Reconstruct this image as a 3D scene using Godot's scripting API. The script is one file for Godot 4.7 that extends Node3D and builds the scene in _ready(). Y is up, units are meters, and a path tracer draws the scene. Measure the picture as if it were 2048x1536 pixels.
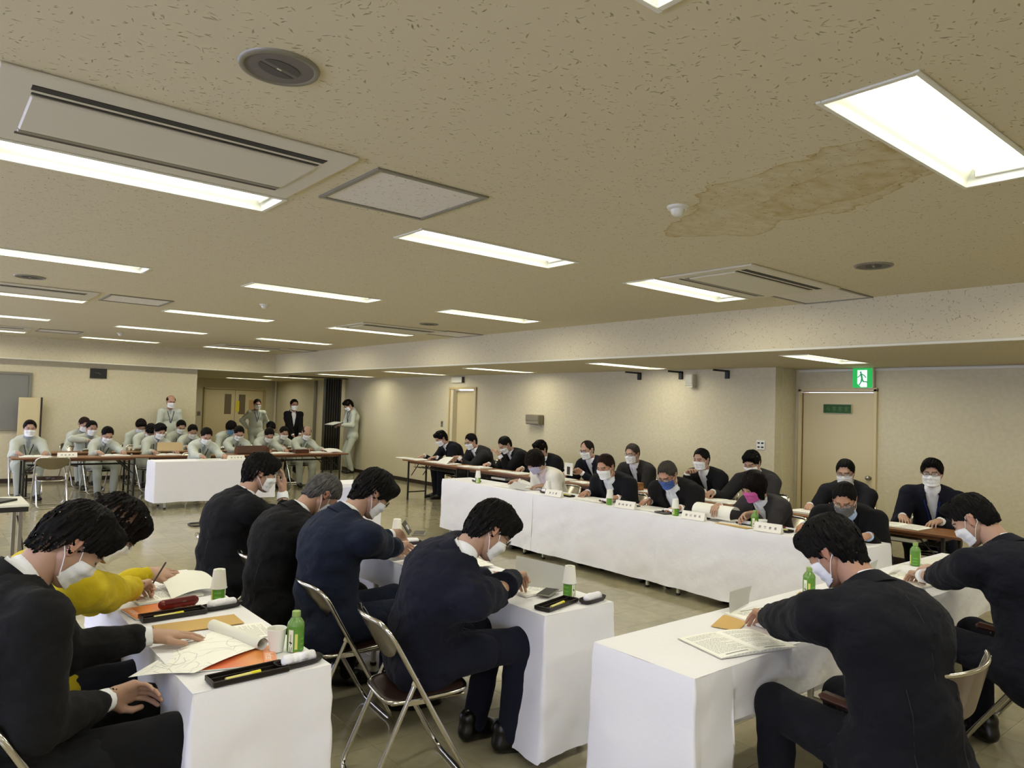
extends Node3D
# A council committee meeting in a long low room: y up, metres, the camera stands at x 0, z 0.
var M := {}
var used := {}
var protos := {}
const CEIL := 2.7
const LOW := 2.28

func _ready():
	# ---- camera, light and exposure -------------------------------------------------
	var cam := Camera3D.new()
	cam.name = "camera"
	cam.fov = 2.0 * rad_to_deg(atan(768.0 / 1453.7))
	cam.near = 0.05
	cam.position = Vector3(0, 1.65, 0)
	cam.basis = Basis(Vector3.UP, -0.68823) * Basis(Vector3.RIGHT, 0.03437) * Basis(Vector3.BACK, 0.03161)
	add_child(cam)
	var env := Environment.new()
	env.tonemap_mode = Environment.TONE_MAPPER_LINEAR
	env.tonemap_exposure = EXPOSURE
	env.background_mode = Environment.BG_COLOR
	env.background_color = Color(0.80, 0.83, 1.0)
	env.background_energy_multiplier = SKY_ENERGY
	env.ambient_light_source = Environment.AMBIENT_SOURCE_DISABLED
	env.sdfgi_enabled = true
	env.ssao_enabled = true
	env.ssil_enabled = true
	var we := WorldEnvironment.new()
	we.name = "environment"
	we.environment = env
	add_child(we)
	materials()
	room()
	ceiling_fittings()
	wall_fittings()
	furniture()
	build_people()
	table_things()

# ---- how much light the tubes and the sky give ---------------------------------------
const EXPOSURE := 1.25
const SKY_ENERGY := 7.5
const TUBE_GLOW := 4.6
const TUBE_LIGHT := 1.1
const TUBE_COLOR := Color(1.0, 0.985, 0.915)

# ---- naming ---------------------------------------------------------------------------
func numbered(n: String) -> String:
	if not used.has(n):
		used[n] = 0
		return n
	used[n] += 1
	return "%s_%03d" % [n, used[n]]

func tag(o: Node3D, label: String, category: String, group := "") -> Node3D:
	o.set_meta("label", label)
	o.set_meta("category", category)
	if group != "":
		o.set_meta("group", group)
	return o

func thing(called: String, label: String, category: String, at := Vector3.ZERO, turn := 0.0, group := "") -> Node3D:
	var o := Node3D.new()
	o.name = numbered(called)
	o.position = at
	o.rotation.y = turn
	add_child(o)
	return tag(o, label, category, group)

func part(called: String, mesh: Mesh, mat: Material, parent: Node3D, xf := Transform3D()) -> MeshInstance3D:
	var o := MeshInstance3D.new()
	o.name = called
	o.mesh = mesh
	o.material_override = mat
	o.transform = xf
	parent.add_child(o, true)
	return o

func solo(called: String, mesh: Mesh, mat: Material, label: String, category: String, xf := Transform3D(), group := "") -> MeshInstance3D:
	var o := part(numbered(called), mesh, mat, self, xf)
	tag(o, label, category, group)
	return o

func struct(called: String, mesh: Mesh, mat: Material, xf := Transform3D()) -> MeshInstance3D:
	var o := part(numbered(called), mesh, mat, self, xf)
	o.set_meta("kind", "structure")
	return o

func copy_of(key: String, label: String, at: Vector3, turn := 0.0, group := "") -> Node3D:
	var src: Node3D = protos[key]
	var o: Node3D = src
	if src.has_meta("placed"):
		o = src.duplicate()
		o.name = numbered(String(src.get_meta("kindname")))
		add_child(o)
	src.set_meta("placed", true)
	o.position = at
	o.rotation.y = turn
	o.set_meta("label", label)
	if group != "":
		o.set_meta("group", group)
	return o

func proto(key: String, called: String, category: String) -> Node3D:
	var o := thing(called, "x", category)
	o.set_meta("kindname", called)
	protos[key] = o
	return o

# ---- meshes ---------------------------------------------------------------------------
class MB:
	var v := PackedVector3Array()
	var n := PackedVector3Array()
	var uv := PackedVector2Array()
	var c := PackedColorArray()
	var i := PackedInt32Array()
	func tri(a: Vector3, b: Vector3, d: Vector3, ua := Vector2.ZERO, ub := Vector2.ZERO, ud := Vector2.ZERO) -> MB:  # counter-clockwise seen from outside
		var nn := (b - a).cross(d - a).normalized()
		var k := v.size()
		v.append_array(PackedVector3Array([a, b, d]))
		n.append_array(PackedVector3Array([nn, nn, nn]))
		uv.append_array(PackedVector2Array([ua, ub, ud]))
		i.append_array(PackedInt32Array([k, k + 2, k + 1]))
		return self
	func quad(a: Vector3, b: Vector3, d: Vector3, e: Vector3, u := Rect2(0, 0, 1, 1)) -> MB:
		var nn := (d - a).cross(e - b).normalized()
		var k := v.size()
		v.append_array(PackedVector3Array([a, b, d, e]))
		n.append_array(PackedVector3Array([nn, nn, nn, nn]))
		uv.append_array(PackedVector2Array([Vector2(u.position.x, u.end.y), u.end, Vector2(u.end.x, u.position.y), u.position]))
		i.append_array(PackedInt32Array([k, k + 2, k + 1, k, k + 3, k + 2]))
		return self
	func box(at: Vector3, size: Vector3, bevel := 0.004, b := Basis()) -> MB:
		var h := size * 0.5
		bevel = minf(bevel, minf(h.x, minf(h.y, h.z)) * 0.9)
		var P := func(s: Vector3, ax: int) -> Vector3:
			var p := Vector3(s.x * h.x, s.y * h.y, s.z * h.z)
			for k in 3:
				if k != ax:
					p[k] -= s[k] * bevel
			return at + b * p
		for ax in 3:
			var u := (ax + 1) % 3
			var w := (ax + 2) % 3
			for s in [-1.0, 1.0]:
				var q := []
				for cc in [[-1, -1], [1, -1], [1, 1], [-1, 1]]:
					var sg := Vector3()
					sg[ax] = s
					sg[u] = cc[0]
					sg[w] = cc[1]
					q.append(P.call(sg, ax))
				if s > 0:
					quad(q[0], q[1], q[2], q[3])
				else:
					quad(q[1], q[0], q[3], q[2])
		if bevel <= 0.0:
			return self
		for ax in 3:
			var u := (ax + 1) % 3
			var w := (ax + 2) % 3
			for su in [-1.0, 1.0]:
				for sw in [-1.0, 1.0]:
					var s0 := Vector3()
					s0[u] = su
					s0[w] = sw
					var s1 := s0
					s0[ax] = -1
					s1[ax] = 1
					var a: Vector3 = P.call(s0, u)
					var bb: Vector3 = P.call(s1, u)
					var d: Vector3 = P.call(s1, w)
					var e: Vector3 = P.call(s0, w)
					if su * sw > 0:
						quad(a, e, d, bb)
					else:
						quad(a, bb, d, e)
					# the quad must face away from the centre
					var k := v.size() - 4
					if n[k].dot(b * Vector3(s0[0] if ax != 0 else 0.0, s0[1] if ax != 1 else 0.0, s0[2] if ax != 2 else 0.0)) < 0:
						flip_last(4, 6)
		for sx in [-1.0, 1.0]:
			for sy in [-1.0, 1.0]:
				for sz in [-1.0, 1.0]:
					var s := Vector3(sx, sy, sz)
					tri(P.call(s, 0), P.call(s, 1), P.call(s, 2))
					if n[n.size() - 1].dot(b * s) < 0:
						flip_last(3, 3)
		return self
	func flip_last(nv: int, ni: int) -> void:
		for k in range(n.size() - nv, n.size()):
			n[k] = -n[k]
		for k in range(i.size() - ni, i.size(), 3):
			var t := i[k + 1]
			i[k + 1] = i[k + 2]
			i[k + 2] = t
	func sheet(rows: Array, closed_u := false, two := false) -> MB:  # rows: Array of PackedVector3Array; smooth; outside = (along row) x (to next row)
		var k0 := v.size()
		var R := rows.size()
		var C: int = rows[0].size()
		for r in R:
			var row: PackedVector3Array = rows[r]
			for q in C:
				var qa := q - 1
				var qb := q + 1
				if closed_u:
					qa = C - 2 if q == 0 else q - 1
					qb = 1 if q == C - 1 else q + 1
				var du := row[mini(qb, C - 1)] - row[maxi(qa, 0)]
				var dv: Vector3 = rows[mini(r + 1, R - 1)][q] - rows[maxi(r - 1, 0)][q]
				var nn := du.cross(dv)
				if nn.length_squared() < 1e-16:
					var r2 := clampi(r + (1 if r < R / 2 else -1), 0, R - 1)
					nn = (rows[r2][mini(qb, C - 1)] - rows[r2][maxi(qa, 0)]).cross(dv)
					if nn.length_squared() < 1e-16:
						nn = Vector3.UP
				v.append(row[q])
				n.append(nn.normalized())
				uv.append(Vector2(float(q) / (C - 1), float(r) / (R - 1)))
		for r in R - 1:
			for q in C - 1:
				var a := k0 + r * C + q
				i.append_array(PackedInt32Array([a, a + C, a + 1, a + 1, a + C, a + C + 1]))
		return self
	func tube(pts: PackedVector3Array, rad: float, sides := 8, closed := false, r_end := -1.0) -> MB:
		var m := pts.size()
		var rows := []
		var up := Vector3.UP
		var t0 := (pts[1] - pts[0]).normalized()
		if absf(t0.dot(up)) > 0.9:
			up = Vector3.RIGHT
		var nn := (up - t0 * up.dot(t0)).normalized()
		var prev := t0
		for k in m:
			var t: Vector3
			if closed:
				t = (pts[(k + 1) % m] - pts[(k + m - 1) % m]).normalized()
			else:
				t = (pts[mini(k + 1, m - 1)] - pts[maxi(k - 1, 0)]).normalized()
			nn = (nn - t * nn.dot(t)).normalized()
			var bi := t.cross(nn)
			var row := PackedVector3Array()
			var rr := rad if r_end < 0 else lerpf(rad, r_end, float(k) / (m - 1))
			for s in sides + 1:
				var an := TAU * s / sides
				row.append(pts[k] + (nn * cos(an) + bi * sin(an)) * rr)
			rows.append(row)
			prev = t
		if closed:
			rows.append(rows[0])
		sheet(rows, true)
		if not closed:
			for e in 2:
				var row: PackedVector3Array = rows[0 if e == 0 else m - 1]
				var cpt := pts[0 if e == 0 else m - 1]
				for s in sides:
					if e == 0:
						tri(cpt, row[s + 1], row[s])
					else:
						tri(cpt, row[s], row[s + 1])
		return self
	func lathe(prof: PackedVector2Array, segs := 24, xf := Transform3D()) -> MB:  # (radius, y) from bottom to top
		var rows := []
		for p in prof:
			var row := PackedVector3Array()
			for s in segs + 1:
				var an := -TAU * s / segs
				row.append(xf * Vector3(cos(an) * p.x, p.y, sin(an) * p.x))
			rows.append(row)
		return sheet(rows, true)
	func prism(poly: PackedVector2Array, depth: float, xf := Transform3D()) -> MB:  # counter-clockwise polygon in x, y, from z 0 to depth
		var ids := Geometry2D.triangulate_polygon(poly)
		for k in range(0, ids.size(), 3):
			var p := []
			for q in 3:
				p.append(poly[ids[k + q]])
			if (p[1] - p[0]).cross(p[2] - p[0]) < 0:
				p.reverse()
			var f := []
			for q in 3:
				f.append(Vector3(p[q].x, p[q].y, depth))
			tri(xf * f[0], xf * f[1], xf * f[2])
			tri(xf * Vector3(p[0].x, p[0].y, 0), xf * Vector3(p[2].x, p[2].y, 0), xf * Vector3(p[1].x, p[1].y, 0))
		var m := poly.size()
		for k in m:
			var a := poly[k]
			var b := poly[(k + 1) % m]
			quad(xf * Vector3(a.x, a.y, 0), xf * Vector3(b.x, b.y, 0), xf * Vector3(b.x, b.y, depth), xf * Vector3(a.x, a.y, depth))
		return self
	func add(o: MB, xf := Transform3D(), tint := Color.WHITE, flip := false) -> MB:
		var k0 := v.size()
		v.append_array(xf * o.v)
		var nb := xf.basis.orthonormalized()
		if flip:
			nb = xf.basis
		for q in o.n:
			n.append((nb * q).normalized())
		uv.append_array(o.uv)
		for q in o.c:
			c.append(q * tint)
		for k in range(0, o.i.size(), 3):
			if flip:
				i.append_array(PackedInt32Array([o.i[k] + k0, o.i[k + 2] + k0, o.i[k + 1] + k0]))
			else:
				i.append_array(PackedInt32Array([o.i[k] + k0, o.i[k + 1] + k0, o.i[k + 2] + k0]))
		return self
	func mesh() -> ArrayMesh:
		var a := []
		a.resize(Mesh.ARRAY_MAX)
		a[Mesh.ARRAY_VERTEX] = v
		a[Mesh.ARRAY_NORMAL] = n
		if uv.size() == v.size():
			a[Mesh.ARRAY_TEX_UV] = uv
		if c.size() == v.size():
			a[Mesh.ARRAY_COLOR] = c
		a[Mesh.ARRAY_INDEX] = i
		var m := ArrayMesh.new()
		m.add_surface_from_arrays(Mesh.PRIMITIVE_TRIANGLES, a)
		return m

func arc(cx: Vector3, u: Vector3, w: Vector3, r: float, a0: float, a1: float, steps := 6) -> PackedVector3Array:
	var p := PackedVector3Array()
	for k in steps + 1:
		var a := lerpf(a0, a1, float(k) / steps)
		p.append(cx + (u * cos(a) + w * sin(a)) * r)
	return p

func rounded(pts: PackedVector3Array, r: float, steps := 5) -> PackedVector3Array:  # a polyline with its inner corners rounded
	var o := PackedVector3Array([pts[0]])
	for k in range(1, pts.size() - 1):
		var a := pts[k - 1] - pts[k]
		var b := pts[k + 1] - pts[k]
		var rr := minf(r, minf(a.length(), b.length()) * 0.49)
		var p0 := pts[k] + a.normalized() * rr
		var p1 := pts[k] + b.normalized() * rr
		for s in steps + 1:
			var t := float(s) / steps
			o.append(p0.lerp(pts[k], t).lerp(pts[k].lerp(p1, t), t))
	o.append(pts[pts.size() - 1])
	return o

func bx(at: Vector3, size: Vector3, bevel := 0.004) -> Mesh:
	return MB.new().box(at, size, bevel).mesh()

# ---- smooth bodies: distance fields meshed as surface nets ------------------------------
# a shape: [kind 0 capsule / 1 ellipsoid / 2 cut capsule / 3 cut ellipsoid, a, b, ra, rb, flatten axis, flatten, blend]
func cap(a: Vector3, b: Vector3, ra: float, rb: float, k := 0.03, fx := Vector3.ZERO, fl := 1.0, cut := false) -> Array:
	return [2 if cut else 0, a, b, ra, rb, fx, fl, k]
func ell(a: Vector3, r: Vector3, k := 0.03, cut := false) -> Array:
	return [3 if cut else 1, a, r, 0.0, 0.0, Vector3.ZERO, 1.0, k]

func field_at(shapes: Array, p: Vector3) -> float:
	var f := 9.0
	for s in shapes:
		var d: float
		var a: Vector3 = s[1]
		var b: Vector3 = s[2]
		if s[0] % 2 == 0:
			var ab := b - a
			var t := clampf((p - a).dot(ab) / maxf(ab.length_squared(), 1e-9), 0.0, 1.0)
			var q := p - a - ab * t
			var fx: Vector3 = s[5]
			q += fx * (q.dot(fx) * (s[6] - 1.0))
			d = q.length() - lerpf(s[3], s[4], t)
		else:
			var q := p - a
			var k0 := Vector3(q.x / b.x, q.y / b.y, q.z / b.z).length()
			var k1 := Vector3(q.x / (b.x * b.x), q.y / (b.y * b.y), q.z / (b.z * b.z)).length()
			d = k0 * (k0 - 1.0) / k1 if k1 > 1e-6 else -minf(b.x, minf(b.y, b.z))
		var k: float = s[7]
		if s[0] >= 2:
			d = -d
			var hh := maxf(k - absf(f - d), 0.0)
			f = maxf(f, d) + hh * hh / (4.0 * maxf(k, 1e-6))
		else:
			var hh := maxf(k - absf(f - d), 0.0)
			f = minf(f, d) - hh * hh / (4.0 * maxf(k, 1e-6))
	return f

func net(shapes: Array, h: float, noise: FastNoiseLite = null, amp := 0.0, nscale := Vector3.ONE, post = null) -> MB:
	var lo := Vector3.ONE * 1e9
	var hi := -lo
	for s in shapes:
		if s[0] >= 2:
			continue
		var a: Vector3 = s[1]
		var b: Vector3 = s[2]
		if s[0] == 0:
			var r := Vector3.ONE * maxf(s[3], s[4])
			lo = lo.min(a - r).min(b - r)
			hi = hi.max(a + r).max(b + r)
		else:
			lo = lo.min(a - b)
			hi = hi.max(a + b)
	var pad := Vector3.ONE * (2.5 * h + amp + 0.01)
	lo -= pad
	hi += pad
	var nx := int((hi.x - lo.x) / h) + 2
	var ny := int((hi.y - lo.y) / h) + 2
	var nz := int((hi.z - lo.z) / h) + 2
	var sy := nx
	var sz := nx * ny
	var F := PackedFloat32Array()
	F.resize(nx * ny * nz)
	F.fill(0.5)
	for s in shapes:
		var a: Vector3 = s[1]
		var b: Vector3 = s[2]
		var k: float = s[7]
		var cut: bool = s[0] >= 2
		var ellip: bool = s[0] % 2 == 1
		var m := k + 2.0 * h + amp
		var blo: Vector3
		var bhi: Vector3
		if ellip:
			blo = a - b
			bhi = a + b
		else:
			var r := Vector3.ONE * maxf(s[3], s[4])
			blo = a.min(b) - r
			bhi = a.max(b) + r
		var x0 := maxi(0, int((blo.x - m - lo.x) / h))
		var y0 := maxi(0, int((blo.y - m - lo.y) / h))
		var z0 := maxi(0, int((blo.z - m - lo.z) / h))
		var x1 := mini(nx - 1, int((bhi.x + m - lo.x) / h) + 1)
		var y1 := mini(ny - 1, int((bhi.y + m - lo.y) / h) + 1)
		var z1 := mini(nz - 1, int((bhi.z + m - lo.z) / h) + 1)
		var ax := a.x
		var ay := a.y
		var az := a.z
		var bxx := b.x
		var byy := b.y
		var bzz := b.z
		var dx := bxx - ax
		var dy := byy - ay
		var dz := bzz - az
		var inv := 1.0 / maxf(dx * dx + dy * dy + dz * dz, 1e-9)
		var ra: float = s[3]
		var dr: float = s[4] - ra
		var fv: Vector3 = s[5]
		var fx := fv.x
		var fy := fv.y
		var fz := fv.z
		var fl: float = s[6] - 1.0
		var ik := 1.0 / (4.0 * maxf(k, 1e-6))
		var rmin := minf(bxx, minf(byy, bzz))
		for zi in range(z0, z1 + 1):
			var pz := lo.z + zi * h - az
			for yi in range(y0, y1 + 1):
				var py := lo.y + yi * h - ay
				var id := zi * sz + yi * sy + x0
				for xi in range(x0, x1 + 1):
					var px := lo.x + xi * h - ax
					var d: float
					if ellip:
						var ex := px / bxx
						var ey := py / byy
						var ez := pz / bzz
						var k0 := sqrt(ex * ex + ey * ey + ez * ez)
						ex /= bxx
						ey /= byy
						ez /= bzz
						var k1 := sqrt(ex * ex + ey * ey + ez * ez)
						d = k0 * (k0 - 1.0) / k1 if k1 > 1e-6 else -rmin
					else:
						var t := clampf((px * dx + py * dy + pz * dz) * inv, 0.0, 1.0)
						var qx := px - dx * t
						var qy := py - dy * t
						var qz := pz - dz * t
						if fl != 0.0:
							var g := (qx * fx + qy * fy + qz * fz) * fl
							qx += fx * g
							qy += fy * g
							qz += fz * g
						d = sqrt(qx * qx + qy * qy + qz * qz) - ra - dr * t
					var f := F[id]
					if cut:
						var hh := k - absf(f + d)
						F[id] = maxf(f, -d) + (hh * hh * ik if hh > 0.0 else 0.0)
					else:
						var hh := k - absf(f - d)
						F[id] = minf(f, d) - (hh * hh * ik if hh > 0.0 else 0.0)
					id += 1
	if post != null:
		F = post.call(F, lo, h, nx, ny, nz)
	if noise and amp > 0.0:
		var band := 2.2 * h + amp
		var id := 0
		for zi in nz:
			for yi in ny:
				for xi in nx:
					var f := F[id]
					if f < band and f > -band:
						F[id] = f + amp * noise.get_noise_3d((lo.x + xi * h) * nscale.x, (lo.y + yi * h) * nscale.y, (lo.z + zi * h) * nscale.z)
					id += 1
	# surface nets
	var o := MB.new()
	var cell := PackedInt32Array()
	cell.resize(nx * ny * nz)
	cell.fill(-1)
	var lim := 1.8 * h + amp
	var cells := PackedInt32Array()
	for zi in nz - 1:
		for yi in ny - 1:
			var id := zi * sz + yi * sy - 1
			for xi in nx - 1:
				id += 1
				var f0 := F[id]
				if f0 > lim or f0 < -lim:
					continue
				var f1 := F[id + 1]
				var f2 := F[id + sy]
				var f3 := F[id + sy + 1]
				var f4 := F[id + sz]
				var f5 := F[id + sz + 1]
				var f6 := F[id + sz + sy]
				var f7 := F[id + sz + sy + 1]
				var neg := int(f0 < 0) + int(f1 < 0) + int(f2 < 0) + int(f3 < 0) + int(f4 < 0) + int(f5 < 0) + int(f6 < 0) + int(f7 < 0)
				if neg == 0 or neg == 8:
					continue
				var sx := 0.0
				var syy := 0.0
				var szz := 0.0
				var cnt := 0.0
				if (f0 < 0) != (f1 < 0): sx += f0 / (f0 - f1); cnt += 1
				if (f2 < 0) != (f3 < 0): sx += f2 / (f2 - f3); syy += 1; cnt += 1
				if (f4 < 0) != (f5 < 0): sx += f4 / (f4 - f5); szz += 1; cnt += 1
				if (f6 < 0) != (f7 < 0): sx += f6 / (f6 - f7); syy += 1; szz += 1; cnt += 1
				if (f0 < 0) != (f2 < 0): syy += f0 / (f0 - f2); cnt += 1
				if (f1 < 0) != (f3 < 0): syy += f1 / (f1 - f3); sx += 1; cnt += 1
				if (f4 < 0) != (f6 < 0): syy += f4 / (f4 - f6); szz += 1; cnt += 1
				if (f5 < 0) != (f7 < 0): syy += f5 / (f5 - f7); sx += 1; szz += 1; cnt += 1
				if (f0 < 0) != (f4 < 0): szz += f0 / (f0 - f4); cnt += 1
				if (f1 < 0) != (f5 < 0): szz += f1 / (f1 - f5); sx += 1; cnt += 1
				if (f2 < 0) != (f6 < 0): szz += f2 / (f2 - f6); syy += 1; cnt += 1
				if (f3 < 0) != (f7 < 0): szz += f3 / (f3 - f7); sx += 1; syy += 1; cnt += 1
				cell[id] = o.v.size()
				cells.append(id)
				o.v.append(Vector3(lo.x + (xi + sx / cnt) * h, lo.y + (yi + syy / cnt) * h, lo.z + (zi + szz / cnt) * h))
				var g := Vector3(f1 + f3 + f5 + f7 - f0 - f2 - f4 - f6, f2 + f3 + f6 + f7 - f0 - f1 - f4 - f5, f4 + f5 + f6 + f7 - f0 - f1 - f2 - f3)
				o.n.append(g.normalized())
	for id in cells:
		var f0 := F[id]
		var in0 := f0 < 0
		var c0 := cell[id]
		if in0 != (F[id + 1] < 0):
			var a := cell[id - sy]
			var b := cell[id - sz]
			var d := cell[id - sy - sz]
			if a >= 0 and b >= 0 and d >= 0:
				o.i.append_array(PackedInt32Array([c0, b, a, a, b, d]) if in0 else PackedInt32Array([c0, a, b, a, d, b]))
		if in0 != (F[id + sy] < 0):
			var a := cell[id - 1]
			var b := cell[id - sz]
			var d := cell[id - 1 - sz]
			if a >= 0 and b >= 0 and d >= 0:
				o.i.append_array(PackedInt32Array([c0, a, b, a, d, b]) if in0 else PackedInt32Array([c0, b, a, a, b, d]))
		if in0 != (F[id + sz] < 0):
			var a := cell[id - 1]
			var b := cell[id - sy]
			var d := cell[id - 1 - sy]
			if a >= 0 and b >= 0 and d >= 0:
				o.i.append_array(PackedInt32Array([c0, b, a, a, b, d]) if in0 else PackedInt32Array([c0, a, b, a, d, b]))
	return o

# ---- materials ------------------------------------------------------------------------
func mat(col: Color, rough := 0.7, metal := 0.0, spec := 0.5) -> StandardMaterial3D:
	var m := StandardMaterial3D.new()
	m.albedo_color = col
	m.roughness = rough
	m.metallic = metal
	m.metallic_specular = spec
	return m

func noise_tex(freq: float, size := 512, normal := false, strength := 4.0, sd := 1, ramp: Gradient = null, fractal := true) -> NoiseTexture2D:
	var f := FastNoiseLite.new()
	f.seed = sd
	f.frequency = freq
	f.noise_type = FastNoiseLite.TYPE_SIMPLEX_SMOOTH
	f.fractal_type = FastNoiseLite.FRACTAL_FBM if fractal else FastNoiseLite.FRACTAL_NONE
	f.fractal_octaves = 4
	var t := NoiseTexture2D.new()
	t.width = size
	t.height = size
	t.seamless = true
	t.noise = f
	t.as_normal_map = normal
	t.bump_strength = strength
	if ramp:
		t.color_ramp = ramp
	return t

func ramp(a: Color, b: Color, p0 := 0.2, p1 := 0.8) -> Gradient:
	var g := Gradient.new()
	g.offsets = PackedFloat32Array([p0, p1])
	g.colors = PackedColorArray([a, b])
	return g

func tri_scale(m: StandardMaterial3D, s: Vector3, world := true) -> StandardMaterial3D:
	m.uv1_triplanar = true
	m.uv1_world_triplanar = world
	m.uv1_scale = s
	return m

func fabric(col: Color, rough := 0.9, sheen := 0.25, wrinkle := 0.5) -> StandardMaterial3D:
	var m := mat(col, rough, 0.0, 0.3)
	m.normal_enabled = true
	m.normal_texture = M.weave
	m.normal_scale = wrinkle
	m.rim_enabled = sheen > 0.0
	m.rim = sheen
	m.rim_tint = 0.6
	return tri_scale(m, Vector3.ONE * 3.0, false)

func fissures(sd: int, px: int, metres: float) -> Array:  # rock-wool tile: [colour image, height image]
	var r := RandomNumberGenerator.new()
	r.seed = sd
	var im := Image.create(px, px, false, Image.FORMAT_RGB8)
	var hm := Image.create(px, px, false, Image.FORMAT_L8)
	im.fill(Color(1, 1, 1))
	hm.fill(Color(1, 1, 1))
	var nz := FastNoiseLite.new()
	nz.seed = sd
	nz.frequency = 0.02
	var k := px / metres
	for q in int(metres * metres * 800.0):
		var x := r.randf() * px
		var y := r.randf() * px
		var long := r.randf_range(0.004, 0.030) * k * (0.35 if r.randf() < 0.45 else 1.0)
		var a := r.randfn(0.55, 0.75)
		var w := r.randf_range(0.0008, 0.0026) * k
		var dark := r.randf_range(0.66, 0.93)
		var s := 0.0
		while s < long:
			a += r.randf_range(-0.18, 0.18)
			x += cos(a)
			y += sin(a)
			s += 1.0
			var ww := w * sin(PI * clampf(s / long, 0.08, 0.92))
			var ri := int(ceil(ww))
			for dy in range(-ri, ri + 1):
				for dx in range(-ri, ri + 1):
					var d := sqrt(dx * dx + dy * dy)
					if d > ww + 0.6:
						continue
					var cx := posmod(int(x) + dx, px)
					var cy := posmod(int(y) + dy, px)
					var e := clampf(ww + 0.6 - d, 0.0, 1.0)
					var v := lerpf(1.0, dark, e)
					if v < im.get_pixel(cx, cy).r:
						im.set_pixel(cx, cy, Color(v, v, v * 0.97))
						hm.set_pixel(cx, cy, Color(1.0 - e * 0.8, 0, 0))
	return [im, hm]

func stain_image(px: int) -> Image:  # rusty tide marks round a leak, on a field 2 m a side from x 2.3, z -2.8
	var im := Image.create(px, px, false, Image.FORMAT_RGB8)
	var n1 := FastNoiseLite.new()
	n1.seed = 5
	n1.frequency = 0.006
	n1.fractal_octaves = 5
	var n2 := FastNoiseLite.new()
	n2.seed = 9
	n2.frequency = 0.02
	n2.fractal_octaves = 5
	var axis := Vector2(0.62, 0.78).normalized()
	for y in px:
		for x in px:
			var p := Vector2(2.3 + 2.0 * x / px, -2.8 + 2.0 * y / px)
			var q := p - Vector2(3.16, -1.86)
			var w := 0.20 * n1.get_noise_2d(x * 512.0 / px, y * 512.0 / px) + 0.06 * n2.get_noise_2d(x * 512.0 / px, y * 512.0 / px)
			var u := q.dot(Vector2(0.38, -0.925))
			var v := q.dot(Vector2(0.925, 0.38))
			var d := sqrt(u * u / 0.66 + v * v / 0.15) - 1.0 + w * 1.8
			var inner := sqrt((u + 0.12) * (u + 0.12) / 0.30 + (v - 0.12) * (v - 0.12) / 0.035) - 1.0 + w * 2.6
			var s := 0.0
			if d < 0.0:
				s = 0.10 + 0.55 * exp(d * 30.0) + 0.25 * n2.get_noise_2d(x, y * 2.0)
				s += 0.22 * smoothstep(0.25, -0.6, d) * (0.3 + n1.get_noise_2d(x * 900.0 / px + 300, y * 900.0 / px))
			if inner < 0.0:
				s += 0.08 + 0.30 * exp(inner * 14.0) + 0.2 * n2.get_noise_2d(x * 0.7, y * 1.3)
			s = clampf(s, 0.0, 1.0)
			im.set_pixel(x, y, Color.WHITE.lerp(Color(0.80, 0.72, 0.52), s))
	return im

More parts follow.
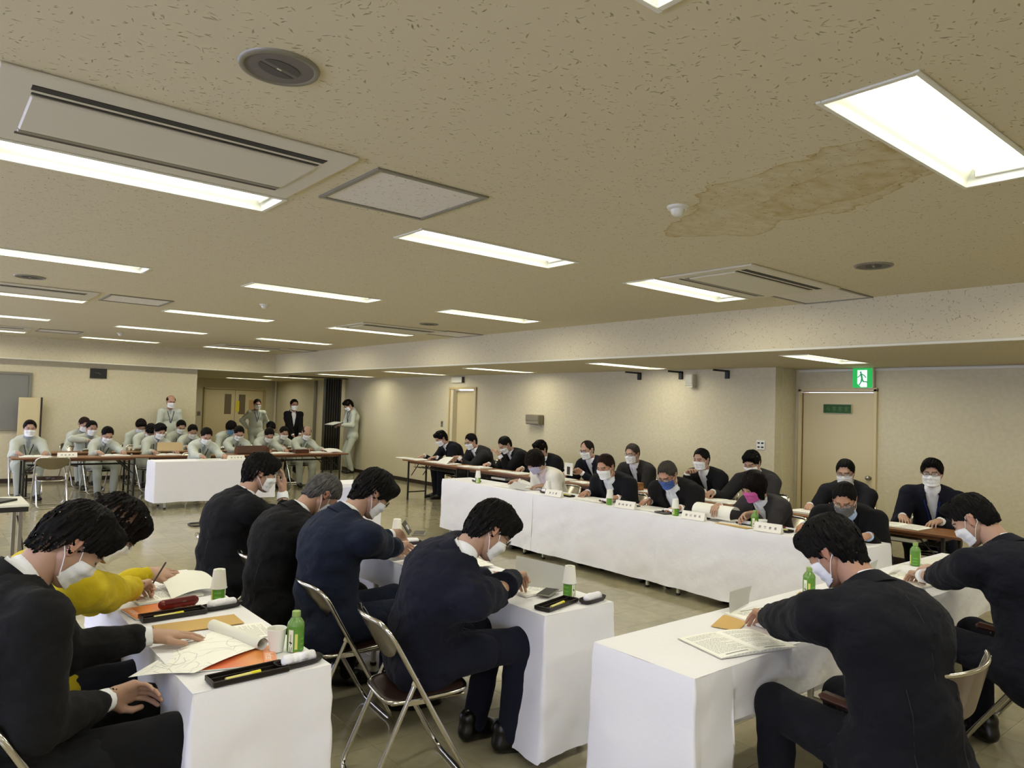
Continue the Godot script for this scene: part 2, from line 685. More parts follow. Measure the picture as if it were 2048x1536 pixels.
func materials():
	M.weave = noise_tex(0.035, 512, true, 5.0, 3)
	M.fine = noise_tex(0.18, 256, true, 2.0, 4)
	var fis := fissures(11, 1280, 2.0)
	var rock := mat(Color(0.815, 0.78, 0.66), 0.95, 0.0, 0.2)
	rock.albedo_texture = ImageTexture.create_from_image(fis[0])
	rock.heightmap_enabled = true
	rock.heightmap_texture = ImageTexture.create_from_image(fis[1])
	rock.heightmap_scale = 0.12
	M.rock = rock
	var stained: StandardMaterial3D = rock.duplicate()
	stained.detail_enabled = true
	stained.detail_blend_mode = BaseMaterial3D.BLEND_MODE_MUL
	stained.detail_uv_layer = BaseMaterial3D.DETAIL_UV_2
	stained.detail_albedo = ImageTexture.create_from_image(stain_image(640))
	M.stained = stained
	M.hatch = rock.duplicate()
	M.hatch.albedo_color = Color(0.87, 0.85, 0.80)
	var wall := mat(Color(0.815, 0.78, 0.66), 0.85, 0.0, 0.3)
	wall.albedo_texture = noise_tex(0.06, 512, false, 1.0, 8, ramp(Color(0.97, 0.97, 0.965), Color(1, 1, 1)))
	wall.normal_enabled = true
	wall.normal_texture = M.fine
	wall.normal_scale = 0.12
	M.wall = tri_scale(wall, Vector3(0.5, 0.5, 0.5))
	M.trim = mat(Color(0.85, 0.84, 0.77), 0.5)
	M.dark_trim = mat(Color(0.17, 0.12, 0.095), 0.5)
	M.slab = mat(Color(0.42, 0.40, 0.34), 0.6)
	M.tiles = []
	for k in 4:
		var t := mat([Color(0.63, 0.605, 0.50), Color(0.655, 0.625, 0.515), Color(0.61, 0.585, 0.48), Color(0.64, 0.61, 0.495)][k], 0.16, 0.0, 0.55)
		t.albedo_texture = noise_tex(0.02, 256, false, 1.0, 20 + k, ramp(Color(0.95, 0.945, 0.93), Color(1, 1, 1)))
		t.roughness_texture = noise_tex(0.012, 256, false, 1.0, 30, ramp(Color(0.75, 0.75, 0.75), Color(1, 1, 1)))
		t.normal_enabled = true
		t.normal_texture = noise_tex(0.008, 256, true, 1.2, 41)
		t.normal_scale = 0.12
		M.tiles.append(tri_scale(t, Vector3.ONE * 1.4))
	M.white_metal = mat(Color(0.86, 0.86, 0.80), 0.35)
	M.tray = mat(Color(0.86, 0.87, 0.82), 0.32, 0.0, 0.6)
	M.plate = mat(Color(0.80, 0.78, 0.70), 0.45)
	M.slot = mat(Color(0.045, 0.04, 0.04), 0.6)
	M.brown_slot = mat(Color(0.26, 0.22, 0.18), 0.6)
	M.alu = mat(Color(0.55, 0.54, 0.49), 0.45, 0.6)
	M.grille = mat(Color(0.42, 0.40, 0.37), 0.7)
	M.grille_dark = mat(Color(0.30, 0.285, 0.265), 0.7)
	M.chrome = mat(Color(0.80, 0.79, 0.76), 0.16, 1.0)
	M.chrome_panel = mat(Color(0.60, 0.57, 0.51), 0.22, 1.0)
	M.grey_panel = mat(Color(0.42, 0.36, 0.32), 0.25, 0.35)
	M.seat = mat(Color(0.16, 0.095, 0.075), 0.38)
	M.arm_pad = mat(Color(0.26, 0.15, 0.11), 0.32)
	M.cap = mat(Color(0.84, 0.80, 0.68), 0.5)
	M.rubber = mat(Color(0.08, 0.08, 0.08), 0.7)
	var wood := mat(Color(0.62, 0.43, 0.25), 0.4)
	wood.albedo_texture = noise_tex(0.012, 512, false, 1.0, 50, ramp(Color(0.72, 0.66, 0.60), Color(1, 1, 1)))
	M.wood = tri_scale(wood, Vector3(0.6, 6.0, 6.0), false)
	M.wood_edge = mat(Color(0.42, 0.27, 0.16), 0.45)
	M.wood_dark = tri_scale(wood.duplicate(), Vector3(0.6, 6.0, 6.0), false)
	M.wood_dark.albedo_color = Color(0.34, 0.20, 0.12)
	M.leg = mat(Color(0.20, 0.19, 0.18), 0.4, 0.5)
	M.leg_white = mat(Color(0.72, 0.72, 0.66), 0.4, 0.3)
	var cloth := mat(Color(0.93, 0.93, 0.945), 0.85, 0.0, 0.3)
	cloth.normal_enabled = true
	cloth.normal_texture = M.weave
	cloth.normal_scale = 0.10
	cloth.backlight_enabled = true
	cloth.backlight = Color(0.10, 0.10, 0.10)
	M.cloth = tri_scale(cloth, Vector3.ONE * 1.3)
	M.door = mat(Color(0.80, 0.745, 0.58), 0.5)
	M.door_frame = mat(Color(0.74, 0.665, 0.46), 0.5)
	M.door_edge = mat(Color(0.40, 0.28, 0.16), 0.6)
	M.steel = mat(Color(0.62, 0.60, 0.56), 0.3, 0.9)
	M.black = mat(Color(0.03, 0.03, 0.03), 0.5)
	M.black_gloss = mat(Color(0.02, 0.02, 0.025), 0.15)
	M.accordion = mat(Color(0.245, 0.235, 0.20), 0.6)
	M.grey_glass = mat(Color(0.50, 0.50, 0.48), 0.12)
	var pane := mat(Color(0.95, 0.97, 1.0, 0.06), 0.02)
	pane.transparency = BaseMaterial3D.TRANSPARENCY_ALPHA
	M.pane = pane
	var lens := mat(Color(0.9, 0.92, 0.95, 0.10), 0.03)
	lens.transparency = BaseMaterial3D.TRANSPARENCY_ALPHA
	M.lens = lens
	var glow := mat(Color(1, 1, 0.95), 0.5)
	glow.emission_enabled = true
	glow.emission = TUBE_COLOR
	glow.emission_energy_multiplier = TUBE_GLOW
	M.tube = glow
	var skin := mat(Color(1, 1, 1), 0.48, 0.0, 0.5)
	skin.vertex_color_use_as_albedo = true
	skin.subsurf_scatter_enabled = true
	skin.subsurf_scatter_strength = 0.08
	M.skin = skin
	M.paper = mat(Color(0.90, 0.90, 0.86), 0.85)
	M.shoe = mat(Color(0.03, 0.028, 0.028), 0.3)
	M.loop = mat(Color(0.93, 0.93, 0.93), 0.8)
	M.frame = mat(Color(0.06, 0.055, 0.05), 0.3)
	M.hair_tex = noise_tex(0.03, 256, false, 1.0, 61, ramp(Color(0.55, 0.55, 0.55), Color(1.0, 1.0, 1.0)))

# ---- the room -------------------------------------------------------------------------
const LIGHT_X := [-1.95, 0.17, 2.29, 4.41]
const LIGHT_Z := [1.55, -1.2, -3.95, -6.7, -9.45, -12.2, -15.1]
const LOW_X := 6.77
const LOW_Z := [1.55, -1.2, -3.95, -6.7, -9.45, -12.05, -14.95, -18.2, -21.0]
const LW := 1.26
const LD := 0.29

func holes(xs: Array, zs: Array) -> Array:
	var o := []
	for x in xs:
		for z in zs:
			o.append(Rect2(x, z, LW, LD))
	return o

func plane_with_holes(x0: float, x1: float, z0: float, z1: float, y: float, hs: Array, skip: Rect2, only := false) -> Mesh:  # faces down
	var gx := [x0, x1]
	var gz := [z0, z1]
	var hh := hs.duplicate()
	if skip.size.x > 0:
		hh.append(skip)
	for h: Rect2 in hh:
		for e in [h.position.x, h.end.x]:
			if e > x0 and e < x1 and not gx.has(e): gx.append(e)
		for e in [h.position.y, h.end.y]:
			if e > z0 and e < z1 and not gz.has(e): gz.append(e)
	gx.sort()
	gz.sort()
	var m := MB.new()
	var uv2 := PackedVector2Array()
	for a in gx.size() - 1:
		for b in gz.size() - 1:
			var c := Vector2((gx[a] + gx[a + 1]) * 0.5, (gz[b] + gz[b + 1]) * 0.5)
			var inside := false
			for h: Rect2 in hs:
				inside = inside or h.has_point(c)
			if skip.size.x > 0 and skip.has_point(c) != only:
				inside = true
			if inside:
				continue
			m.quad(Vector3(gx[a], y, gz[b + 1]), Vector3(gx[a], y, gz[b]), Vector3(gx[a + 1], y, gz[b]), Vector3(gx[a + 1], y, gz[b + 1]))
	for k in m.v.size():
		m.uv[k] = Vector2(m.v[k].x, m.v[k].z) / 2.0
		uv2.append((Vector2(m.v[k].x, m.v[k].z) - Vector2(2.3, -2.8)) / 2.0)
	for k in range(0, m.n.size()):
		m.n[k] = Vector3.DOWN
	var a := []
	a.resize(Mesh.ARRAY_MAX)
	a[Mesh.ARRAY_VERTEX] = m.v
	a[Mesh.ARRAY_NORMAL] = m.n
	a[Mesh.ARRAY_TEX_UV] = m.uv
	a[Mesh.ARRAY_TEX_UV2] = uv2
	a[Mesh.ARRAY_INDEX] = m.i
	var am := ArrayMesh.new()
	am.add_surface_from_arrays(Mesh.PRIMITIVE_TRIANGLES, a)
	return am

func room():
	# floor: square vinyl tiles, those near the camera one by one
	var slab := struct("floor", bx(Vector3(2.9, -0.075, -9.6), Vector3(13.4, 0.14, 26.6), 0.0), M.slab)
	var ts := 0.303
	var tile_mesh := bx(Vector3.ZERO, Vector3(ts - 0.0016, 0.006, ts - 0.0016), 0.0008)
	var rest := [MB.new(), MB.new(), MB.new(), MB.new()]
	var near := []
	var r := RandomNumberGenerator.new()
	r.seed = 2
	for ix in range(-11, 29):
		for iz in range(-74, 10):
			var p := Vector3(ix * ts + 0.13, -0.003, iz * ts + 0.023)
			if (p.x > 4.6 and p.z < -22.2) or (p.x < 4.55 and p.z < -16.15):
				continue
			var kind := r.randi() % 4
			var d := Vector2(p.x, p.z).dot(Vector2(0.635, -0.772))
			var side := absf(Vector2(p.x, p.z).dot(Vector2(0.772, 0.635)))
			if d > 1.9 and d < 7.0 and side < d * 0.75 + 0.2:
				near.append([d, p, kind])
			else:
				rest[kind].box(p, Vector3(ts - 0.0016, 0.006, ts - 0.0016), 0.0)
	near.sort_custom(func(a, b): return a[0] < b[0])
	for k in near.size():
		if k < 300:
			part("tile" if k == 0 else "tile_%03d" % k, tile_mesh, M.tiles[near[k][2]], slab, Transform3D(Basis(), near[k][1]))
		else:
			rest[near[k][2]].box(near[k][1], Vector3(ts - 0.0016, 0.006, ts - 0.0016), 0.0)
	for k in 4:
		part("far_tiles" if k == 0 else "far_tiles_%03d" % k, rest[k].mesh(), M.tiles[k], slab).set_meta("kind", "stuff")
	# ceilings
	var main_holes := holes(LIGHT_X, LIGHT_Z)
	var patch := Rect2(2.3, -2.8, 2.0, 2.0)
	var ceil := struct("ceiling", plane_with_holes(-3.2, 6.27, -16.0, 3.2, CEIL, main_holes, patch), M.rock)
	part("water_stained_patch", plane_with_holes(-3.2, 6.27, -16.0, 3.2, CEIL, main_holes, patch, true), M.stained, ceil).set_meta("label", "brown water stain on the ceiling board")
	part("roof_slab", bx(Vector3(2.9, 2.93, -9.6), Vector3(13.4, 0.1, 26.6), 0.0), M.slab, ceil)
	var lo := struct("ceiling_low", plane_with_holes(6.27, 9.0, -22.4, 3.2, LOW, holes([LOW_X], LOW_Z), Rect2()), M.rock)
	part("end_strip", plane_with_holes(-3.2, 6.27, -22.4, -16.0, LOW, [], Rect2()), M.rock, lo)
	# the step between the two ceilings
	var step := MB.new()
	step.quad(Vector3(6.27, LOW, -16.0), Vector3(6.27, LOW, 3.2), Vector3(6.27, CEIL, 3.2), Vector3(6.27, CEIL, -16.0))
	step.quad(Vector3(-3.2, LOW, -16.0), Vector3(6.27, LOW, -16.0), Vector3(6.27, CEIL, -16.0), Vector3(-3.2, CEIL, -16.0))
	for k in step.v.size():
		var p := step.v[k]
		step.uv[k] = Vector2((p.z if k < 4 else p.x) * 0.5, p.y * 0.5)
	struct("trim_1", step.mesh(), M.rock)
	var edge := MB.new()
	edge.box(Vector3(6.265, LOW + 0.004, -6.4), Vector3(0.03, 0.022, 19.2), 0.003)
	edge.box(Vector3(1.535, LOW + 0.004, -15.995), Vector3(9.48, 0.022, 0.03), 0.003)
	struct("trim_2", edge.mesh(), M.trim)
	# walls with thickness
	var wr := MB.new()
	wr.box(Vector3(8.46, 1.2, -14.42), Vector3(0.16, 2.4, 4.76), 0.0)
	wr.box(Vector3(8.46, 1.2, -8.16), Vector3(0.16, 2.4, 6.40), 0.0)
	wr.box(Vector3(8.46, 2.225, -11.70), Vector3(0.16, 0.35, 0.68), 0.0)
	wr.box(Vector3(8.70, 1.2, -5.01), Vector3(0.32, 2.4, 0.12), 0.0)
	wr.box(Vector3(8.94, 1.2, -0.36), Vector3(0.16, 2.4, 7.14), 0.0)
	wr.box(Vector3(8.94, 2.21, -4.395), Vector3(0.16, 0.40, 0.93), 0.0)
	wr.box(Vector3(8.94, 1.2, -4.91), Vector3(0.16, 2.4, 0.10), 0.0)
	wr.box(Vector3(8.86, 1.2, -19.6), Vector3(0.16, 2.4, 5.7), 0.0)
	wr.box(Vector3(8.64, 1.2, -16.83), Vector3(0.4, 2.4, 0.08), 0.0)
	struct("wall_right", wr.mesh(), M.wall)
	var wf := MB.new()
	wf.box(Vector3(1.74, 1.2, -16.30), Vector3(5.82, 2.4, 0.18), 0.0)
	wf.box(Vector3(4.56, 1.2, -19.4), Vector3(0.18, 2.4, 6.2), 0.0)
	wf.box(Vector3(1.11, 1.2, -16.30), Vector3(0.0, 0.0, 0.0), 0.0)
	struct("wall_far", wf.mesh(), M.wall)
	var wa := MB.new()
	wa.box(Vector3(6.8, 1.2, -22.42), Vector3(4.6, 2.4, 0.16), 0.0)
	struct("wall_alcove", wa.mesh(), M.wall)
	struct("wall_back", bx(Vector3(2.9, 1.4, 3.25), Vector3(13.4, 2.9, 0.16), 0.0), M.wall)
	# window wall on the left: daylight comes in here
	var wl := MB.new()
	wl.box(Vector3(-3.2, 0.42, -6.5), Vector3(0.16, 0.86, 19.7), 0.0)
	wl.box(Vector3(-3.2, 2.42, -6.5), Vector3(0.16, 0.70, 19.7), 0.0)
	var n_win := 6
	for k in n_win + 1:
		wl.box(Vector3(-3.2, 1.46, 3.0 - k * 3.2), Vector3(0.16, 1.22, 0.5), 0.0)
	struct("wall_left", wl.mesh(), M.wall)
	for k in n_win:
		var zc := 1.4 - k * 3.2
		var wn := Node3D.new()
		wn.name = "window_%d" % (k + 1)
		wn.position = Vector3(-3.2, 0.85, zc)
		wn.set_meta("kind", "structure")
		add_child(wn)
		var fr := MB.new()
		for y in [0.02, 1.20]:
			fr.box(Vector3(0, y, 0), Vector3(0.07, 0.04, 2.7), 0.003)
		for z in [-1.33, 0.0, 1.33]:
			fr.box(Vector3(0, 0.61, z), Vector3(0.07, 1.14, 0.04), 0.003)
		part("window_frame", fr.mesh(), M.alu, wn)
		for s in [-0.665, 0.665]:
			part("pane", bx(Vector3(0, 0.61, s), Vector3(0.005, 1.14, 1.29), 0.0), M.pane, wn)
	# skirting
	var bs := MB.new()
	for seg in [[-16.78, -12.16], [-11.24, -4.97]]:
		bs.box(Vector3(8.374, 0.04, (seg[0] + seg[1]) * 0.5), Vector3(0.014, 0.08, seg[1] - seg[0]), 0.002)
	bs.box(Vector3(8.61, 0.04, -4.944), Vector3(0.47, 0.08, 0.014), 0.002)
	bs.box(Vector3(8.854, 0.04, -0.35), Vector3(0.014, 0.08, 7.0), 0.002)
	struct("baseboard_right", bs.mesh(), M.dark_trim)
	struct("baseboard_far", bx(Vector3(1.74, 0.04, -16.204), Vector3(5.8, 0.08, 0.014), 0.002), M.dark_trim)
	struct("trim_3", bx(Vector3(8.845, 2.255, -0.9), Vector3(0.03, 0.03, 8.0), 0.004), M.trim)

# ---- fittings in the ceiling ----------------------------------------------------------------
func ceiling_fittings():
	# a recessed troffer with two tubes; its opening lies at y 0
	var body := MB.new()
	var hx := LW * 0.5
	var hz := LD * 0.5
	var o := [Vector3(-hx, 0, hz), Vector3(hx, 0, hz), Vector3(hx, 0, -hz), Vector3(-hx, 0, -hz)]
	var t := [Vector3(-hx + 0.05, 0.10, hz - 0.06), Vector3(hx - 0.05, 0.10, hz - 0.06), Vector3(hx - 0.05, 0.10, -hz + 0.06), Vector3(-hx + 0.05, 0.10, -hz + 0.06)]
	for k in 4:
		body.quad(o[(k + 1) % 4], o[k], t[k], t[(k + 1) % 4])
		body.quad(o[k] + Vector3.UP * 0.002, o[(k + 1) % 4] + Vector3.UP * 0.002, t[(k + 1) % 4] + Vector3.UP * 0.012, t[k] + Vector3.UP * 0.012)
	body.quad(t[0], t[3], t[2], t[1])
	body.quad(t[0] + Vector3.UP * 0.012, t[1] + Vector3.UP * 0.012, t[2] + Vector3.UP * 0.012, t[3] + Vector3.UP * 0.012)
	var rim := MB.new()
	for s in [-1, 1]:
		rim.box(Vector3(0, -0.004, s * (hz + 0.008)), Vector3(LW + 0.05, 0.008, 0.018), 0.002)
		rim.box(Vector3(s * (hx + 0.010), -0.004, 0), Vector3(0.022, 0.008, LD), 0.002)
	var tube := MB.new().lathe(PackedVector2Array([Vector2(0.0, -0.594), Vector2(0.0135, -0.592), Vector2(0.0155, -0.58), Vector2(0.0155, 0.58), Vector2(0.0135, 0.592), Vector2(0.0, 0.594)]), 14, Transform3D(Basis(Vector3.BACK, PI / 2), Vector3.ZERO))
	var holder := []
	for s in [-1, 1]:
		holder.append(bx(Vector3(s * 0.600, 0.050, 0), Vector3(0.010, 0.06, 0.20), 0.003))
	holder.append(bx(Vector3(0.06, 0.090, 0), Vector3(0.05, 0.02, 0.035), 0.002))
	var p := proto("light", "ceiling_light", "ceiling light")
	part("reflector_tray", body.mesh(), M.tray, p)
	part("rim", rim.mesh(), M.white_metal, p)
	for hp in holder:
		part("lamp_holder", hp, M.white_metal, p)
	var tm := tube.mesh()
	for s in [-0.066, 0.066]:
		part("tube", tm, M.tube, p, Transform3D(Basis(), Vector3(0, 0.042, s)))
	var al := AreaLight3D.new()
	al.name = "tube_light"
	al.area_size = Vector2(1.16, 0.16)
	al.light_color = TUBE_COLOR
	al.light_energy = TUBE_LIGHT
	al.position = Vector3(0, 0.020, 0)
	al.rotation = Vector3(-PI / 2, 0, 0)
	al.shadow_enabled = true
	p.add_child(al)
	var col := ["left edge row", "left row over the near air conditioner", "middle row", "row beside the right ceiling step"]
	var nth := ["behind the camera", "nearest to the camera", "second from the camera", "third from the camera", "fourth from the camera", "fifth from the camera", "farthest from the camera"]
	for x in 4:
		for z in 7:
			copy_of("light", "twin-tube ceiling light, %s, in the %s" % [nth[z], col[x]], Vector3(LIGHT_X[x] + LW * 0.5, CEIL, LIGHT_Z[z] + LD * 0.5), 0.0, "tube lights in the high ceiling")
	var low := ["behind the camera", "at the right edge", "above the exit door", "left of the black brackets", "right of the far door sign", "left of the far door", "before the partition", "in the alcove mouth", "deep in the alcove"]
	for z in 9:
		copy_of("light", "twin-tube light in the low right ceiling, %s" % low[z], Vector3(LOW_X + LW * 0.5, LOW, LOW_Z[z] + LD * 0.5), 0.0, "tube lights in the low ceiling")
	# cassette air conditioners
	var ac := proto("ac", "ceiling_air_conditioner", "air conditioner")
	part("face_plate", bx(Vector3(0, -0.008, 0), Vector3(1.26, 0.016, 0.80), 0.006), M.plate, ac)
	var sl := MB.new().box(Vector3(0, -0.0165, 0.275), Vector3(1.06, 0.003, 0.048), 0.001)
	part("air_outlet", sl.mesh(), M.slot, ac)
	part("panel_gap", bx(Vector3(0, -0.0165, 0.215), Vector3(1.05, 0.003, 0.02), 0.001), M.slot, ac)
	part("intake_panel", bx(Vector3(0, -0.020, 0.0), Vector3(1.05, 0.014, 0.40), 0.006), M.plate, ac)
	part("flap", bx(Vector3(0, -0.020, -0.222), Vector3(1.05, 0.012, 0.036), 0.004), M.alu, ac)
	part("air_outlet", bx(Vector3(0, -0.0165, -0.277), Vector3(1.06, 0.003, 0.026), 0.001), M.brown_slot, ac)
	for a in [[0.79, -3.19, "wide ceiling air conditioner with a dark outlet slot above the left foreground"], [5.01, -3.19, "ceiling air conditioner with dark slots beside the right ceiling step"], [0.79, -8.75, "second ceiling air conditioner along the left row of lights"], [5.01, -8.75, "ceiling air conditioner far along the right ceiling step"], [0.79, -14.2, "farthest ceiling air conditioner at the left edge"], [5.01, -14.2, "farthest ceiling air conditioner beside the right ceiling step"]]:
		copy_of("ac", a[2], Vector3(a[0], CEIL, a[1]), 0.0, "ceiling air conditioners")
	# service hatches
	var ha := proto("hatch", "ceiling_hatch", "ceiling hatch")
	var fr := MB.new()
	for s in [-1, 1]:
		fr.box(Vector3(0, -0.005, s * 0.296), Vector3(0.62, 0.010, 0.026), 0.002)
		fr.box(Vector3(s * 0.296, -0.005, 0), Vector3(0.026, 0.010, 0.566), 0.002)
	part("frame", fr.mesh(), M.alu, ha)
	var pm := MB.new()
	pm.quad(Vector3(-0.284, -0.003, -0.284), Vector3(0.284, -0.003, -0.284), Vector3(0.284, -0.003, 0.284), Vector3(-0.284, -0.003, 0.284))
	for k in 4:
		pm.uv[k] = Vector2(pm.v[k].x, pm.v[k].z) * 0.5 + Vector2(0.3, 0.7)
	part("panel", pm.mesh(), M.hatch, ha)
	for a in [[1.85, -3.16, "square ceiling hatch with a grey frame beside the near air conditioner"], [5.95, -3.12, "square ceiling hatch against the right ceiling step"], [1.82, -8.68, "square ceiling hatch farther along the left lights"], [5.95, -8.6, "faint far ceiling hatch against the right ceiling step"], [1.82, -14.1, "farthest square ceiling hatch on the left"], [5.95, -14.1, "farthest square ceiling hatch on the right"]]:
		copy_of("hatch", a[2], Vector3(a[0], CEIL, a[1]), 0.0, "ceiling hatches")
	# round loudspeakers
	var sp := proto("speaker", "ceiling_speaker", "ceiling speaker")
	part("rim", MB.new().lathe(PackedVector2Array([Vector2(0.104, -0.004), Vector2(0.108, -0.010), Vector2(0.120, -0.009), Vector2(0.124, 0.0)]), 40).mesh(), M.alu, sp)
	part("grille", MB.new().lathe(PackedVector2Array([Vector2(0.0, -0.007), Vector2(0.108, -0.006)]), 40).mesh(), M.grille, sp)
	for s in [-1.0, 1.0]:
		var poly := PackedVector2Array()
		for k in 17:
			var an := PI * k / 16.0
			poly.append(Vector2(cos(an) * 0.066, s * (0.010 + sin(an) * 0.042)))
		if s < 0:
			poly.reverse()
		part("cone_shade", MB.new().prism(poly, 0.0016, Transform3D(Basis(Vector3.RIGHT, PI / 2), Vector3(0, -0.0068, 0))).mesh(), M.grille_dark, sp)
	part("badge", bx(Vector3(0, -0.008, 0), Vector3(0.016, 0.003, 0.008), 0.001), M.plate, sp)
	for a in [[0.84, -2.22, "large round grey ceiling speaker in the left foreground"], [4.98, -2.24, "round ceiling speaker above the right end of the room"], [0.76, -7.78, "round ceiling speaker at the far left"], [5.03, -7.82, "round ceiling speaker far along the right ceiling step"]]:
		copy_of("speaker", a[2], Vector3(a[0], CEIL, a[1]), 0.35, "ceiling speakers")
	var sm := proto("smoke", "smoke_detector", "smoke detector")
	part("base", MB.new().lathe(PackedVector2Array([Vector2(0.0, -0.018), Vector2(0.048, -0.016), Vector2(0.054, -0.004), Vector2(0.055, 0.0)]), 28).mesh(), M.white_metal, sm)
	part("sensor_head", MB.new().lathe(PackedVector2Array([Vector2(0.0, -0.05), Vector2(0.020, -0.048), Vector2(0.032, -0.036), Vector2(0.036, -0.016)]), 28).mesh(), M.white_metal, sm)
	for a in [[2.94, -2.30, "white dome smoke detector beside the ceiling water stain"], [2.9, -7.8, "small smoke detector in the middle of the far ceiling"], [2.6, -13.4, "tiny smoke detector near the far end of the ceiling"]]:
		copy_of("smoke", a[2], Vector3(a[0], CEIL, a[1]), 0.0, "smoke detectors")

# ---- doors, signs and small things on the walls --------------------------------------------------
const STROKES := {
	"wei": [[2, 2, 8, 1], [1, 3, 9, 3], [5, 1, 5, 5], [5, 3, 2, 5], [5, 3, 8, 5], [1, 6.5, 9, 6.5], [4, 5, 2.5, 8], [2.5, 8, 8, 10], [7, 6.5, 2, 10]],
	"in": [[3, 0.5, 7, 0.5], [3, 0.5, 3, 2.3], [7, 0.5, 7, 2.3], [3, 2.3, 7, 2.3], [2, 3.3, 8, 3.3], [2, 3.3, 2, 7.6], [8, 3.3, 8, 7.6], [2, 4.7, 8, 4.7], [2, 6.1, 8, 6.1], [2, 7.6, 8, 7.6], [4, 8, 2, 10], [6, 8, 8, 10]],
	"hara": [[1, 1, 9, 1], [2, 1, 1, 10], [5.5, 1.2, 5, 2.4], [3.5, 2.6, 8, 2.6], [3.5, 2.6, 3.5, 6], [8, 2.6, 8, 6], [3.5, 4.3, 8, 4.3], [3.5, 6, 8, 6], [5.7, 6, 5.7, 9.6], [4, 7, 3, 9], [7.3, 7, 8.5, 9]],
	"take": [[2, 0.5, 1, 3], [2, 1.8, 4.8, 1.8], [3, 1.8, 3, 9.5], [6.5, 0.5, 5.6, 3], [6.5, 1.8, 9.5, 1.8], [7.6, 1.8, 7.6, 9.5], [7.6, 9.5, 6.8, 9]],
	"bu": [[3, 0.5, 3, 2], [0.8, 2, 5.3, 2], [2, 2.6, 2.4, 4], [4.2, 2.6, 3.8, 4], [0.5, 4.4, 5.6, 4.4], [1.4, 5.8, 4.8, 5.8], [1.4, 5.8, 1.4, 9], [4.8, 5.8, 4.8, 9], [1.4, 9, 4.8, 9], [6.6, 1, 6.6, 10], [6.6, 1, 9, 1], [9, 1, 8, 4], [8, 4, 9.2, 6.5], [9.2, 6.5, 7.4, 7]],
	"cho": [[3, 0.6, 3, 5.6], [3, 0.6, 8, 0.6], [3, 2.2, 7.5, 2.2], [3, 3.9, 7.5, 3.9], [0.8, 5.6, 9.3, 5.6], [3, 5.6, 3, 9.6], [3, 9.6, 5, 8.8], [8, 6, 5.4, 7.6], [4.6, 5.8, 9.2, 9.8]],
	"taka": [[5, 0.3, 5, 1.5], [1, 1.6, 9, 1.6], [3.4, 2.6, 6.6, 2.6], [3.4, 2.6, 3.4, 4.2], [6.6, 2.6, 6.6, 4.2], [3.4, 4.2, 6.6, 4.2], [1.5, 5.2, 8.5, 5.2], [1.5, 5.2, 1.5, 10], [8.5, 5.2, 8.5, 10], [3.5, 6.6, 6.5, 6.6], [3.5, 6.6, 3.5, 8.6], [6.5, 6.6, 6.5, 8.6], [3.5, 8.6, 6.5, 8.6]],
	"saki": [[2, 2, 2, 7], [0.6, 3, 0.6, 7], [3.4, 3, 3.4, 7], [0.6, 7, 3.4, 7], [5, 1.4, 9.4, 1.4], [7, 0.4, 5, 3.4], [7, 1.4, 9.2, 3.4], [4.6, 4.4, 9.6, 4.4], [5.4, 5.6, 7.4, 5.6], [5.4, 5.6, 5.4, 7.6], [7.4, 5.6, 7.4, 7.6], [5.4, 7.6, 7.4, 7.6], [8.8, 4.4, 8.8, 9.8], [8.8, 9.8, 7.8, 9.2]],
	"wata": [[0.8, 1, 1.8, 2], [0.4, 3.6, 1.5, 4.5], [0.6, 9.4, 2.2, 6.4], [6, 0.4, 6, 1.6], [3, 1.7, 9.4, 1.7], [3.4, 1.7, 2.6, 9.6], [4, 3.4, 9, 3.4], [5.2, 2.4, 5.2, 5], [7.6, 2.4, 7.6, 5], [5.2, 5, 7.6, 5], [4, 6.2, 8.4, 6.2], [8.4, 6.2, 4, 9.8], [4.8, 6.8, 9.2, 9.8]],
	"nabe": [[2, 0.8, 3, 2], [1, 3.8, 2.6, 3.8], [2.6, 3.8, 2.2, 7.6], [1, 9.4, 2.4, 7.8], [2.4, 7.8, 9.4, 9.6], [4, 1.4, 8.6, 1.4], [8.6, 1.4, 8, 6.6], [8, 6.6, 7, 6.2], [6, 1.4, 4, 6.8]],
	"four": [[5, 0.6, 1.5, 6.5], [1.5, 6.5, 8.8, 6.5], [6.4, 4, 6.4, 9.6]],
	"guest": [[5, 0.4, 5, 1.6], [1, 1.8, 9, 1.8], [1, 1.8, 1, 3.2], [9, 1.8, 9, 3.2], [4.4, 2.4, 2, 5.4], [3.6, 3.6, 7, 3.6], [7, 3.6, 1, 7.4], [3.8, 4.6, 9, 7.2], [3, 7.4, 7, 7.4], [3, 7.4, 3, 9.8], [7, 7.4, 7, 9.8], [3, 9.8, 7, 9.8]],
	"room": [[5, 0.4, 5, 1.5], [1, 1.7, 9, 1.7], [1, 1.7, 1, 3], [9, 1.7, 9, 3], [2.4, 3.4, 7.6, 3.4], [4.6, 3.6, 3, 5.2], [3, 5.2, 7, 5.2], [6.4, 4.4, 7.6, 5.6], [5, 5.4, 5, 9.4], [2.4, 7.2, 7.6, 7.2], [1, 9.4, 9, 9.4]],
}

func glyphs(im: Image, names: Array, x0: float, y0: float, size: float, gap: float, col: Color, w := 1.0):
	for g in names.size():
		for s in STROKES[names[g]]:
			var a := Vector2(x0 + g * (size + gap) + s[0] * size / 10.0, y0 + s[1] * size / 10.0)
			var b := Vector2(x0 + g * (size + gap) + s[2] * size / 10.0, y0 + s[3] * size / 10.0)
			line(im, a, b, w, col)

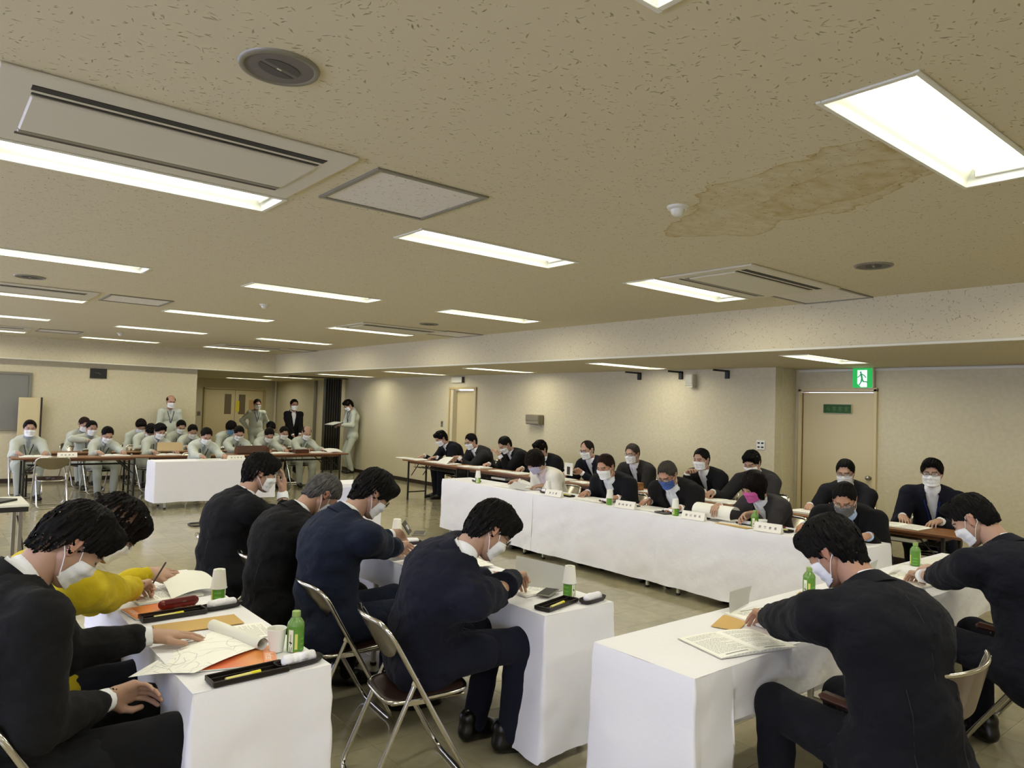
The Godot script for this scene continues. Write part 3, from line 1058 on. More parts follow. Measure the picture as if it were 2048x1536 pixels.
func line(im: Image, a: Vector2, b: Vector2, w: float, col: Color):
	var n := int(a.distance_to(b) * 2.0) + 1
	for k in n + 1:
		var p := a.lerp(b, float(k) / n)
		for dy in range(int(-w) - 1, int(w) + 2):
			for dx in range(int(-w) - 1, int(w) + 2):
				var q := Vector2(floor(p.x) + dx, floor(p.y) + dy)
				if q.x < 0 or q.y < 0 or q.x >= im.get_width() or q.y >= im.get_height():
					continue
				var e := clampf(w * 0.5 + 0.5 - (q + Vector2(0.5, 0.5)).distance_to(p), 0.0, 1.0)
				if e > 0:
					im.set_pixelv(q, im.get_pixelv(q).lerp(col, e))

func paint(w: int, h: int, bg: Color) -> Image:
	var im := Image.create(w, h, false, Image.FORMAT_RGB8)
	im.fill(bg)
	return im

func tex_mat(im: Image, rough := 0.6) -> StandardMaterial3D:
	var m := mat(Color.WHITE, rough)
	m.albedo_texture = ImageTexture.create_from_image(im)
	m.texture_repeat = false
	return m

func face_quad(size: Vector2, xf := Transform3D()) -> Mesh:  # faces +z
	var m := MB.new()
	var h := size * 0.5
	m.quad(xf * Vector3(-h.x, -h.y, 0), xf * Vector3(h.x, -h.y, 0), xf * Vector3(h.x, h.y, 0), xf * Vector3(-h.x, h.y, 0))
	return m.mesh()

func wall_fittings():
	var left := Basis(Vector3.UP, -PI / 2)  # local +z faces world -x
	# near door with the green plate, in the recess on the right
	var d := Node3D.new()
	d.name = "door_1"
	d.set_meta("kind", "structure")
	d.position = Vector3(8.86, 0, -4.40)
	d.basis = left
	add_child(d)
	part("door_leaf", bx(Vector3(0, 0.995, -0.02), Vector3(0.90, 1.97, 0.04), 0.004), M.door, d)
	var fm := MB.new()
	fm.box(Vector3(-0.475, 1.01, 0.0), Vector3(0.04, 2.03, 0.09), 0.004)
	fm.box(Vector3(0.475, 1.01, 0.0), Vector3(0.04, 2.03, 0.09), 0.004)
	fm.box(Vector3(0, 2.015, 0.0), Vector3(0.99, 0.045, 0.09), 0.004)
	part("door_frame", fm.mesh(), M.door, d)
	part("door_gap", bx(Vector3(-0.452, 0.995, 0.004), Vector3(0.008, 1.97, 0.01), 0.001), M.door_edge, d)
	part("threshold_shade", bx(Vector3(0, 1.988, 0.004), Vector3(0.90, 0.008, 0.01), 0.001), M.door_edge, d)
	var kn := MB.new().lathe(PackedVector2Array([Vector2(0.0, 0.0), Vector2(0.028, 0.0), Vector2(0.028, 0.006), Vector2(0.012, 0.012), Vector2(0.012, 0.03), Vector2(0.024, 0.036), Vector2(0.028, 0.05), Vector2(0.022, 0.064), Vector2(0.0, 0.068)]), 20, Transform3D(Basis(Vector3.RIGHT, PI / 2), Vector3(0.40, 0.96, 0.0)))
	part("door_knob", kn.mesh(), M.steel, d)
	part("door_closer", bx(Vector3(-0.25, 0.02, 0.01), Vector3(0.3, 0.03, 0.012), 0.002), M.door_edge, d)
	# green plate on the door
	var im := paint(256, 84, Color(0.12, 0.30, 0.09))
	for e in [[0, 0, 256, 4], [0, 80, 256, 4], [0, 0, 4, 84], [252, 0, 4, 84]]:
		im.fill_rect(Rect2i(e[0], e[1], e[2], e[3]), Color(0.45, 0.52, 0.36))
	glyphs(im, ["four", "guest", "guest", "room"], 26, 20, 44, 10, Color(0.30, 0.47, 0.25), 3.0)
	var pl := thing("door_plate", "green name plate with pale characters on the beige door", "sign", Vector3(8.838, 1.78, -4.39), -PI / 2)
	part("board", bx(Vector3(0, 0, 0.003), Vector3(0.36, 0.118, 0.006), 0.001), M.trim, pl)
	part("lettering", face_quad(Vector2(0.355, 0.113), Transform3D(Basis(), Vector3(0, 0, 0.0068))), tex_mat(im), pl)
	# exit sign
	var ex := paint(192, 192, Color(0.04, 0.66, 0.27))
	ex.fill_rect(Rect2i(46, 18, 96, 168), Color(0.93, 1.0, 0.97))
	ex.fill_rect(Rect2i(142, 18, 6, 168), Color(0.03, 0.5, 0.22))
	var g := Color(0.05, 0.52, 0.30)
	for dy in range(-9, 10):
		for dx in range(-9, 10):
			if dx * dx + dy * dy < 81:
				ex.set_pixel(78 + dx, 40 + dy, g)
	for s in [[82, 56, 92, 100, 17], [80, 58, 60, 84, 8], [60, 84, 46, 88, 7], [90, 58, 114, 72, 8], [114, 72, 128, 92, 8], [92, 100, 104, 132, 12], [104, 132, 138, 134, 9], [90, 100, 84, 132, 13], [84, 132, 66, 164, 10], [138, 134, 146, 150, 6]]:
		line(ex, Vector2(s[0], s[1]), Vector2(s[2], s[3]), s[4], g)
	for y in range(150, 186):
		for x in range(46, int(46 + (y - 150) * 1.0)):
			if x < 142:
				ex.set_pixel(x, y, Color(0.04, 0.66, 0.27))
	var em := mat(Color(0.5, 0.5, 0.5), 0.4)
	em.albedo_texture = ImageTexture.create_from_image(ex)
	em.texture_repeat = false
	em.emission_enabled = true
	em.emission = Color.WHITE
	em.emission_operator = BaseMaterial3D.EMISSION_OP_MULTIPLY
	em.emission_texture = em.albedo_texture
	em.emission_energy_multiplier = 0.85
	var sg := thing("exit_sign", "lit green and white running man exit sign above the beige door", "exit sign", Vector3(8.82, 2.155, -4.06), -PI / 2)
	part("case", bx(Vector3(0, 0, 0.015), Vector3(0.245, 0.245, 0.05), 0.004), M.trim, sg)
	part("lit_face", face_quad(Vector2(0.235, 0.235), Transform3D(Basis(), Vector3(0, 0, 0.0415))), em, sg)
	var sl := AreaLight3D.new()
	sl.name = "sign_light"
	sl.area_size = Vector2(0.22, 0.22)
	sl.light_color = Color(0.45, 1.0, 0.65)
	sl.light_energy = 0.012
	sl.position = Vector3(0, 0, 0.046)
	sl.rotation = Vector3(0, PI, 0)
	sl.shadow_enabled = true
	sg.add_child(sl)
	# far door on the right wall, standing in a deep frame
	var d2 := Node3D.new()
	d2.name = "door_2"
	d2.set_meta("kind", "structure")
	d2.position = Vector3(8.38, 0, -11.7)
	d2.basis = left
	add_child(d2)
	part("door_leaf", bx(Vector3(0.03, 1.0, -0.13), Vector3(0.84, 1.98, 0.04), 0.004), M.door, d2)
	var f2 := MB.new()
	f2.box(Vector3(-0.445, 1.01, -0.06), Vector3(0.03, 2.03, 0.18), 0.004)
	f2.box(Vector3(0.445, 1.01, -0.06), Vector3(0.03, 2.03, 0.18), 0.004)
	f2.box(Vector3(0, 2.03, -0.06), Vector3(0.92, 0.035, 0.18), 0.004)
	part("door_frame", f2.mesh(), M.door_frame, d2)
	part("door_edge", bx(Vector3(-0.415, 1.0, -0.10), Vector3(0.03, 1.98, 0.03), 0.002), M.door_edge, d2)
	part("door_knob", MB.new().lathe(PackedVector2Array([Vector2(0.0, 0.0), Vector2(0.025, 0.0), Vector2(0.012, 0.01), Vector2(0.012, 0.03), Vector2(0.026, 0.042), Vector2(0.02, 0.06), Vector2(0.0, 0.064)]), 16, Transform3D(Basis(Vector3.RIGHT, PI / 2), Vector3(-0.33, 0.93, -0.11))).mesh(), M.steel, d2)
	var ns := thing("door_sign_box", "blank white sign box on the wall above the far door", "sign", Vector3(8.35, 2.195, -11.86), -PI / 2)
	part("case", bx(Vector3(0, 0, 0), Vector3(0.36, 0.11, 0.06), 0.004), M.trim, ns)
	part("end_cap", bx(Vector3(0.184, 0, 0), Vector3(0.01, 0.112, 0.062), 0.002), M.grille_dark, ns)
	var sw := thing("light_switch", "small grey switch plate beside the far door frame", "switch", Vector3(8.375, 1.3, -12.4), -PI / 2)
	part("plate", bx(Vector3.ZERO, Vector3(0.07, 0.12, 0.01), 0.003), M.alu, sw)
	part("rocker", bx(Vector3(0, 0.02, 0.006), Vector3(0.03, 0.04, 0.008), 0.002), M.grille_dark, sw)
	# dispenser box
	var dp := thing("wall_dispenser", "khaki dispenser box hung on the right wall", "dispenser", Vector3(8.31, 1.48, -9.46), -PI / 2)
	part("case", bx(Vector3(0, 0, 0), Vector3(0.34, 0.17, 0.13), 0.012), mat(Color(0.50, 0.47, 0.38), 0.4), dp)
	part("lid", bx(Vector3(0, 0.03, 0.066), Vector3(0.33, 0.10, 0.012), 0.005), mat(Color(0.47, 0.44, 0.36), 0.4), dp)
	part("tray_slot", bx(Vector3(0, -0.075, 0.05), Vector3(0.28, 0.012, 0.05), 0.003), M.grille_dark, dp)
	# brackets under the low ceiling
	var bk := proto("bracket", "screen_bracket", "bracket")
	part("arm", bx(Vector3(-0.15, -0.03, 0), Vector3(0.34, 0.025, 0.03), 0.003), M.black, bk)
	part("post", bx(Vector3(-0.012, -0.075, 0), Vector3(0.035, 0.11, 0.06), 0.004), M.black, bk)
	var bl := ["black hook bracket on the right wall, the one farthest from the camera", "black hook bracket beside the wall speaker, the middle of three", "black hook bracket on the right wall, the one nearest the exit door"]
	for k in 3:
		copy_of("bracket", bl[k], Vector3(8.379, 2.275, [-7.18, -6.42, -5.66][k]), 0.0, "black wall brackets")
	var ws := thing("wall_speaker", "small beige box speaker high on the right wall", "speaker", Vector3(8.33, 2.12, -6.22), -PI / 2)
	part("case", bx(Vector3(0, 0.01, 0), Vector3(0.13, 0.16, 0.10), 0.006), M.plate, ws)
	part("grille", bx(Vector3(0, 0.01, 0.052), Vector3(0.11, 0.13, 0.004), 0.001), M.alu, ws)
	part("foot", bx(Vector3(0.01, -0.085, 0), Vector3(0.09, 0.03, 0.07), 0.004), M.plate, ws)
	var so := thing("wall_socket", "white socket plate with four black outlets on the pillar", "socket", Vector3(8.375, 1.29, -5.15), -PI / 2)
	part("plate", bx(Vector3.ZERO, Vector3(0.12, 0.12, 0.01), 0.003), M.white_metal, so)
	for sx in [-0.026, 0.026]:
		for sy in [-0.026, 0.026]:
			part("outlet", bx(Vector3(sx, sy, 0.006), Vector3(0.034, 0.02, 0.006), 0.003), M.black, so)
	# end wall on the left: clock, window of the office behind, door leaf
	var ck := thing("wall_clock", "dark rectangular clock under the ceiling step on the far wall", "clock", Vector3(2.79, 2.09, -16.19))
	part("case", bx(Vector3.ZERO, Vector3(0.29, 0.19, 0.04), 0.004), M.black, ck)
	part("dial", bx(Vector3(0, 0, 0.021), Vector3(0.25, 0.155, 0.004), 0.001), M.slot, ck)
	part("hand", bx(Vector3(-0.03, 0.01, 0.0245), Vector3(0.07, 0.006, 0.002), 0.0, ), M.grille, ck)
	part("hand", MB.new().box(Vector3(0.02, -0.006, 0.0245), Vector3(0.06, 0.006, 0.002), 0.0, Basis(Vector3.BACK, -0.5)).mesh(), M.grille, ck)
	var wn := Node3D.new()
	wn.name = "window_7"
	wn.set_meta("kind", "structure")
	wn.position = Vector3(1.0, 1.5, -16.2)
	add_child(wn)
	part("pane", bx(Vector3(0, 0, 0.006), Vector3(1.3, 1.0, 0.012), 0.0), M.grey_glass, wn)
	var wfm := MB.new()
	wfm.box(Vector3(0.68, 0.0, 0.012), Vector3(0.05, 1.08, 0.035), 0.003)
	wfm.box(Vector3(-0.68, 0.0, 0.012), Vector3(0.05, 1.08, 0.035), 0.003)
	wfm.box(Vector3(0, 0.52, 0.012), Vector3(1.32, 0.045, 0.035), 0.003)
	wfm.box(Vector3(0, -0.52, 0.012), Vector3(1.32, 0.045, 0.035), 0.003)
	part("window_frame", wfm.mesh(), M.alu, wn)
	var bd := thing("white_board", "cream folding board with a dark edge leaning by the far window", "board", Vector3(1.68, 0, -16.06))
	part("panel", bx(Vector3(0, 1.12, 0), Vector3(0.36, 0.92, 0.03), 0.004), M.door, bd)
	part("panel", bx(Vector3(0.175, 1.12, 0.02), Vector3(0.03, 0.94, 0.02), 0.003), M.dark_trim, bd)
	for s in [-0.16, 0.16]:
		part("leg", bx(Vector3(s, 0.34, 0), Vector3(0.025, 0.66, 0.025), 0.003), M.alu, bd)
	part("foot", bx(Vector3(0, 0.012, 0), Vector3(0.38, 0.024, 0.14), 0.004), M.alu, bd)
	# alcove: double doors with two narrow windows
	var d3 := Node3D.new()
	d3.name = "door_3"
	d3.set_meta("kind", "structure")
	d3.position = Vector3(7.52, 0, -22.33)
	add_child(d3)
	for s in [-1, 1]:
		var lf := part("door_leaf", bx(Vector3(s * 0.43, 0.98, 0), Vector3(0.85, 1.95, 0.05), 0.004), M.door, d3)
		part("glass_strip", bx(Vector3(s * 0.21, 1.53, 0.026), Vector3(0.20, 0.60, 0.006), 0.001), mat(Color(0.42, 0.37, 0.28), 0.3), lf)
	var f3 := MB.new()
	f3.box(Vector3(-0.885, 0.99, 0.01), Vector3(0.05, 2.0, 0.07), 0.004)
	f3.box(Vector3(0.885, 0.99, 0.01), Vector3(0.05, 2.0, 0.07), 0.004)
	f3.box(Vector3(0, 1.99, 0.01), Vector3(1.82, 0.05, 0.07), 0.004)
	part("door_frame", f3.mesh(), M.door_frame, d3)
	solo("paper_notice", bx(Vector3.ZERO, Vector3(0.10, 0.32, 0.004), 0.0), mat(Color(0.86, 0.78, 0.12), 0.7), "narrow yellow notice taped between the alcove door windows", "notice", Transform3D(Basis(), Vector3(7.60, 1.47, -22.298)))
	solo("paper_notice", bx(Vector3.ZERO, Vector3(0.28, 0.34, 0.004), 0.0), mat(Color(0.74, 0.60, 0.42), 0.7), "tan poster taped on the right alcove door", "notice", Transform3D(Basis(), Vector3(8.08, 1.50, -22.298)))
	solo("paper_notice", bx(Vector3.ZERO, Vector3(0.36, 0.26, 0.004), 0.0), mat(Color(0.86, 0.83, 0.76), 0.7), "pale notice with brown lines low on the right alcove door", "notice", Transform3D(Basis(), Vector3(7.86, 1.02, -22.298)))
	var th := thing("thermostat", "small oval grey control on the alcove wall", "switch", Vector3(6.50, 1.23, -22.33))
	part("case", bx(Vector3.ZERO, Vector3(0.09, 0.13, 0.02), 0.009), M.alu, th)
	part("dial", bx(Vector3(0, 0, 0.012), Vector3(0.05, 0.07, 0.008), 0.003), M.grille, th)
	# folding partition, drawn back against the right wall
	var ap := thing("folding_partition", "dark olive accordion partition folded up beside the right wall", "partition", Vector3(7.93, 0, -16.62))
	var zz := MB.new()
	var pts := []
	for k in 13:
		pts.append(Vector2(-0.19 + 0.38 * k / 12.0, 0.10 if k % 2 == 0 else -0.10))
	for k in 12:
		var a: Vector2 = pts[k]
		var b: Vector2 = pts[k + 1]
		var mid := (a + b) * 0.5
		var dir := (b - a).normalized()
		zz.box(Vector3(mid.x, 1.13, mid.y), Vector3(a.distance_to(b), 2.24, 0.012), 0.002, Basis(Vector3(dir.x, 0, dir.y), Vector3.UP, Vector3(-dir.y, 0, dir.x)))
	part("pleated_curtain", zz.mesh(), M.accordion, ap)
	part("lead_post", bx(Vector3(0.215, 1.13, 0), Vector3(0.04, 2.24, 0.16), 0.005), M.black, ap)
	struct("trim_4", bx(Vector3(7.6, LOW - 0.012, -16.62), Vector3(1.5, 0.024, 0.05), 0.003), M.accordion)
	struct("trim_5", bx(Vector3(8.76, 1.14, -19.35), Vector3(0.06, 2.28, 0.12), 0.004), M.alu)
	struct("trim_6", bx(Vector3(8.72, 1.14, -22.2), Vector3(0.05, 2.28, 0.05), 0.004), M.trim)

# ---- tables, cloths and chairs ------------------------------------------------------------
var R0 := RandomNumberGenerator.new()

func make_table(key: String, leg_m: Material, shelf := true):
	var p := proto(key, "folding_table", "table")
	part("table_top", bx(Vector3(0, 0.685, 0), Vector3(1.785, 0.026, 0.445), 0.006), M.wood, p)
	var ed := MB.new()
	for s in [-1, 1]:
		ed.box(Vector3(0, 0.684, s * 0.2245), Vector3(1.787, 0.020, 0.005), 0.002)
		ed.box(Vector3(s * 0.8945, 0.684, 0), Vector3(0.005, 0.020, 0.446), 0.002)
	part("edge_band", ed.mesh(), M.wood_edge, p)
	for sx in [-1, 1]:
		for sz in [-1, 1]:
			part("leg", bx(Vector3(sx * 0.74, 0.337, sz * 0.185), Vector3(0.028, 0.674, 0.028), 0.004), leg_m, p)
			part("foot_cap", bx(Vector3(sx * 0.74, 0.012, sz * 0.185), Vector3(0.033, 0.024, 0.033), 0.005), M.rubber, p)
		part("cross_bar", bx(Vector3(sx * 0.74, 0.13, 0), Vector3(0.02, 0.02, 0.36), 0.003), leg_m, p)
		for bz in [-0.12, 0.12]:
			part("brace", MB.new().tube(PackedVector3Array([Vector3(sx * 0.74, 0.42, bz), Vector3(sx * 0.50, 0.655, bz)]), 0.008, 8).mesh(), leg_m, p)
	part("apron", bx(Vector3(0, 0.655, 0), Vector3(1.5, 0.034, 0.36), 0.004), M.wood_edge, p)
	if shelf:
		var sh := MB.new()
		for z in [-0.12, -0.04, 0.04, 0.12]:
			sh.tube(PackedVector3Array([Vector3(-0.68, 0.575, z), Vector3(0.68, 0.575, z)]), 0.005, 6)
		for x in [-0.6, 0.0, 0.6]:
			sh.tube(PackedVector3Array([Vector3(x, 0.64, -0.14), Vector3(x, 0.570, -0.13), Vector3(x, 0.570, 0.13), Vector3(x, 0.64, 0.14)]), 0.005, 6)
		part("wire_shelf", sh.mesh(), leg_m, p)

# a cloth over a table of length L (x) and width W (z); four sides +z, +x, -z, -x, each a list of [end of stretch, drop]
func cloth_mesh(L: float, W: float, sides: Array, sd: int, amp := 0.018) -> Mesh:
	var n := FastNoiseLite.new()
	n.seed = sd
	n.frequency = 1.0
	var top := 0.7045
	var cs := [Vector3(-L / 2, 0, W / 2), Vector3(L / 2, 0, W / 2), Vector3(L / 2, 0, -W / 2), Vector3(-L / 2, 0, -W / 2)]
	var pos := PackedVector3Array()
	var nor := PackedVector3Array()
	var drop := PackedFloat32Array()
	var along := PackedFloat32Array()
	var s_all := 0.0
	for k in 4:
		var a: Vector3 = cs[k]
		var b: Vector3 = cs[(k + 1) % 4]
		var dir := (b - a).normalized()
		var out := Vector3(dir.z, 0, -dir.x) * -1.0
		var len := a.distance_to(b)
		var fr := []
		var m := int(len / 0.035)
		for q in range(1, m):
			fr.append(float(q) / m)
		for st in sides[k]:
			if st[0] < 1.0:
				fr.append(st[0] - 0.0004)
				fr.append(st[0] + 0.0004)
		fr.sort()
		for f in fr:
			var dd := 0.0
			for st in sides[k]:
				if f <= st[0]:
					dd = st[1]
					break
			pos.append(a.lerp(b, f))
			nor.append(out)
			drop.append(dd + 0.012 * n.get_noise_1d((s_all + len * f) * 1.3))
			along.append(s_all + len * f)
		# rounded corner towards the next side
		var nb: Vector3 = cs[(k + 2) % 4]
		var d2 := (nb - b).normalized()
		var out2 := Vector3(d2.z, 0, -d2.x) * -1.0
		var d_a: float = sides[k][sides[k].size() - 1][1]
		var d_b: float = sides[(k + 1) % 4][0][1]
		for q in 5:
			var t := q / 4.0
			pos.append(b)
			nor.append(out.slerp(out2, t))
			drop.append(lerpf(d_a, d_b, 0.0 if t < 0.5 else 1.0))
			along.append(s_all + len + t * 0.02)
		s_all += len
	pos.append(pos[0])
	nor.append(nor[0])
	drop.append(drop[0])
	along.append(along[0])
	var rows := []
	var N := 16
	for j in range(N, -1, -1):
		var row := PackedVector3Array()
		for q in pos.size():
			var t := float(j) / N
			var fall := maxf(drop[q], 0.02) * t
			var depth := fall / 0.6
			var w := amp * pow(depth, 0.9) * (sin(along[q] * 11.0 + 3.0 * n.get_noise_1d(along[q] * 0.8 + 40.0)) + 1.6 * n.get_noise_2d(along[q] * 2.2, fall * 2.6) + 0.5 * n.get_noise_2d(along[q] * 6.0 + 9.0, fall * 7.0 + along[q] * 4.0))
			w += 0.006 * n.get_noise_2d(along[q] * 3.5 + fall * 5.0, fall * 4.0)
			var lip := 0.005 * (1.0 - exp(-fall / 0.006))
			row.append(pos[q] + nor[q] * (0.004 + lip + w + 0.010 * depth) + Vector3(0, top - fall - (0.004 * (1.0 - exp(-fall / 0.004))), 0))
		rows.append(row)
	var mb := MB.new()
	mb.sheet(rows)
	# top
	var gx := 60
	var gz := 14
	var trow := []
	for z in gz + 1:
		var row := PackedVector3Array()
		for x in gx + 1:
			var p := Vector3(lerpf(-L / 2, L / 2, float(x) / gx), 0, lerpf(-W / 2, W / 2, float(z) / gz))
			var e := clampf(minf(L / 2 - absf(p.x), W / 2 - absf(p.z)) / 0.03, 0.0, 1.0)
			p.y = top + e * 0.0018 * n.get_noise_2d(p.x * 5.0, p.z * 9.0)
			if x == 0 or x == gx: p.x += signf(p.x) * 0.004
			if z == 0 or z == gz: p.z += signf(p.z) * 0.004
			row.append(p)
		trow.append(row)
	trow.reverse()
	mb.sheet(trow)
	return mb.mesh()

func make_chairs():
	# chrome folding chair, facing +z
	var p := proto("chair", "folding_chair", "chair")
	var w := 0.215
	var fr := rounded(PackedVector3Array([Vector3(0, 0.013, 0.215), Vector3(-w, 0.013, 0.215), Vector3(-w, 0.735, -0.195), Vector3(0, 0.735, -0.245), Vector3(w, 0.735, -0.195), Vector3(w, 0.013, 0.215), Vector3(0, 0.013, 0.215)]), 0.09, 7)
	part("front_frame", MB.new().tube(fr, 0.0115, 10).mesh(), M.chrome, p)
	var rf := rounded(PackedVector3Array([Vector3(-w + 0.026, 0.47, -0.055), Vector3(-w + 0.026, 0.013, -0.255), Vector3(w - 0.026, 0.013, -0.255), Vector3(w - 0.026, 0.47, -0.055)]), 0.06, 7)
	part("rear_frame", MB.new().tube(rf, 0.011, 10).mesh(), M.chrome, p)
	for s in [-1, 1]:
		part("cap", MB.new().lathe(PackedVector2Array([Vector2(0, -0.012), Vector2(0.0135, -0.012), Vector2(0.0135, 0.010), Vector2(0.006, 0.022), Vector2(0, 0.024)]), 12, Transform3D(Basis(Vector3.RIGHT, 0.41), Vector3(s * (w - 0.026), 0.475, -0.053))).mesh(), M.cap, p)
		part("hinge_link", bx(Vector3(s * (w - 0.012), 0.40, -0.045), Vector3(0.006, 0.022, 0.09), 0.002), M.chrome, p)
	# seat: rounded board with a chrome rim
	var out := PackedVector3Array()
	var poly := PackedVector2Array()
	for k in 48:
		var a := TAU * k / 48.0
		var sx := signf(cos(a)) * pow(absf(cos(a)), 0.42)
		var sz := signf(sin(a)) * pow(absf(sin(a)), 0.42)
		var wide := 0.180 + 0.012 * sz
		poly.append(Vector2(sx * wide, sz * 0.185))
		out.append(Vector3(sx * (wide + 0.003), 0.405 + 0.014 * sz, sz * 0.188 + 0.02))
	var rows := []
	for e in [[0.0, 0.006], [0.5, 0.007], [0.88, 0.010], [1.0, 0.004], [1.0, -0.014]]:
		var row := PackedVector3Array()
		for k in 49:
			var q := poly[k % 48]
			row.append(Vector3(q.x * e[0], 0.405 + e[1] + 0.014 * q.y / 0.185, q.y * e[0] + 0.02))
		rows.append(row)
	part("seat", MB.new().sheet(rows, true).mesh(), M.seat, p)
	part("seat_rim", MB.new().tube(out, 0.009, 8, true).mesh(), M.chrome, p)
	part("seat_pan", bx(Vector3(0, 0.388, 0.02), Vector3(0.33, 0.012, 0.34), 0.004), M.chrome_panel, p)
	# back rest: a curved metal panel under the top tube
	part("backrest", MB.new().sheet(back_panel(0.0, w)).sheet(back_panel(0.004, w, true)).mesh(), M.chrome_panel, p)
	# armchair of the same family
	var b := proto("armchair", "folding_armchair", "chair")
	var wb := 0.225
	for s in [-1, 1]:
		var side := rounded(PackedVector3Array([Vector3(s * wb, 0.015, 0.27), Vector3(s * wb, 0.60, -0.13), Vector3(s * wb, 0.80, -0.20)]), 0.10, 6)
		part("front_leg", MB.new().tube(side, 0.012, 10).mesh(), M.chrome, b)
		part("rear_leg", MB.new().tube(PackedVector3Array([Vector3(s * (wb - 0.026), 0.015, -0.25), Vector3(s * (wb - 0.026), 0.47, -0.04)]), 0.012, 10).mesh(), M.chrome, b)
		part("foot_cap", MB.new().lathe(PackedVector2Array([Vector2(0, 0), Vector2(0.017, 0.002), Vector2(0.018, 0.022), Vector2(0.013, 0.03)]), 12, Transform3D(Basis(), Vector3(s * wb, 0.0, 0.275))).mesh(), M.cap, b)
		part("foot_cap", MB.new().lathe(PackedVector2Array([Vector2(0, 0), Vector2(0.017, 0.002), Vector2(0.018, 0.022), Vector2(0.013, 0.03)]), 12, Transform3D(Basis(), Vector3(s * (wb - 0.026), 0.0, -0.253))).mesh(), M.cap, b)
		part("cap", MB.new().lathe(PackedVector2Array([Vector2(0, -0.012), Vector2(0.015, -0.012), Vector2(0.015, 0.012), Vector2(0, 0.024)]), 12, Transform3D(Basis(Vector3.RIGHT, 0.41), Vector3(s * (wb - 0.026), 0.475, -0.038))).mesh(), M.cap, b)
		part("arm_pad", MB.new().box(Vector3(s * (wb + 0.012), 0.622, 0.035), Vector3(0.052, 0.030, 0.33), 0.012, Basis(Vector3.RIGHT, -0.06)).mesh(), M.arm_pad, b)
		part("arm_bar", MB.new().box(Vector3(s * (wb + 0.012), 0.600, 0.0), Vector3(0.022, 0.014, 0.27), 0.003, Basis(Vector3.RIGHT, -0.06)).mesh(), M.chrome, b)
		part("arm_support", MB.new().tube(PackedVector3Array([Vector3(s * (wb + 0.012), 0.61, 0.10), Vector3(s * (wb + 0.004), 0.395, 0.205)]), 0.009, 10).mesh(), M.chrome, b)
		part("hinge_link", bx(Vector3(s * (wb - 0.012), 0.40, -0.03), Vector3(0.006, 0.026, 0.12), 0.003), M.chrome, b)
		part("seat_rail", bx(Vector3(s * (wb - 0.03), 0.388, 0.02), Vector3(0.018, 0.020, 0.39), 0.004), M.chrome, b)
	part("seat", MB.new().sheet(rows, true).mesh(), M.seat, b)
	part("seat_pan", bx(Vector3(0, 0.384, 0.02), Vector3(0.33, 0.012, 0.34), 0.004), M.chrome_panel, b)
	part("front_bar", MB.new().tube(PackedVector3Array([Vector3(-wb, 0.06, 0.24), Vector3(wb, 0.06, 0.24)]), 0.008, 8).mesh(), M.chrome, b)
	var r2 := []
	var r3 := []
	for k in 9:
		var row := PackedVector3Array()
		var row3 := PackedVector3Array()
		for q in 17:
			var u := q / 8.0 - 1.0
			var edge := pow(absf(u), 4.0)
			var y := lerpf(0.63 + 0.06 * edge, 0.81, k / 8.0)
			row.append(Vector3(u * (wb - 0.002), y, -0.145 - 0.25 * (y - 0.63) - 0.055 * (1.0 - u * u)))
			row3.append(row[q] + Vector3(0, 0, -0.012))
		r2.append(row)
		r3.append(row3)
	part("backrest", MB.new().sheet(r2).mesh(), M.arm_pad, b)
	var rev := r3.duplicate()
	rev.reverse()
	part("back_shell", MB.new().sheet(rev).mesh(), M.grey_panel, b)
	var topline := PackedVector3Array()
	for q in 17:
		topline.append((r2[8][q] + r3[8][q]) * 0.5)
	part("top_trim", MB.new().tube(topline, 0.008, 8).mesh(), M.chrome, b)

func back_panel(off: float, w: float, rev := false) -> Array:
	var rows := []
	for k in 9:
		var row := PackedVector3Array()
		for q in 17:
			var u := q / 8.0 - 1.0
			var edge := pow(absf(u), 2.6)
			var y := lerpf(0.555 + 0.09 * edge, 0.730 - 0.05 * pow(absf(u), 6.0), k / 8.0)
			var z := 0.215 - 0.41 * (y - 0.013) / 0.722 - 0.045 * (1.0 - u * u)
			row.append(Vector3(u * (w - 0.006), y, z - off))
		rows.append(row)
	if rev:
		rows.reverse()
	return rows

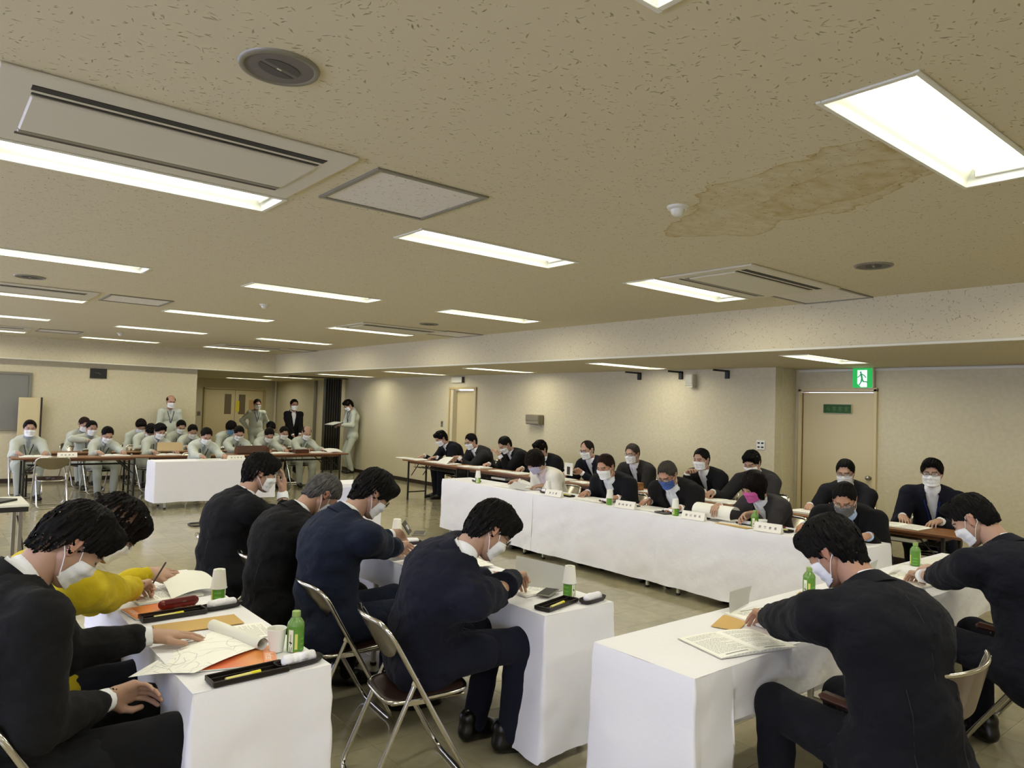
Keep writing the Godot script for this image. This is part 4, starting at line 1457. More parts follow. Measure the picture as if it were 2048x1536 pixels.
func furniture():
	make_table("table", M.leg)
	make_table("white_leg_table", M.leg_white, false)
	make_chairs()
	var q := PI / 2
	# right front row (cloths hang to near the floor on the camera's side) and its cloths
	var rn := ["farthest", "middle", "nearest"]
	for k in 3:
		var z: float = [-7.07, -5.27, -3.43][k]
		copy_of("white_leg_table", "cloth-covered folding table in the right row facing the room, the %s of three" % rn[k], Vector3(5.655, 0, z), q, "tables of the right front row")
		var sides := [[[1.0, 0.20]], [[1.0, 0.60 if k == 0 else 0.06]], [[1.0, 0.625]], [[1.0, 0.60 if k == 2 else 0.06]]]
		solo("tablecloth", cloth_mesh([1.815, 1.785, 1.885][k], 0.45, sides, 20 + k, 0.011), M.cloth, "white cloth hanging low over the %s table of the right front row" % rn[k], "tablecloth", Transform3D(Basis(Vector3.UP, q), Vector3(5.655, 0, z)), "white cloths of the right front row")
	# left row, where four men sit with their backs to the camera
	for k in 2:
		var z: float = [-3.39, -5.20][k]
		copy_of("white_leg_table", ["cloth-covered folding table in front of the navy-suited pair on the left, near end", "cloth-covered folding table at the far end of the row of four dark backs"][k], Vector3(2.515, 0, z), q, "tables of the left row")
		var sides := [[[1.0, 0.56]], [[1.0, 0.06 if k == 0 else 0.62]], [[0.865 if k == 0 else 1.0, 0.17], [1.0, 0.66]], [[1.0, 0.645 if k == 0 else 0.06]]]
		if k == 1:
			sides[2] = [[1.0, 0.17]]
		solo("tablecloth", cloth_mesh(1.80, 0.45, sides, 31 + k, 0.014), M.cloth, ["white tablecloth with a folded end in front of the navy suits", "white tablecloth on the far table of the left row"][k], "tablecloth", Transform3D(Basis(Vector3.UP, q), Vector3(2.515, 0, z)), "white cloths of the left row")
	# front left table
	copy_of("white_leg_table", "cloth-covered folding table at the bottom left, under the pink-orange brochures", Vector3(0.975, 0, -3.36), q, "tables of the front left row")
	solo("tablecloth", cloth_mesh(1.80, 0.47, [[[1.0, 0.6]], [[1.0, 0.5]], [[0.93, 0.22], [1.0, 0.62]], [[1.0, 0.64]]], 41, 0.014), M.cloth, "creased white tablecloth on the bottom left table", "tablecloth", Transform3D(Basis(Vector3.UP, q), Vector3(0.975, 0, -3.36)))
	# near right tables, across the room
	for k in 2:
		var x: float = [3.11, 4.915][k]
		copy_of("white_leg_table", ["cloth-covered folding table at the bottom right, in the foreground", "cloth-covered folding table at the right edge before the second armchair man"][k], Vector3(x, 0, -1.85), 0.0, "tables of the near right row")
		solo("tablecloth", cloth_mesh(1.80, 0.49, [[[0.125 if k == 0 else 0.09, 0.61], [1.0, 0.20]], [[1.0, 0.06]], [[1.0, 0.60]], [[1.0, 0.62 if k == 0 else 0.06]]], 51 + k, 0.013), M.cloth, ["smooth white tablecloth with a hanging corner at the bottom right", "white tablecloth on the table at the right edge of the room"][k], "tablecloth", Transform3D(Basis(), Vector3(x, 0, -1.85)), "white cloths of the near right row")
	# plain wooden tables behind, along the right wall
	var bl := ["wooden folding table along the right wall, the farthest one, with bare legs in view", "wooden folding table along the right wall, behind the woman in white", "wooden folding table along the right wall, behind the blue-masked man", "wooden folding table along the right wall, beside the pillar", "wooden folding table before the beige door, nearest along the right wall"]
	for k in 5:
		copy_of("table", bl[k], Vector3(7.0, 0, -10.35 + 1.79 * k), q, "wooden tables along the right wall")
	# far tables on the left
	var fl := ["wooden folding table at the far left, first row", "wooden folding table of the far first row, behind the white cloth table", "wooden folding table of the far first row, nearest the standing man with the binder"]
	for k in 3:
		copy_of("table", fl[k], Vector3(2.05 + 1.79 * k, 0, -13.05), 0.0, "wooden tables of the far first row")
	var f2 := ["wooden folding table at the far left, second row", "wooden folding table of the far second row, in its middle", "wooden folding table of the far second row, at its right end"]
	for k in 3:
		copy_of("table", f2[k], Vector3(2.2 + 1.79 * k, 0, -14.12), 0.0, "wooden tables of the far second row")
	copy_of("white_leg_table", "cloth-covered folding table standing alone at the far left", Vector3(3.70, 0, -11.83), 0.0)
	solo("tablecloth", cloth_mesh(1.80, 0.45, [[[1.0, 0.60]], [[1.0, 0.58]], [[1.0, 0.25]], [[1.0, 0.60]]], 61, 0.008), M.cloth, "white cloth with straight folds on the lone far left table", "tablecloth", Transform3D(Basis(), Vector3(3.70, 0, -11.83)))
	# a small cloth-covered stand in the middle of the room
	var st := thing("small_stand", "small stand under a white cloth in the middle of the floor", "stand", Vector3(4.08, 0, -8.07))
	part("stand_top", bx(Vector3(0, 0.685, 0), Vector3(0.70, 0.026, 0.42), 0.004), M.wood, st)
	for sx in [-1, 1]:
		for sz in [-1, 1]:
			part("leg", bx(Vector3(sx * 0.31, 0.337, sz * 0.17), Vector3(0.028, 0.674, 0.028), 0.004), M.leg_white, st)
	solo("tablecloth", cloth_mesh(0.71, 0.43, [[[1.0, 0.6]], [[1.0, 0.6]], [[1.0, 0.6]], [[1.0, 0.6]]], 71, 0.006), M.cloth, "white cloth on the small stand in the middle of the floor", "tablecloth", Transform3D(Basis(), Vector3(4.08, 0, -8.07)))
	solo("paper_notice", bx(Vector3.ZERO, Vector3(0.36, 0.46, 0.004), 0.0), mat(Color(0.86, 0.87, 0.97), 0.8), "pale lavender sheet hung on the small white stand", "notice", Transform3D(Basis(), Vector3(3.92, 0.44, -7.815)))
	# trestle with the laptop at the left edge
	var lt := thing("equipment_table", "pale-topped table with steel legs at the left edge holding a laptop", "table", Vector3(0.22, 0, -7.80))
	part("table_top", bx(Vector3(0, 0.688, 0), Vector3(1.2, 0.024, 0.6), 0.004), M.white_metal, lt)
	part("edge_band", bx(Vector3(0, 0.655, 0), Vector3(1.19, 0.042, 0.59), 0.003), M.leg, lt)
	for sx in [-1, 1]:
		for sz in [-1, 1]:
			part("leg", bx(Vector3(sx * 0.545, 0.317, sz * 0.25), Vector3(0.03, 0.634, 0.03), 0.003), M.steel, lt)
	var lap := thing("laptop", "dark open laptop on the equipment table at the left edge", "laptop", Vector3(0.56, 0.70, -7.72), 0.9)
	part("keyboard_base", bx(Vector3(0, 0.010, 0), Vector3(0.34, 0.018, 0.24), 0.004), M.black, lap)
	part("screen_lid", MB.new().box(Vector3(0, 0.125, -0.155), Vector3(0.34, 0.235, 0.010), 0.004, Basis(Vector3.RIGHT, -0.3)).mesh(), mat(Color(0.20, 0.20, 0.22), 0.4), lap)
	var cb := MB.new().tube(rounded(PackedVector3Array([Vector3(0.74, 0.60, -7.56), Vector3(0.80, 0.30, -7.54), Vector3(0.78, 0.012, -7.50), Vector3(0.55, 0.012, -7.25), Vector3(0.2, 0.012, -7.2)]), 0.2, 6), 0.006, 6)
	solo("power_cable", cb.mesh(), M.black, "thin black cable running down the equipment table leg to the floor", "cable")
	solo("power_strip", bx(Vector3(0.80, 0.016, -7.47), Vector3(0.07, 0.030, 0.16), 0.006), M.black, "small black power adapter on the floor under the equipment table", "adapter")
	# loose metal channel on the floor
	var ch := MB.new().tube(rounded(PackedVector3Array([Vector3(0.9, 0.012, 0.10), Vector3(0, 0.012, 0.10), Vector3(0, 0.012, -0.14), Vector3(0.9, 0.012, -0.14)]), 0.04, 5), 0.011, 8)
	solo("floor_frame", ch.mesh(), M.leg, "folded dark metal frame lying on the floor behind the four dark backs", "frame", Transform3D(Basis(), Vector3(2.86, 0, -9.95)))
	# an empty chair turned away at the far left table
	copy_of("chair", "empty folding chair standing before the far left table with its back to the camera", Vector3(1.62, 0, -12.60), PI, "empty chairs")

# ---- people ----------------------------------------------------------------------------------
var head_shapes := []
var head_tmpl := {}
var hand_tmpl := {}
var mask_mesh: Mesh
var loop_mesh: Mesh
var glasses := []
var shoe_mesh: Mesh
var hair_cache := {}
var wrinkle: FastNoiseLite
const SKIN := Color(0.43, 0.262, 0.182)  # linear
const DARK := Color(0.020, 0.014, 0.011)

func lin(c: Color) -> Color:
	return c.srgb_to_linear()

func make_head_shapes():
	var s := []
	s.append(ell(Vector3(0, 0.030, -0.012), Vector3(0.076, 0.096, 0.094), 0.0))
	s.append(ell(Vector3(0, -0.028, 0.030), Vector3(0.062, 0.082, 0.060), 0.03))
	for x in [-1, 1]:
		s.append(cap(Vector3(x * 0.052, -0.045, -0.005), Vector3(x * 0.026, -0.092, 0.050), 0.018, 0.017, 0.03))
		s.append(ell(Vector3(x * 0.037, -0.024, 0.062), Vector3(0.024, 0.026, 0.022), 0.02))
	s.append(ell(Vector3(0, -0.098, 0.064), Vector3(0.026, 0.018, 0.020), 0.02))
	s.append(cap(Vector3(-0.028, 0.021, 0.079), Vector3(0.028, 0.021, 0.079), 0.012, 0.012, 0.02))
	for x in [-1, 1]:
		s.append(ell(Vector3(x * 0.031, 0.002, 0.098), Vector3(0.017, 0.011, 0.013), 0.012, true))
	s.append(cap(Vector3(0, 0.012, 0.084), Vector3(0, -0.027, 0.102), 0.009, 0.011, 0.014))
	for x in [-1, 1]:
		s.append(ell(Vector3(x * 0.012, -0.030, 0.093), Vector3(0.008, 0.007, 0.010), 0.008))
		s.append(ell(Vector3(x * 0.031, 0.001, 0.0765), Vector3(0.0125, 0.0115, 0.0125), 0.003))
	s.append(ell(Vector3(0, -0.058, 0.086), Vector3(0.022, 0.006, 0.009), 0.008))
	s.append(ell(Vector3(0, -0.067, 0.084), Vector3(0.018, 0.006, 0.009), 0.006))
	for x in [-1, 1]:
		s.append(cap(Vector3(x * 0.080, 0.014, -0.020), Vector3(x * 0.076, -0.024, -0.010), 0.018, 0.012, 0.006, Vector3(1, 0, 0), 2.2))
		s.append(cap(Vector3(x * 0.091, 0.012, -0.014), Vector3(x * 0.087, -0.016, -0.009), 0.011, 0.006, 0.004, Vector3(1, 0, 0), 1.3, true))
	head_shapes = s

func head_color(p: Vector3) -> Color:
	var c := SKIN
	var ax := absf(p.x)
	if p.z > 0.03:
		var by := 0.021 + 0.004 * sin(clampf((ax - 0.012) / 0.036, 0.0, 1.0) * PI)
		if ax > 0.011 and ax < 0.050 and absf(p.y - by) < 0.0042:
			c = DARK * 2.0
		if ax > 0.017 and ax < 0.046:
			if absf(p.y - 0.002) < 0.0028:
				c = DARK
			elif p.y > -0.003 and p.y < 0.0:
				c = Color(0.42, 0.36, 0.32)
		if ax < 0.024 and p.y < -0.052 and p.y > -0.073 and p.z > 0.078:
			c = Color(0.44, 0.17, 0.14)
	if ax > 0.074 and p.y < 0.03:
		c = SKIN.lerp(Color(0.50, 0.20, 0.14), 0.35)
	return c

func tint_all(m: MB, f: Variant) -> MB:
	for p in m.v:
		m.c.append(head_color(p) if f == "head" else SKIN)
	m.uv.clear()
	return m

func make_hand(pose: String, h: float) -> MB:
	var s := []
	s.append(cap(Vector3(0, 0, -0.035), Vector3(0, 0, 0.015), 0.026, 0.027, 0.0, Vector3.UP, 1.35))
	s.append(cap(Vector3(-0.020, 0, 0.018), Vector3(-0.025, -0.002, 0.078), 0.017, 0.0155, 0.02, Vector3.UP, 1.15))
	s.append(cap(Vector3(0.0, 0.002, 0.018), Vector3(0.0, 0.001, 0.086), 0.018, 0.0155, 0.02, Vector3.UP, 1.15))
	s.append(cap(Vector3(0.016, 0, 0.018), Vector3(0.026, 0.0, 0.084), 0.018, 0.0155, 0.02, Vector3.UP, 1.15))
	var base := [Vector3(0.027, 0.001, 0.090), Vector3(0.009, 0.003, 0.094), Vector3(-0.009, 0.002, 0.090), Vector3(-0.026, -0.001, 0.081)]
	var lens := [[0.040, 0.025, 0.021], [0.044, 0.028, 0.022], [0.041, 0.026, 0.021], [0.032, 0.020, 0.018]]
	var curls: Dictionary = {
		"flat": [[0.12, 0.22, 0.12], [0.10, 0.25, 0.15], [0.12, 0.27, 0.16], [0.15, 0.28, 0.16]],
		"relaxed": [[0.30, 0.45, 0.25], [0.38, 0.55, 0.30], [0.45, 0.60, 0.32], [0.50, 0.60, 0.35]],
		"pen": [[0.62, 0.62, 0.30], [0.85, 0.85, 0.45], [1.15, 1.15, 0.6], [1.25, 1.2, 0.6]],
		"hold": [[0.50, 0.55, 0.30], [0.62, 0.60, 0.32], [0.72, 0.62, 0.35], [0.80, 0.65, 0.35]],
		"fist": [[1.20, 1.45, 0.8], [1.25, 1.5, 0.8], [1.3, 1.5, 0.8], [1.3, 1.5, 0.8]],
	}
	for f in 4:
		var p: Vector3 = base[f]
		var a := 0.0
		var sp: float = [0.10, 0.02, -0.05, -0.13][f]
		var r := 0.0088 if f < 3 else 0.0076
		for j in 3:
			a += curls[pose][f][j]
			var d := Vector3(sin(sp), -sin(a) * cos(sp), cos(a) * cos(sp))
			var q: Vector3 = p + d * float(lens[f][j])
			s.append(cap(p, q, r, r * 0.93, 0.006 if j == 0 else 0.003))
			r *= 0.93
			p = q
	var th: Array = {"flat": [Vector3(0.042, -0.008, 0.050), Vector3(0.058, -0.012, 0.078), Vector3(0.064, -0.015, 0.103)], "relaxed": [Vector3(0.040, -0.014, 0.050), Vector3(0.052, -0.024, 0.078), Vector3(0.050, -0.030, 0.102)], "pen": [Vector3(0.038, -0.022, 0.050), Vector3(0.044, -0.038, 0.078), Vector3(0.036, -0.050, 0.098)], "hold": [Vector3(0.042, -0.014, 0.050), Vector3(0.050, -0.026, 0.080), Vector3(0.046, -0.032, 0.106)], "fist": [Vector3(0.036, -0.026, 0.048), Vector3(0.030, -0.044, 0.074), Vector3(0.010, -0.050, 0.088)]}[pose]
	s.append(cap(Vector3(0.014, -0.004, 0.016), th[0], 0.016, 0.013, 0.012))
	s.append(cap(th[0], th[1], 0.0122, 0.0105, 0.004))
	s.append(cap(th[1], th[2], 0.0105, 0.0085, 0.003))
	return tint_all(net(s, h), "hand")

func make_templates():
	wrinkle = FastNoiseLite.new()
	wrinkle.seed = 77
	wrinkle.frequency = 1.0
	wrinkle.noise_type = FastNoiseLite.TYPE_SIMPLEX_SMOOTH
	wrinkle.fractal_octaves = 3
	wrinkle.domain_warp_enabled = true
	wrinkle.domain_warp_amplitude = 0.8
	make_head_shapes()
	head_tmpl = {true: tint_all(net(head_shapes, 0.0036), "head"), false: tint_all(net(head_shapes, 0.0058), "head")}
	for pose in ["flat", "relaxed", "pen", "hold", "fist"]:
		hand_tmpl[pose + "1"] = make_hand(pose, 0.0036)
		hand_tmpl[pose + "0"] = make_hand(pose, 0.0055)
	# face mask wrapped over nose, cheeks and chin
	var rad := []
	var NR := 13
	var NC := 25
	for r in NR:
		var y := lerpf(-0.104, -0.008, r / float(NR - 1))
		var row := []
		for c in NC:
			var a := lerpf(-1.22, 1.22, c / float(NC - 1)) * (1.0 - 0.10 * pow(r / float(NR - 1), 2.0))
			var dir := Vector3(sin(a), 0, cos(a))
			var t := 0.16
			for k in 30:
				var d := field_at(head_shapes, Vector3(0, y, 0) + dir * t) - 0.004
				if d < 0.0004 or t < 0.074:
					break
				t -= d * 0.8
			row.append(t)
		rad.append(row)
	for c in NC:  # the cloth bridges from nose to chin
		var peak := 9
		for r in NR:
			var f := 1.0 - absf(c - 12) / 12.0
			var want: float = lerpf(rad[0][c], rad[peak][c], r / float(peak)) if r < peak else rad[r][c]
			rad[r][c] = maxf(rad[r][c], lerpf(rad[r][c], want - 0.004 * f, clampf(f * 2.0, 0, 1)))
	var rows := []
	var back := []
	for r in NR:
		var row := PackedVector3Array()
		var rb := PackedVector3Array()
		for c in NC:
			var a := lerpf(-1.22, 1.22, c / float(NC - 1)) * (1.0 - 0.10 * pow(r / float(NR - 1), 2.0))
			var y := lerpf(-0.108, -0.006, r / float(NR - 1))
			var side := absf(c - 12) / 12.0
			y = lerpf(y, -0.055, 0.25 * side * side)
			var pleat := 0.0016 * (1.0 if r % 4 < 2 else -0.6) * (1.0 - side * 0.6)
			var t: float = rad[r][c] + pleat
			row.append(Vector3(sin(a) * t, y, cos(a) * t))
			rb.append(Vector3(sin(a) * (t - 0.002), y, cos(a) * (t - 0.002)))
		rows.append(row)
		back.append(rb)
	var mm := MB.new().sheet(rows)
	back.reverse()
	mm.sheet(back)
	mask_mesh = mm.mesh()
	var lp := MB.new()
	var top: Vector3 = rows[NR - 2][NC - 1]
	var bot: Vector3 = rows[1][NC - 1]
	lp.tube(PackedVector3Array([top + Vector3(-0.002, 0, 0), top.lerp(Vector3(0.083, 0.024, 0.0), 0.5) + Vector3(0.004, 0, 0), Vector3(0.083, 0.030, -0.006), Vector3(0.080, 0.034, -0.024), Vector3(0.077, 0.010, -0.044), Vector3(0.076, -0.020, -0.036), Vector3(0.078, -0.038, -0.014), bot.lerp(Vector3(0.078, -0.038, -0.014), 0.5) + Vector3(0.004, 0, 0), bot]), 0.0016, 5)
	loop_mesh = lp.mesh()
	# spectacles
	var fr := MB.new()
	var le := MB.new()
	for sx in [-1, 1]:
		var ring := PackedVector3Array()
		var poly := PackedVector2Array()
		for k in 28:
			var a := TAU * k / 28.0
			var q := Vector2(signf(cos(a)) * pow(absf(cos(a)), 0.6) * 0.024, signf(sin(a)) * pow(absf(sin(a)), 0.6) * 0.016)
			ring.append(Vector3(sx * 0.033 + q.x, 0.002 + q.y, 0.104 - 0.35 * absf(sx * 0.033 + q.x) * absf(sx * 0.033 + q.x) / 0.06))
			poly.append(q)
		fr.tube(ring, 0.0016, 6, true)
		le.prism(poly, 0.001, Transform3D(Basis(Vector3.UP, sx * 0.28), Vector3(sx * 0.033, 0.002, 0.098)))
		fr.tube(PackedVector3Array([Vector3(sx * 0.057, 0.008, 0.092), Vector3(sx * 0.073, 0.008, 0.060), Vector3(sx * 0.081, 0.014, -0.006), Vector3(sx * 0.078, -0.004, -0.032)]), 0.0015, 5)
	fr.tube(PackedVector3Array([Vector3(-0.010, 0.006, 0.107), Vector3(0, 0.008, 0.108), Vector3(0.010, 0.006, 0.107)]), 0.0014, 5)
	glasses = [fr.mesh(), le.mesh()]
	# shoe, toe along +z, sole on y 0
	var ss := [cap(Vector3(0, 0.042, -0.045), Vector3(0, 0.036, 0.06), 0.039, 0.045, 0.0), cap(Vector3(0, 0.036, 0.06), Vector3(0.004, 0.024, 0.175), 0.045, 0.030, 0.03, Vector3.UP, 1.15), cap(Vector3(0, 0.06, -0.03), Vector3(0, 0.105, -0.035), 0.040, 0.044, 0.03)]
	shoe_mesh = net(ss, 0.007, null, 0.0, Vector3.ONE, func(F, lo, h, nx, ny, nz):
		var id := 0
		for z in nz:
			for y in ny:
				var d: float = -(lo.y + y * h) + 0.001
				for x in nx:
					F[id] = maxf(F[id], d)
					id += 1
		return F).mesh()

# hair: a shell over the skull, cut along the hair line
const HAIR := {
	"short": {"lift": [0.008, 0.011, 0.009], "front": 0.080, "temple": 0.040, "side": 0.006, "nape": -0.070, "spike": 0.0035, "fringe": 0.0},
	"full": {"lift": [0.011, 0.016, 0.012], "front": 0.070, "temple": 0.030, "side": 0.002, "nape": -0.078, "spike": 0.006, "fringe": 0.012},
	"swept": {"lift": [0.011, 0.018, 0.013], "front": 0.060, "temple": 0.018, "side": -0.006, "nape": -0.088, "spike": 0.006, "fringe": 0.020},
	"crew": {"lift": [0.004, 0.016, 0.006], "front": 0.074, "temple": 0.034, "side": 0.012, "nape": -0.052, "spike": 0.005, "fringe": 0.018},
	"receding": {"lift": [0.007, 0.005, 0.008], "front": 0.096, "temple": 0.050, "side": 0.008, "nape": -0.066, "spike": 0.002, "fringe": 0.0},
	"bald": {"lift": [0.007, -0.006, 0.008], "front": 0.20, "temple": 0.060, "side": 0.010, "nape": -0.066, "spike": 0.002, "fringe": 0.0},
	"curly": {"lift": [0.016, 0.024, 0.020], "front": 0.054, "temple": 0.014, "side": 0.0, "nape": -0.080, "spike": 0.008, "fringe": 0.02},
	"bob": {"lift": [0.020, 0.020, 0.020], "front": 0.034, "temple": -0.06, "side": -0.105, "nape": -0.125, "spike": 0.004, "fringe": 0.006},
	"updo": {"lift": [0.018, 0.022, 0.022], "front": 0.030, "temple": -0.022, "side": -0.045, "nape": -0.085, "spike": 0.005, "fringe": 0.008},
}
func make_hair(style: String, h: float, sd: int) -> Mesh:
	var P: Dictionary = HAIR[style]
	var L: Array = P.lift
	var s := [ell(Vector3(0, 0.030, -0.014), Vector3(0.076 + L[0], 0.096 + L[1], 0.094 + L[2]), 0.0), cap(Vector3(0, -0.02, -0.055), Vector3(0, -0.085, -0.058), 0.050 + L[0] * 0.6, 0.040, 0.03)]
	if P.fringe > 0.0:
		s.append(cap(Vector3(-0.035, P.front + 0.022, 0.072), Vector3(0.035, P.front + 0.028, 0.074), 0.014 + P.fringe * 0.8, 0.012 + P.fringe * 0.6, 0.03))
	if style == "bob":
		for x in [-1, 1]:
			s.append(cap(Vector3(x * 0.070, 0.02, -0.01), Vector3(x * 0.062, -0.095, 0.010), 0.032, 0.026, 0.03))
	var n := FastNoiseLite.new()
	n.seed = sd
	n.frequency = 1.0
	n.fractal_octaves = 3
	var front: float = P.front
	var temple: float = P.temple
	var side: float = P.side
	var nape: float = P.nape
	var spike: float = P.spike
	var cut := func(F, lo, hh, nx, ny, nz):
		var id := 0
		for z in nz:
			var pz: float = lo.z + z * hh
			for y in ny:
				var py: float = lo.y + y * hh
				for x in nx:
					var f: float = F[id]
					if f < 0.03:
						var px := absf(lo.x + x * hh)
						# lower edge: forehead, temple, over the ear, then down to the nape
						var e: float
						if pz > 0.045:
							e = lerpf(front, temple, smoothstep(0.030, 0.062, px))
						elif pz > 0.012:
							e = lerpf(side, temple, (pz - 0.012) / 0.033)
							if px < 0.05:
								e = lerpf(front, e, px / 0.05)
						elif pz > -0.030:
							e = side + (0.024 if pz < 0.000 and side > -0.02 else 0.0)
						else:
							e = lerpf(side, nape, smoothstep(-0.030, -0.055, pz))
						e += 0.006 * n.get_noise_2d(px * 300.0 + pz * 80.0, pz * 300.0)
						var d := (e - py) * 0.8
						f = maxf(f, d)
						if style == "bald" or style == "receding":
							# the crown is bare
							var q: float = Vector3(lo.x + x * hh, py - 0.13, pz - (0.03 if style == "bald" else 0.08)).length() - (0.092 if style == "bald" else 0.05)
							f = maxf(f, -q)
						if f < 0.014 and f > -0.014:
							var qx: float = lo.x + x * hh - 0.012
							var qz: float = pz + 0.040
							var qy: float = py - 0.01
							var az := atan2(qx, qz)
							var pol := atan2(sqrt(qx * qx + qz * qz), qy)
							var ca := cos(az)
							var sa := sin(az)
							var lock := n.get_noise_3d(ca * 5.5 + pol * 0.8, sa * 5.5 - pol * 0.5, pol * 1.1)
							var fine := n.get_noise_3d(ca * 17.0 + pol * 1.4, sa * 17.0, pol * 1.6)
							f += spike * smoothstep(0.05, 0.5, pol) * (lock * 1.5 + fine * 0.8 - 0.9)
						F[id] = f
					id += 1
		return F
	return net(s, h, n, P.spike * 0.25, Vector3(75, 30, 75), cut).mesh()

func hair_mesh(style: String, near: bool, sd: int) -> Mesh:
	var key := "%s_%s_%d" % [style, near, sd if near else 0]
	if not hair_cache.has(key):
		hair_cache[key] = make_hair(style, 0.0036 if near else 0.0062, sd)
	return hair_cache[key]

func ik(a: Vector3, c: Vector3, l1: float, l2: float, pole: Vector3) -> Array:  # [middle joint, end]
	var d := c - a
	var L := clampf(d.length(), 0.08, (l1 + l2) * 0.998)
	d = d.normalized()
	var x := (l1 * l1 - l2 * l2 + L * L) / (2.0 * L)
	var h := sqrt(maxf(l1 * l1 - x * x, 0.0))
	var p := (pole - d * pole.dot(d)).normalized()
	return [a + d * x + p * h, a + d * L]

func band(c: Vector3, x: Vector3, u: Vector3, f: Vector3, rx: float, rf: float, h: float, gap: float, front_dip: float, flare: float, thick := 0.003) -> MB:
	var m := MB.new()
	for layer in 2:
		var rows := []
		for k in 4:
			var t := k / 3.0
			var row := PackedVector3Array()
			for q in 33:
				var a := lerpf(gap, TAU - gap, q / 32.0)
				var fr := pow(0.5 + 0.5 * cos(a), 1.5)
				var rr := 1.0 + flare * (1.0 - t) - (thick / rx) * layer
				row.append(c + x * (sin(a) * rx * rr) + f * (cos(a) * rf * rr) + u * (t * h - front_dip * fr))
			rows.append(row)
		if layer == 0:
			m.sheet(rows)
			var ed := [rows[3], PackedVector3Array()]
			for q in 33:
				ed[1].append(rows[3][q] - (rows[3][q] - c - u * u.dot(rows[3][q] - c)).normalized() * thick)
			m.sheet(ed)
		else:
			rows.reverse()
			m.sheet(rows)
	return m

func cached(key: String, make) -> Material:
	if not M.has(key):
		M[key] = make.call()
	return M[key]

func hair_mat(c: Color) -> Material:
	return cached("hair_%s" % c.to_html(), func():
		var m := mat(c, 0.62, 0.0, 0.22)
		m.albedo_texture = M.get("hair_tex")
		m.normal_enabled = true
		m.normal_texture = M.fine
		m.normal_scale = 0.7
		return tri_scale(m, Vector3(14, 3, 14), false))

func cloth_mat(c: Color, sheen := 0.25) -> Material:
	return cached("wear_%s" % c.to_html(), func(): return fabric(c, 0.92, sheen, 0.35))

func surface_hit(shapes: Array, from: Vector3, dir: Vector3) -> Vector3:
	var p := from
	for k in 40:
		var d := field_at(shapes, p)
		if d < 0.001:
			break
		p += dir * maxf(d * 0.8, 0.001)
	return p

func flip_x(m: MB) -> MB:
	var o := MB.new()
	o.add(m, Transform3D(Basis(Vector3(-1, 0, 0), Vector3.UP, Vector3.BACK), Vector3.ZERO), Color.WHITE, true)
	return o

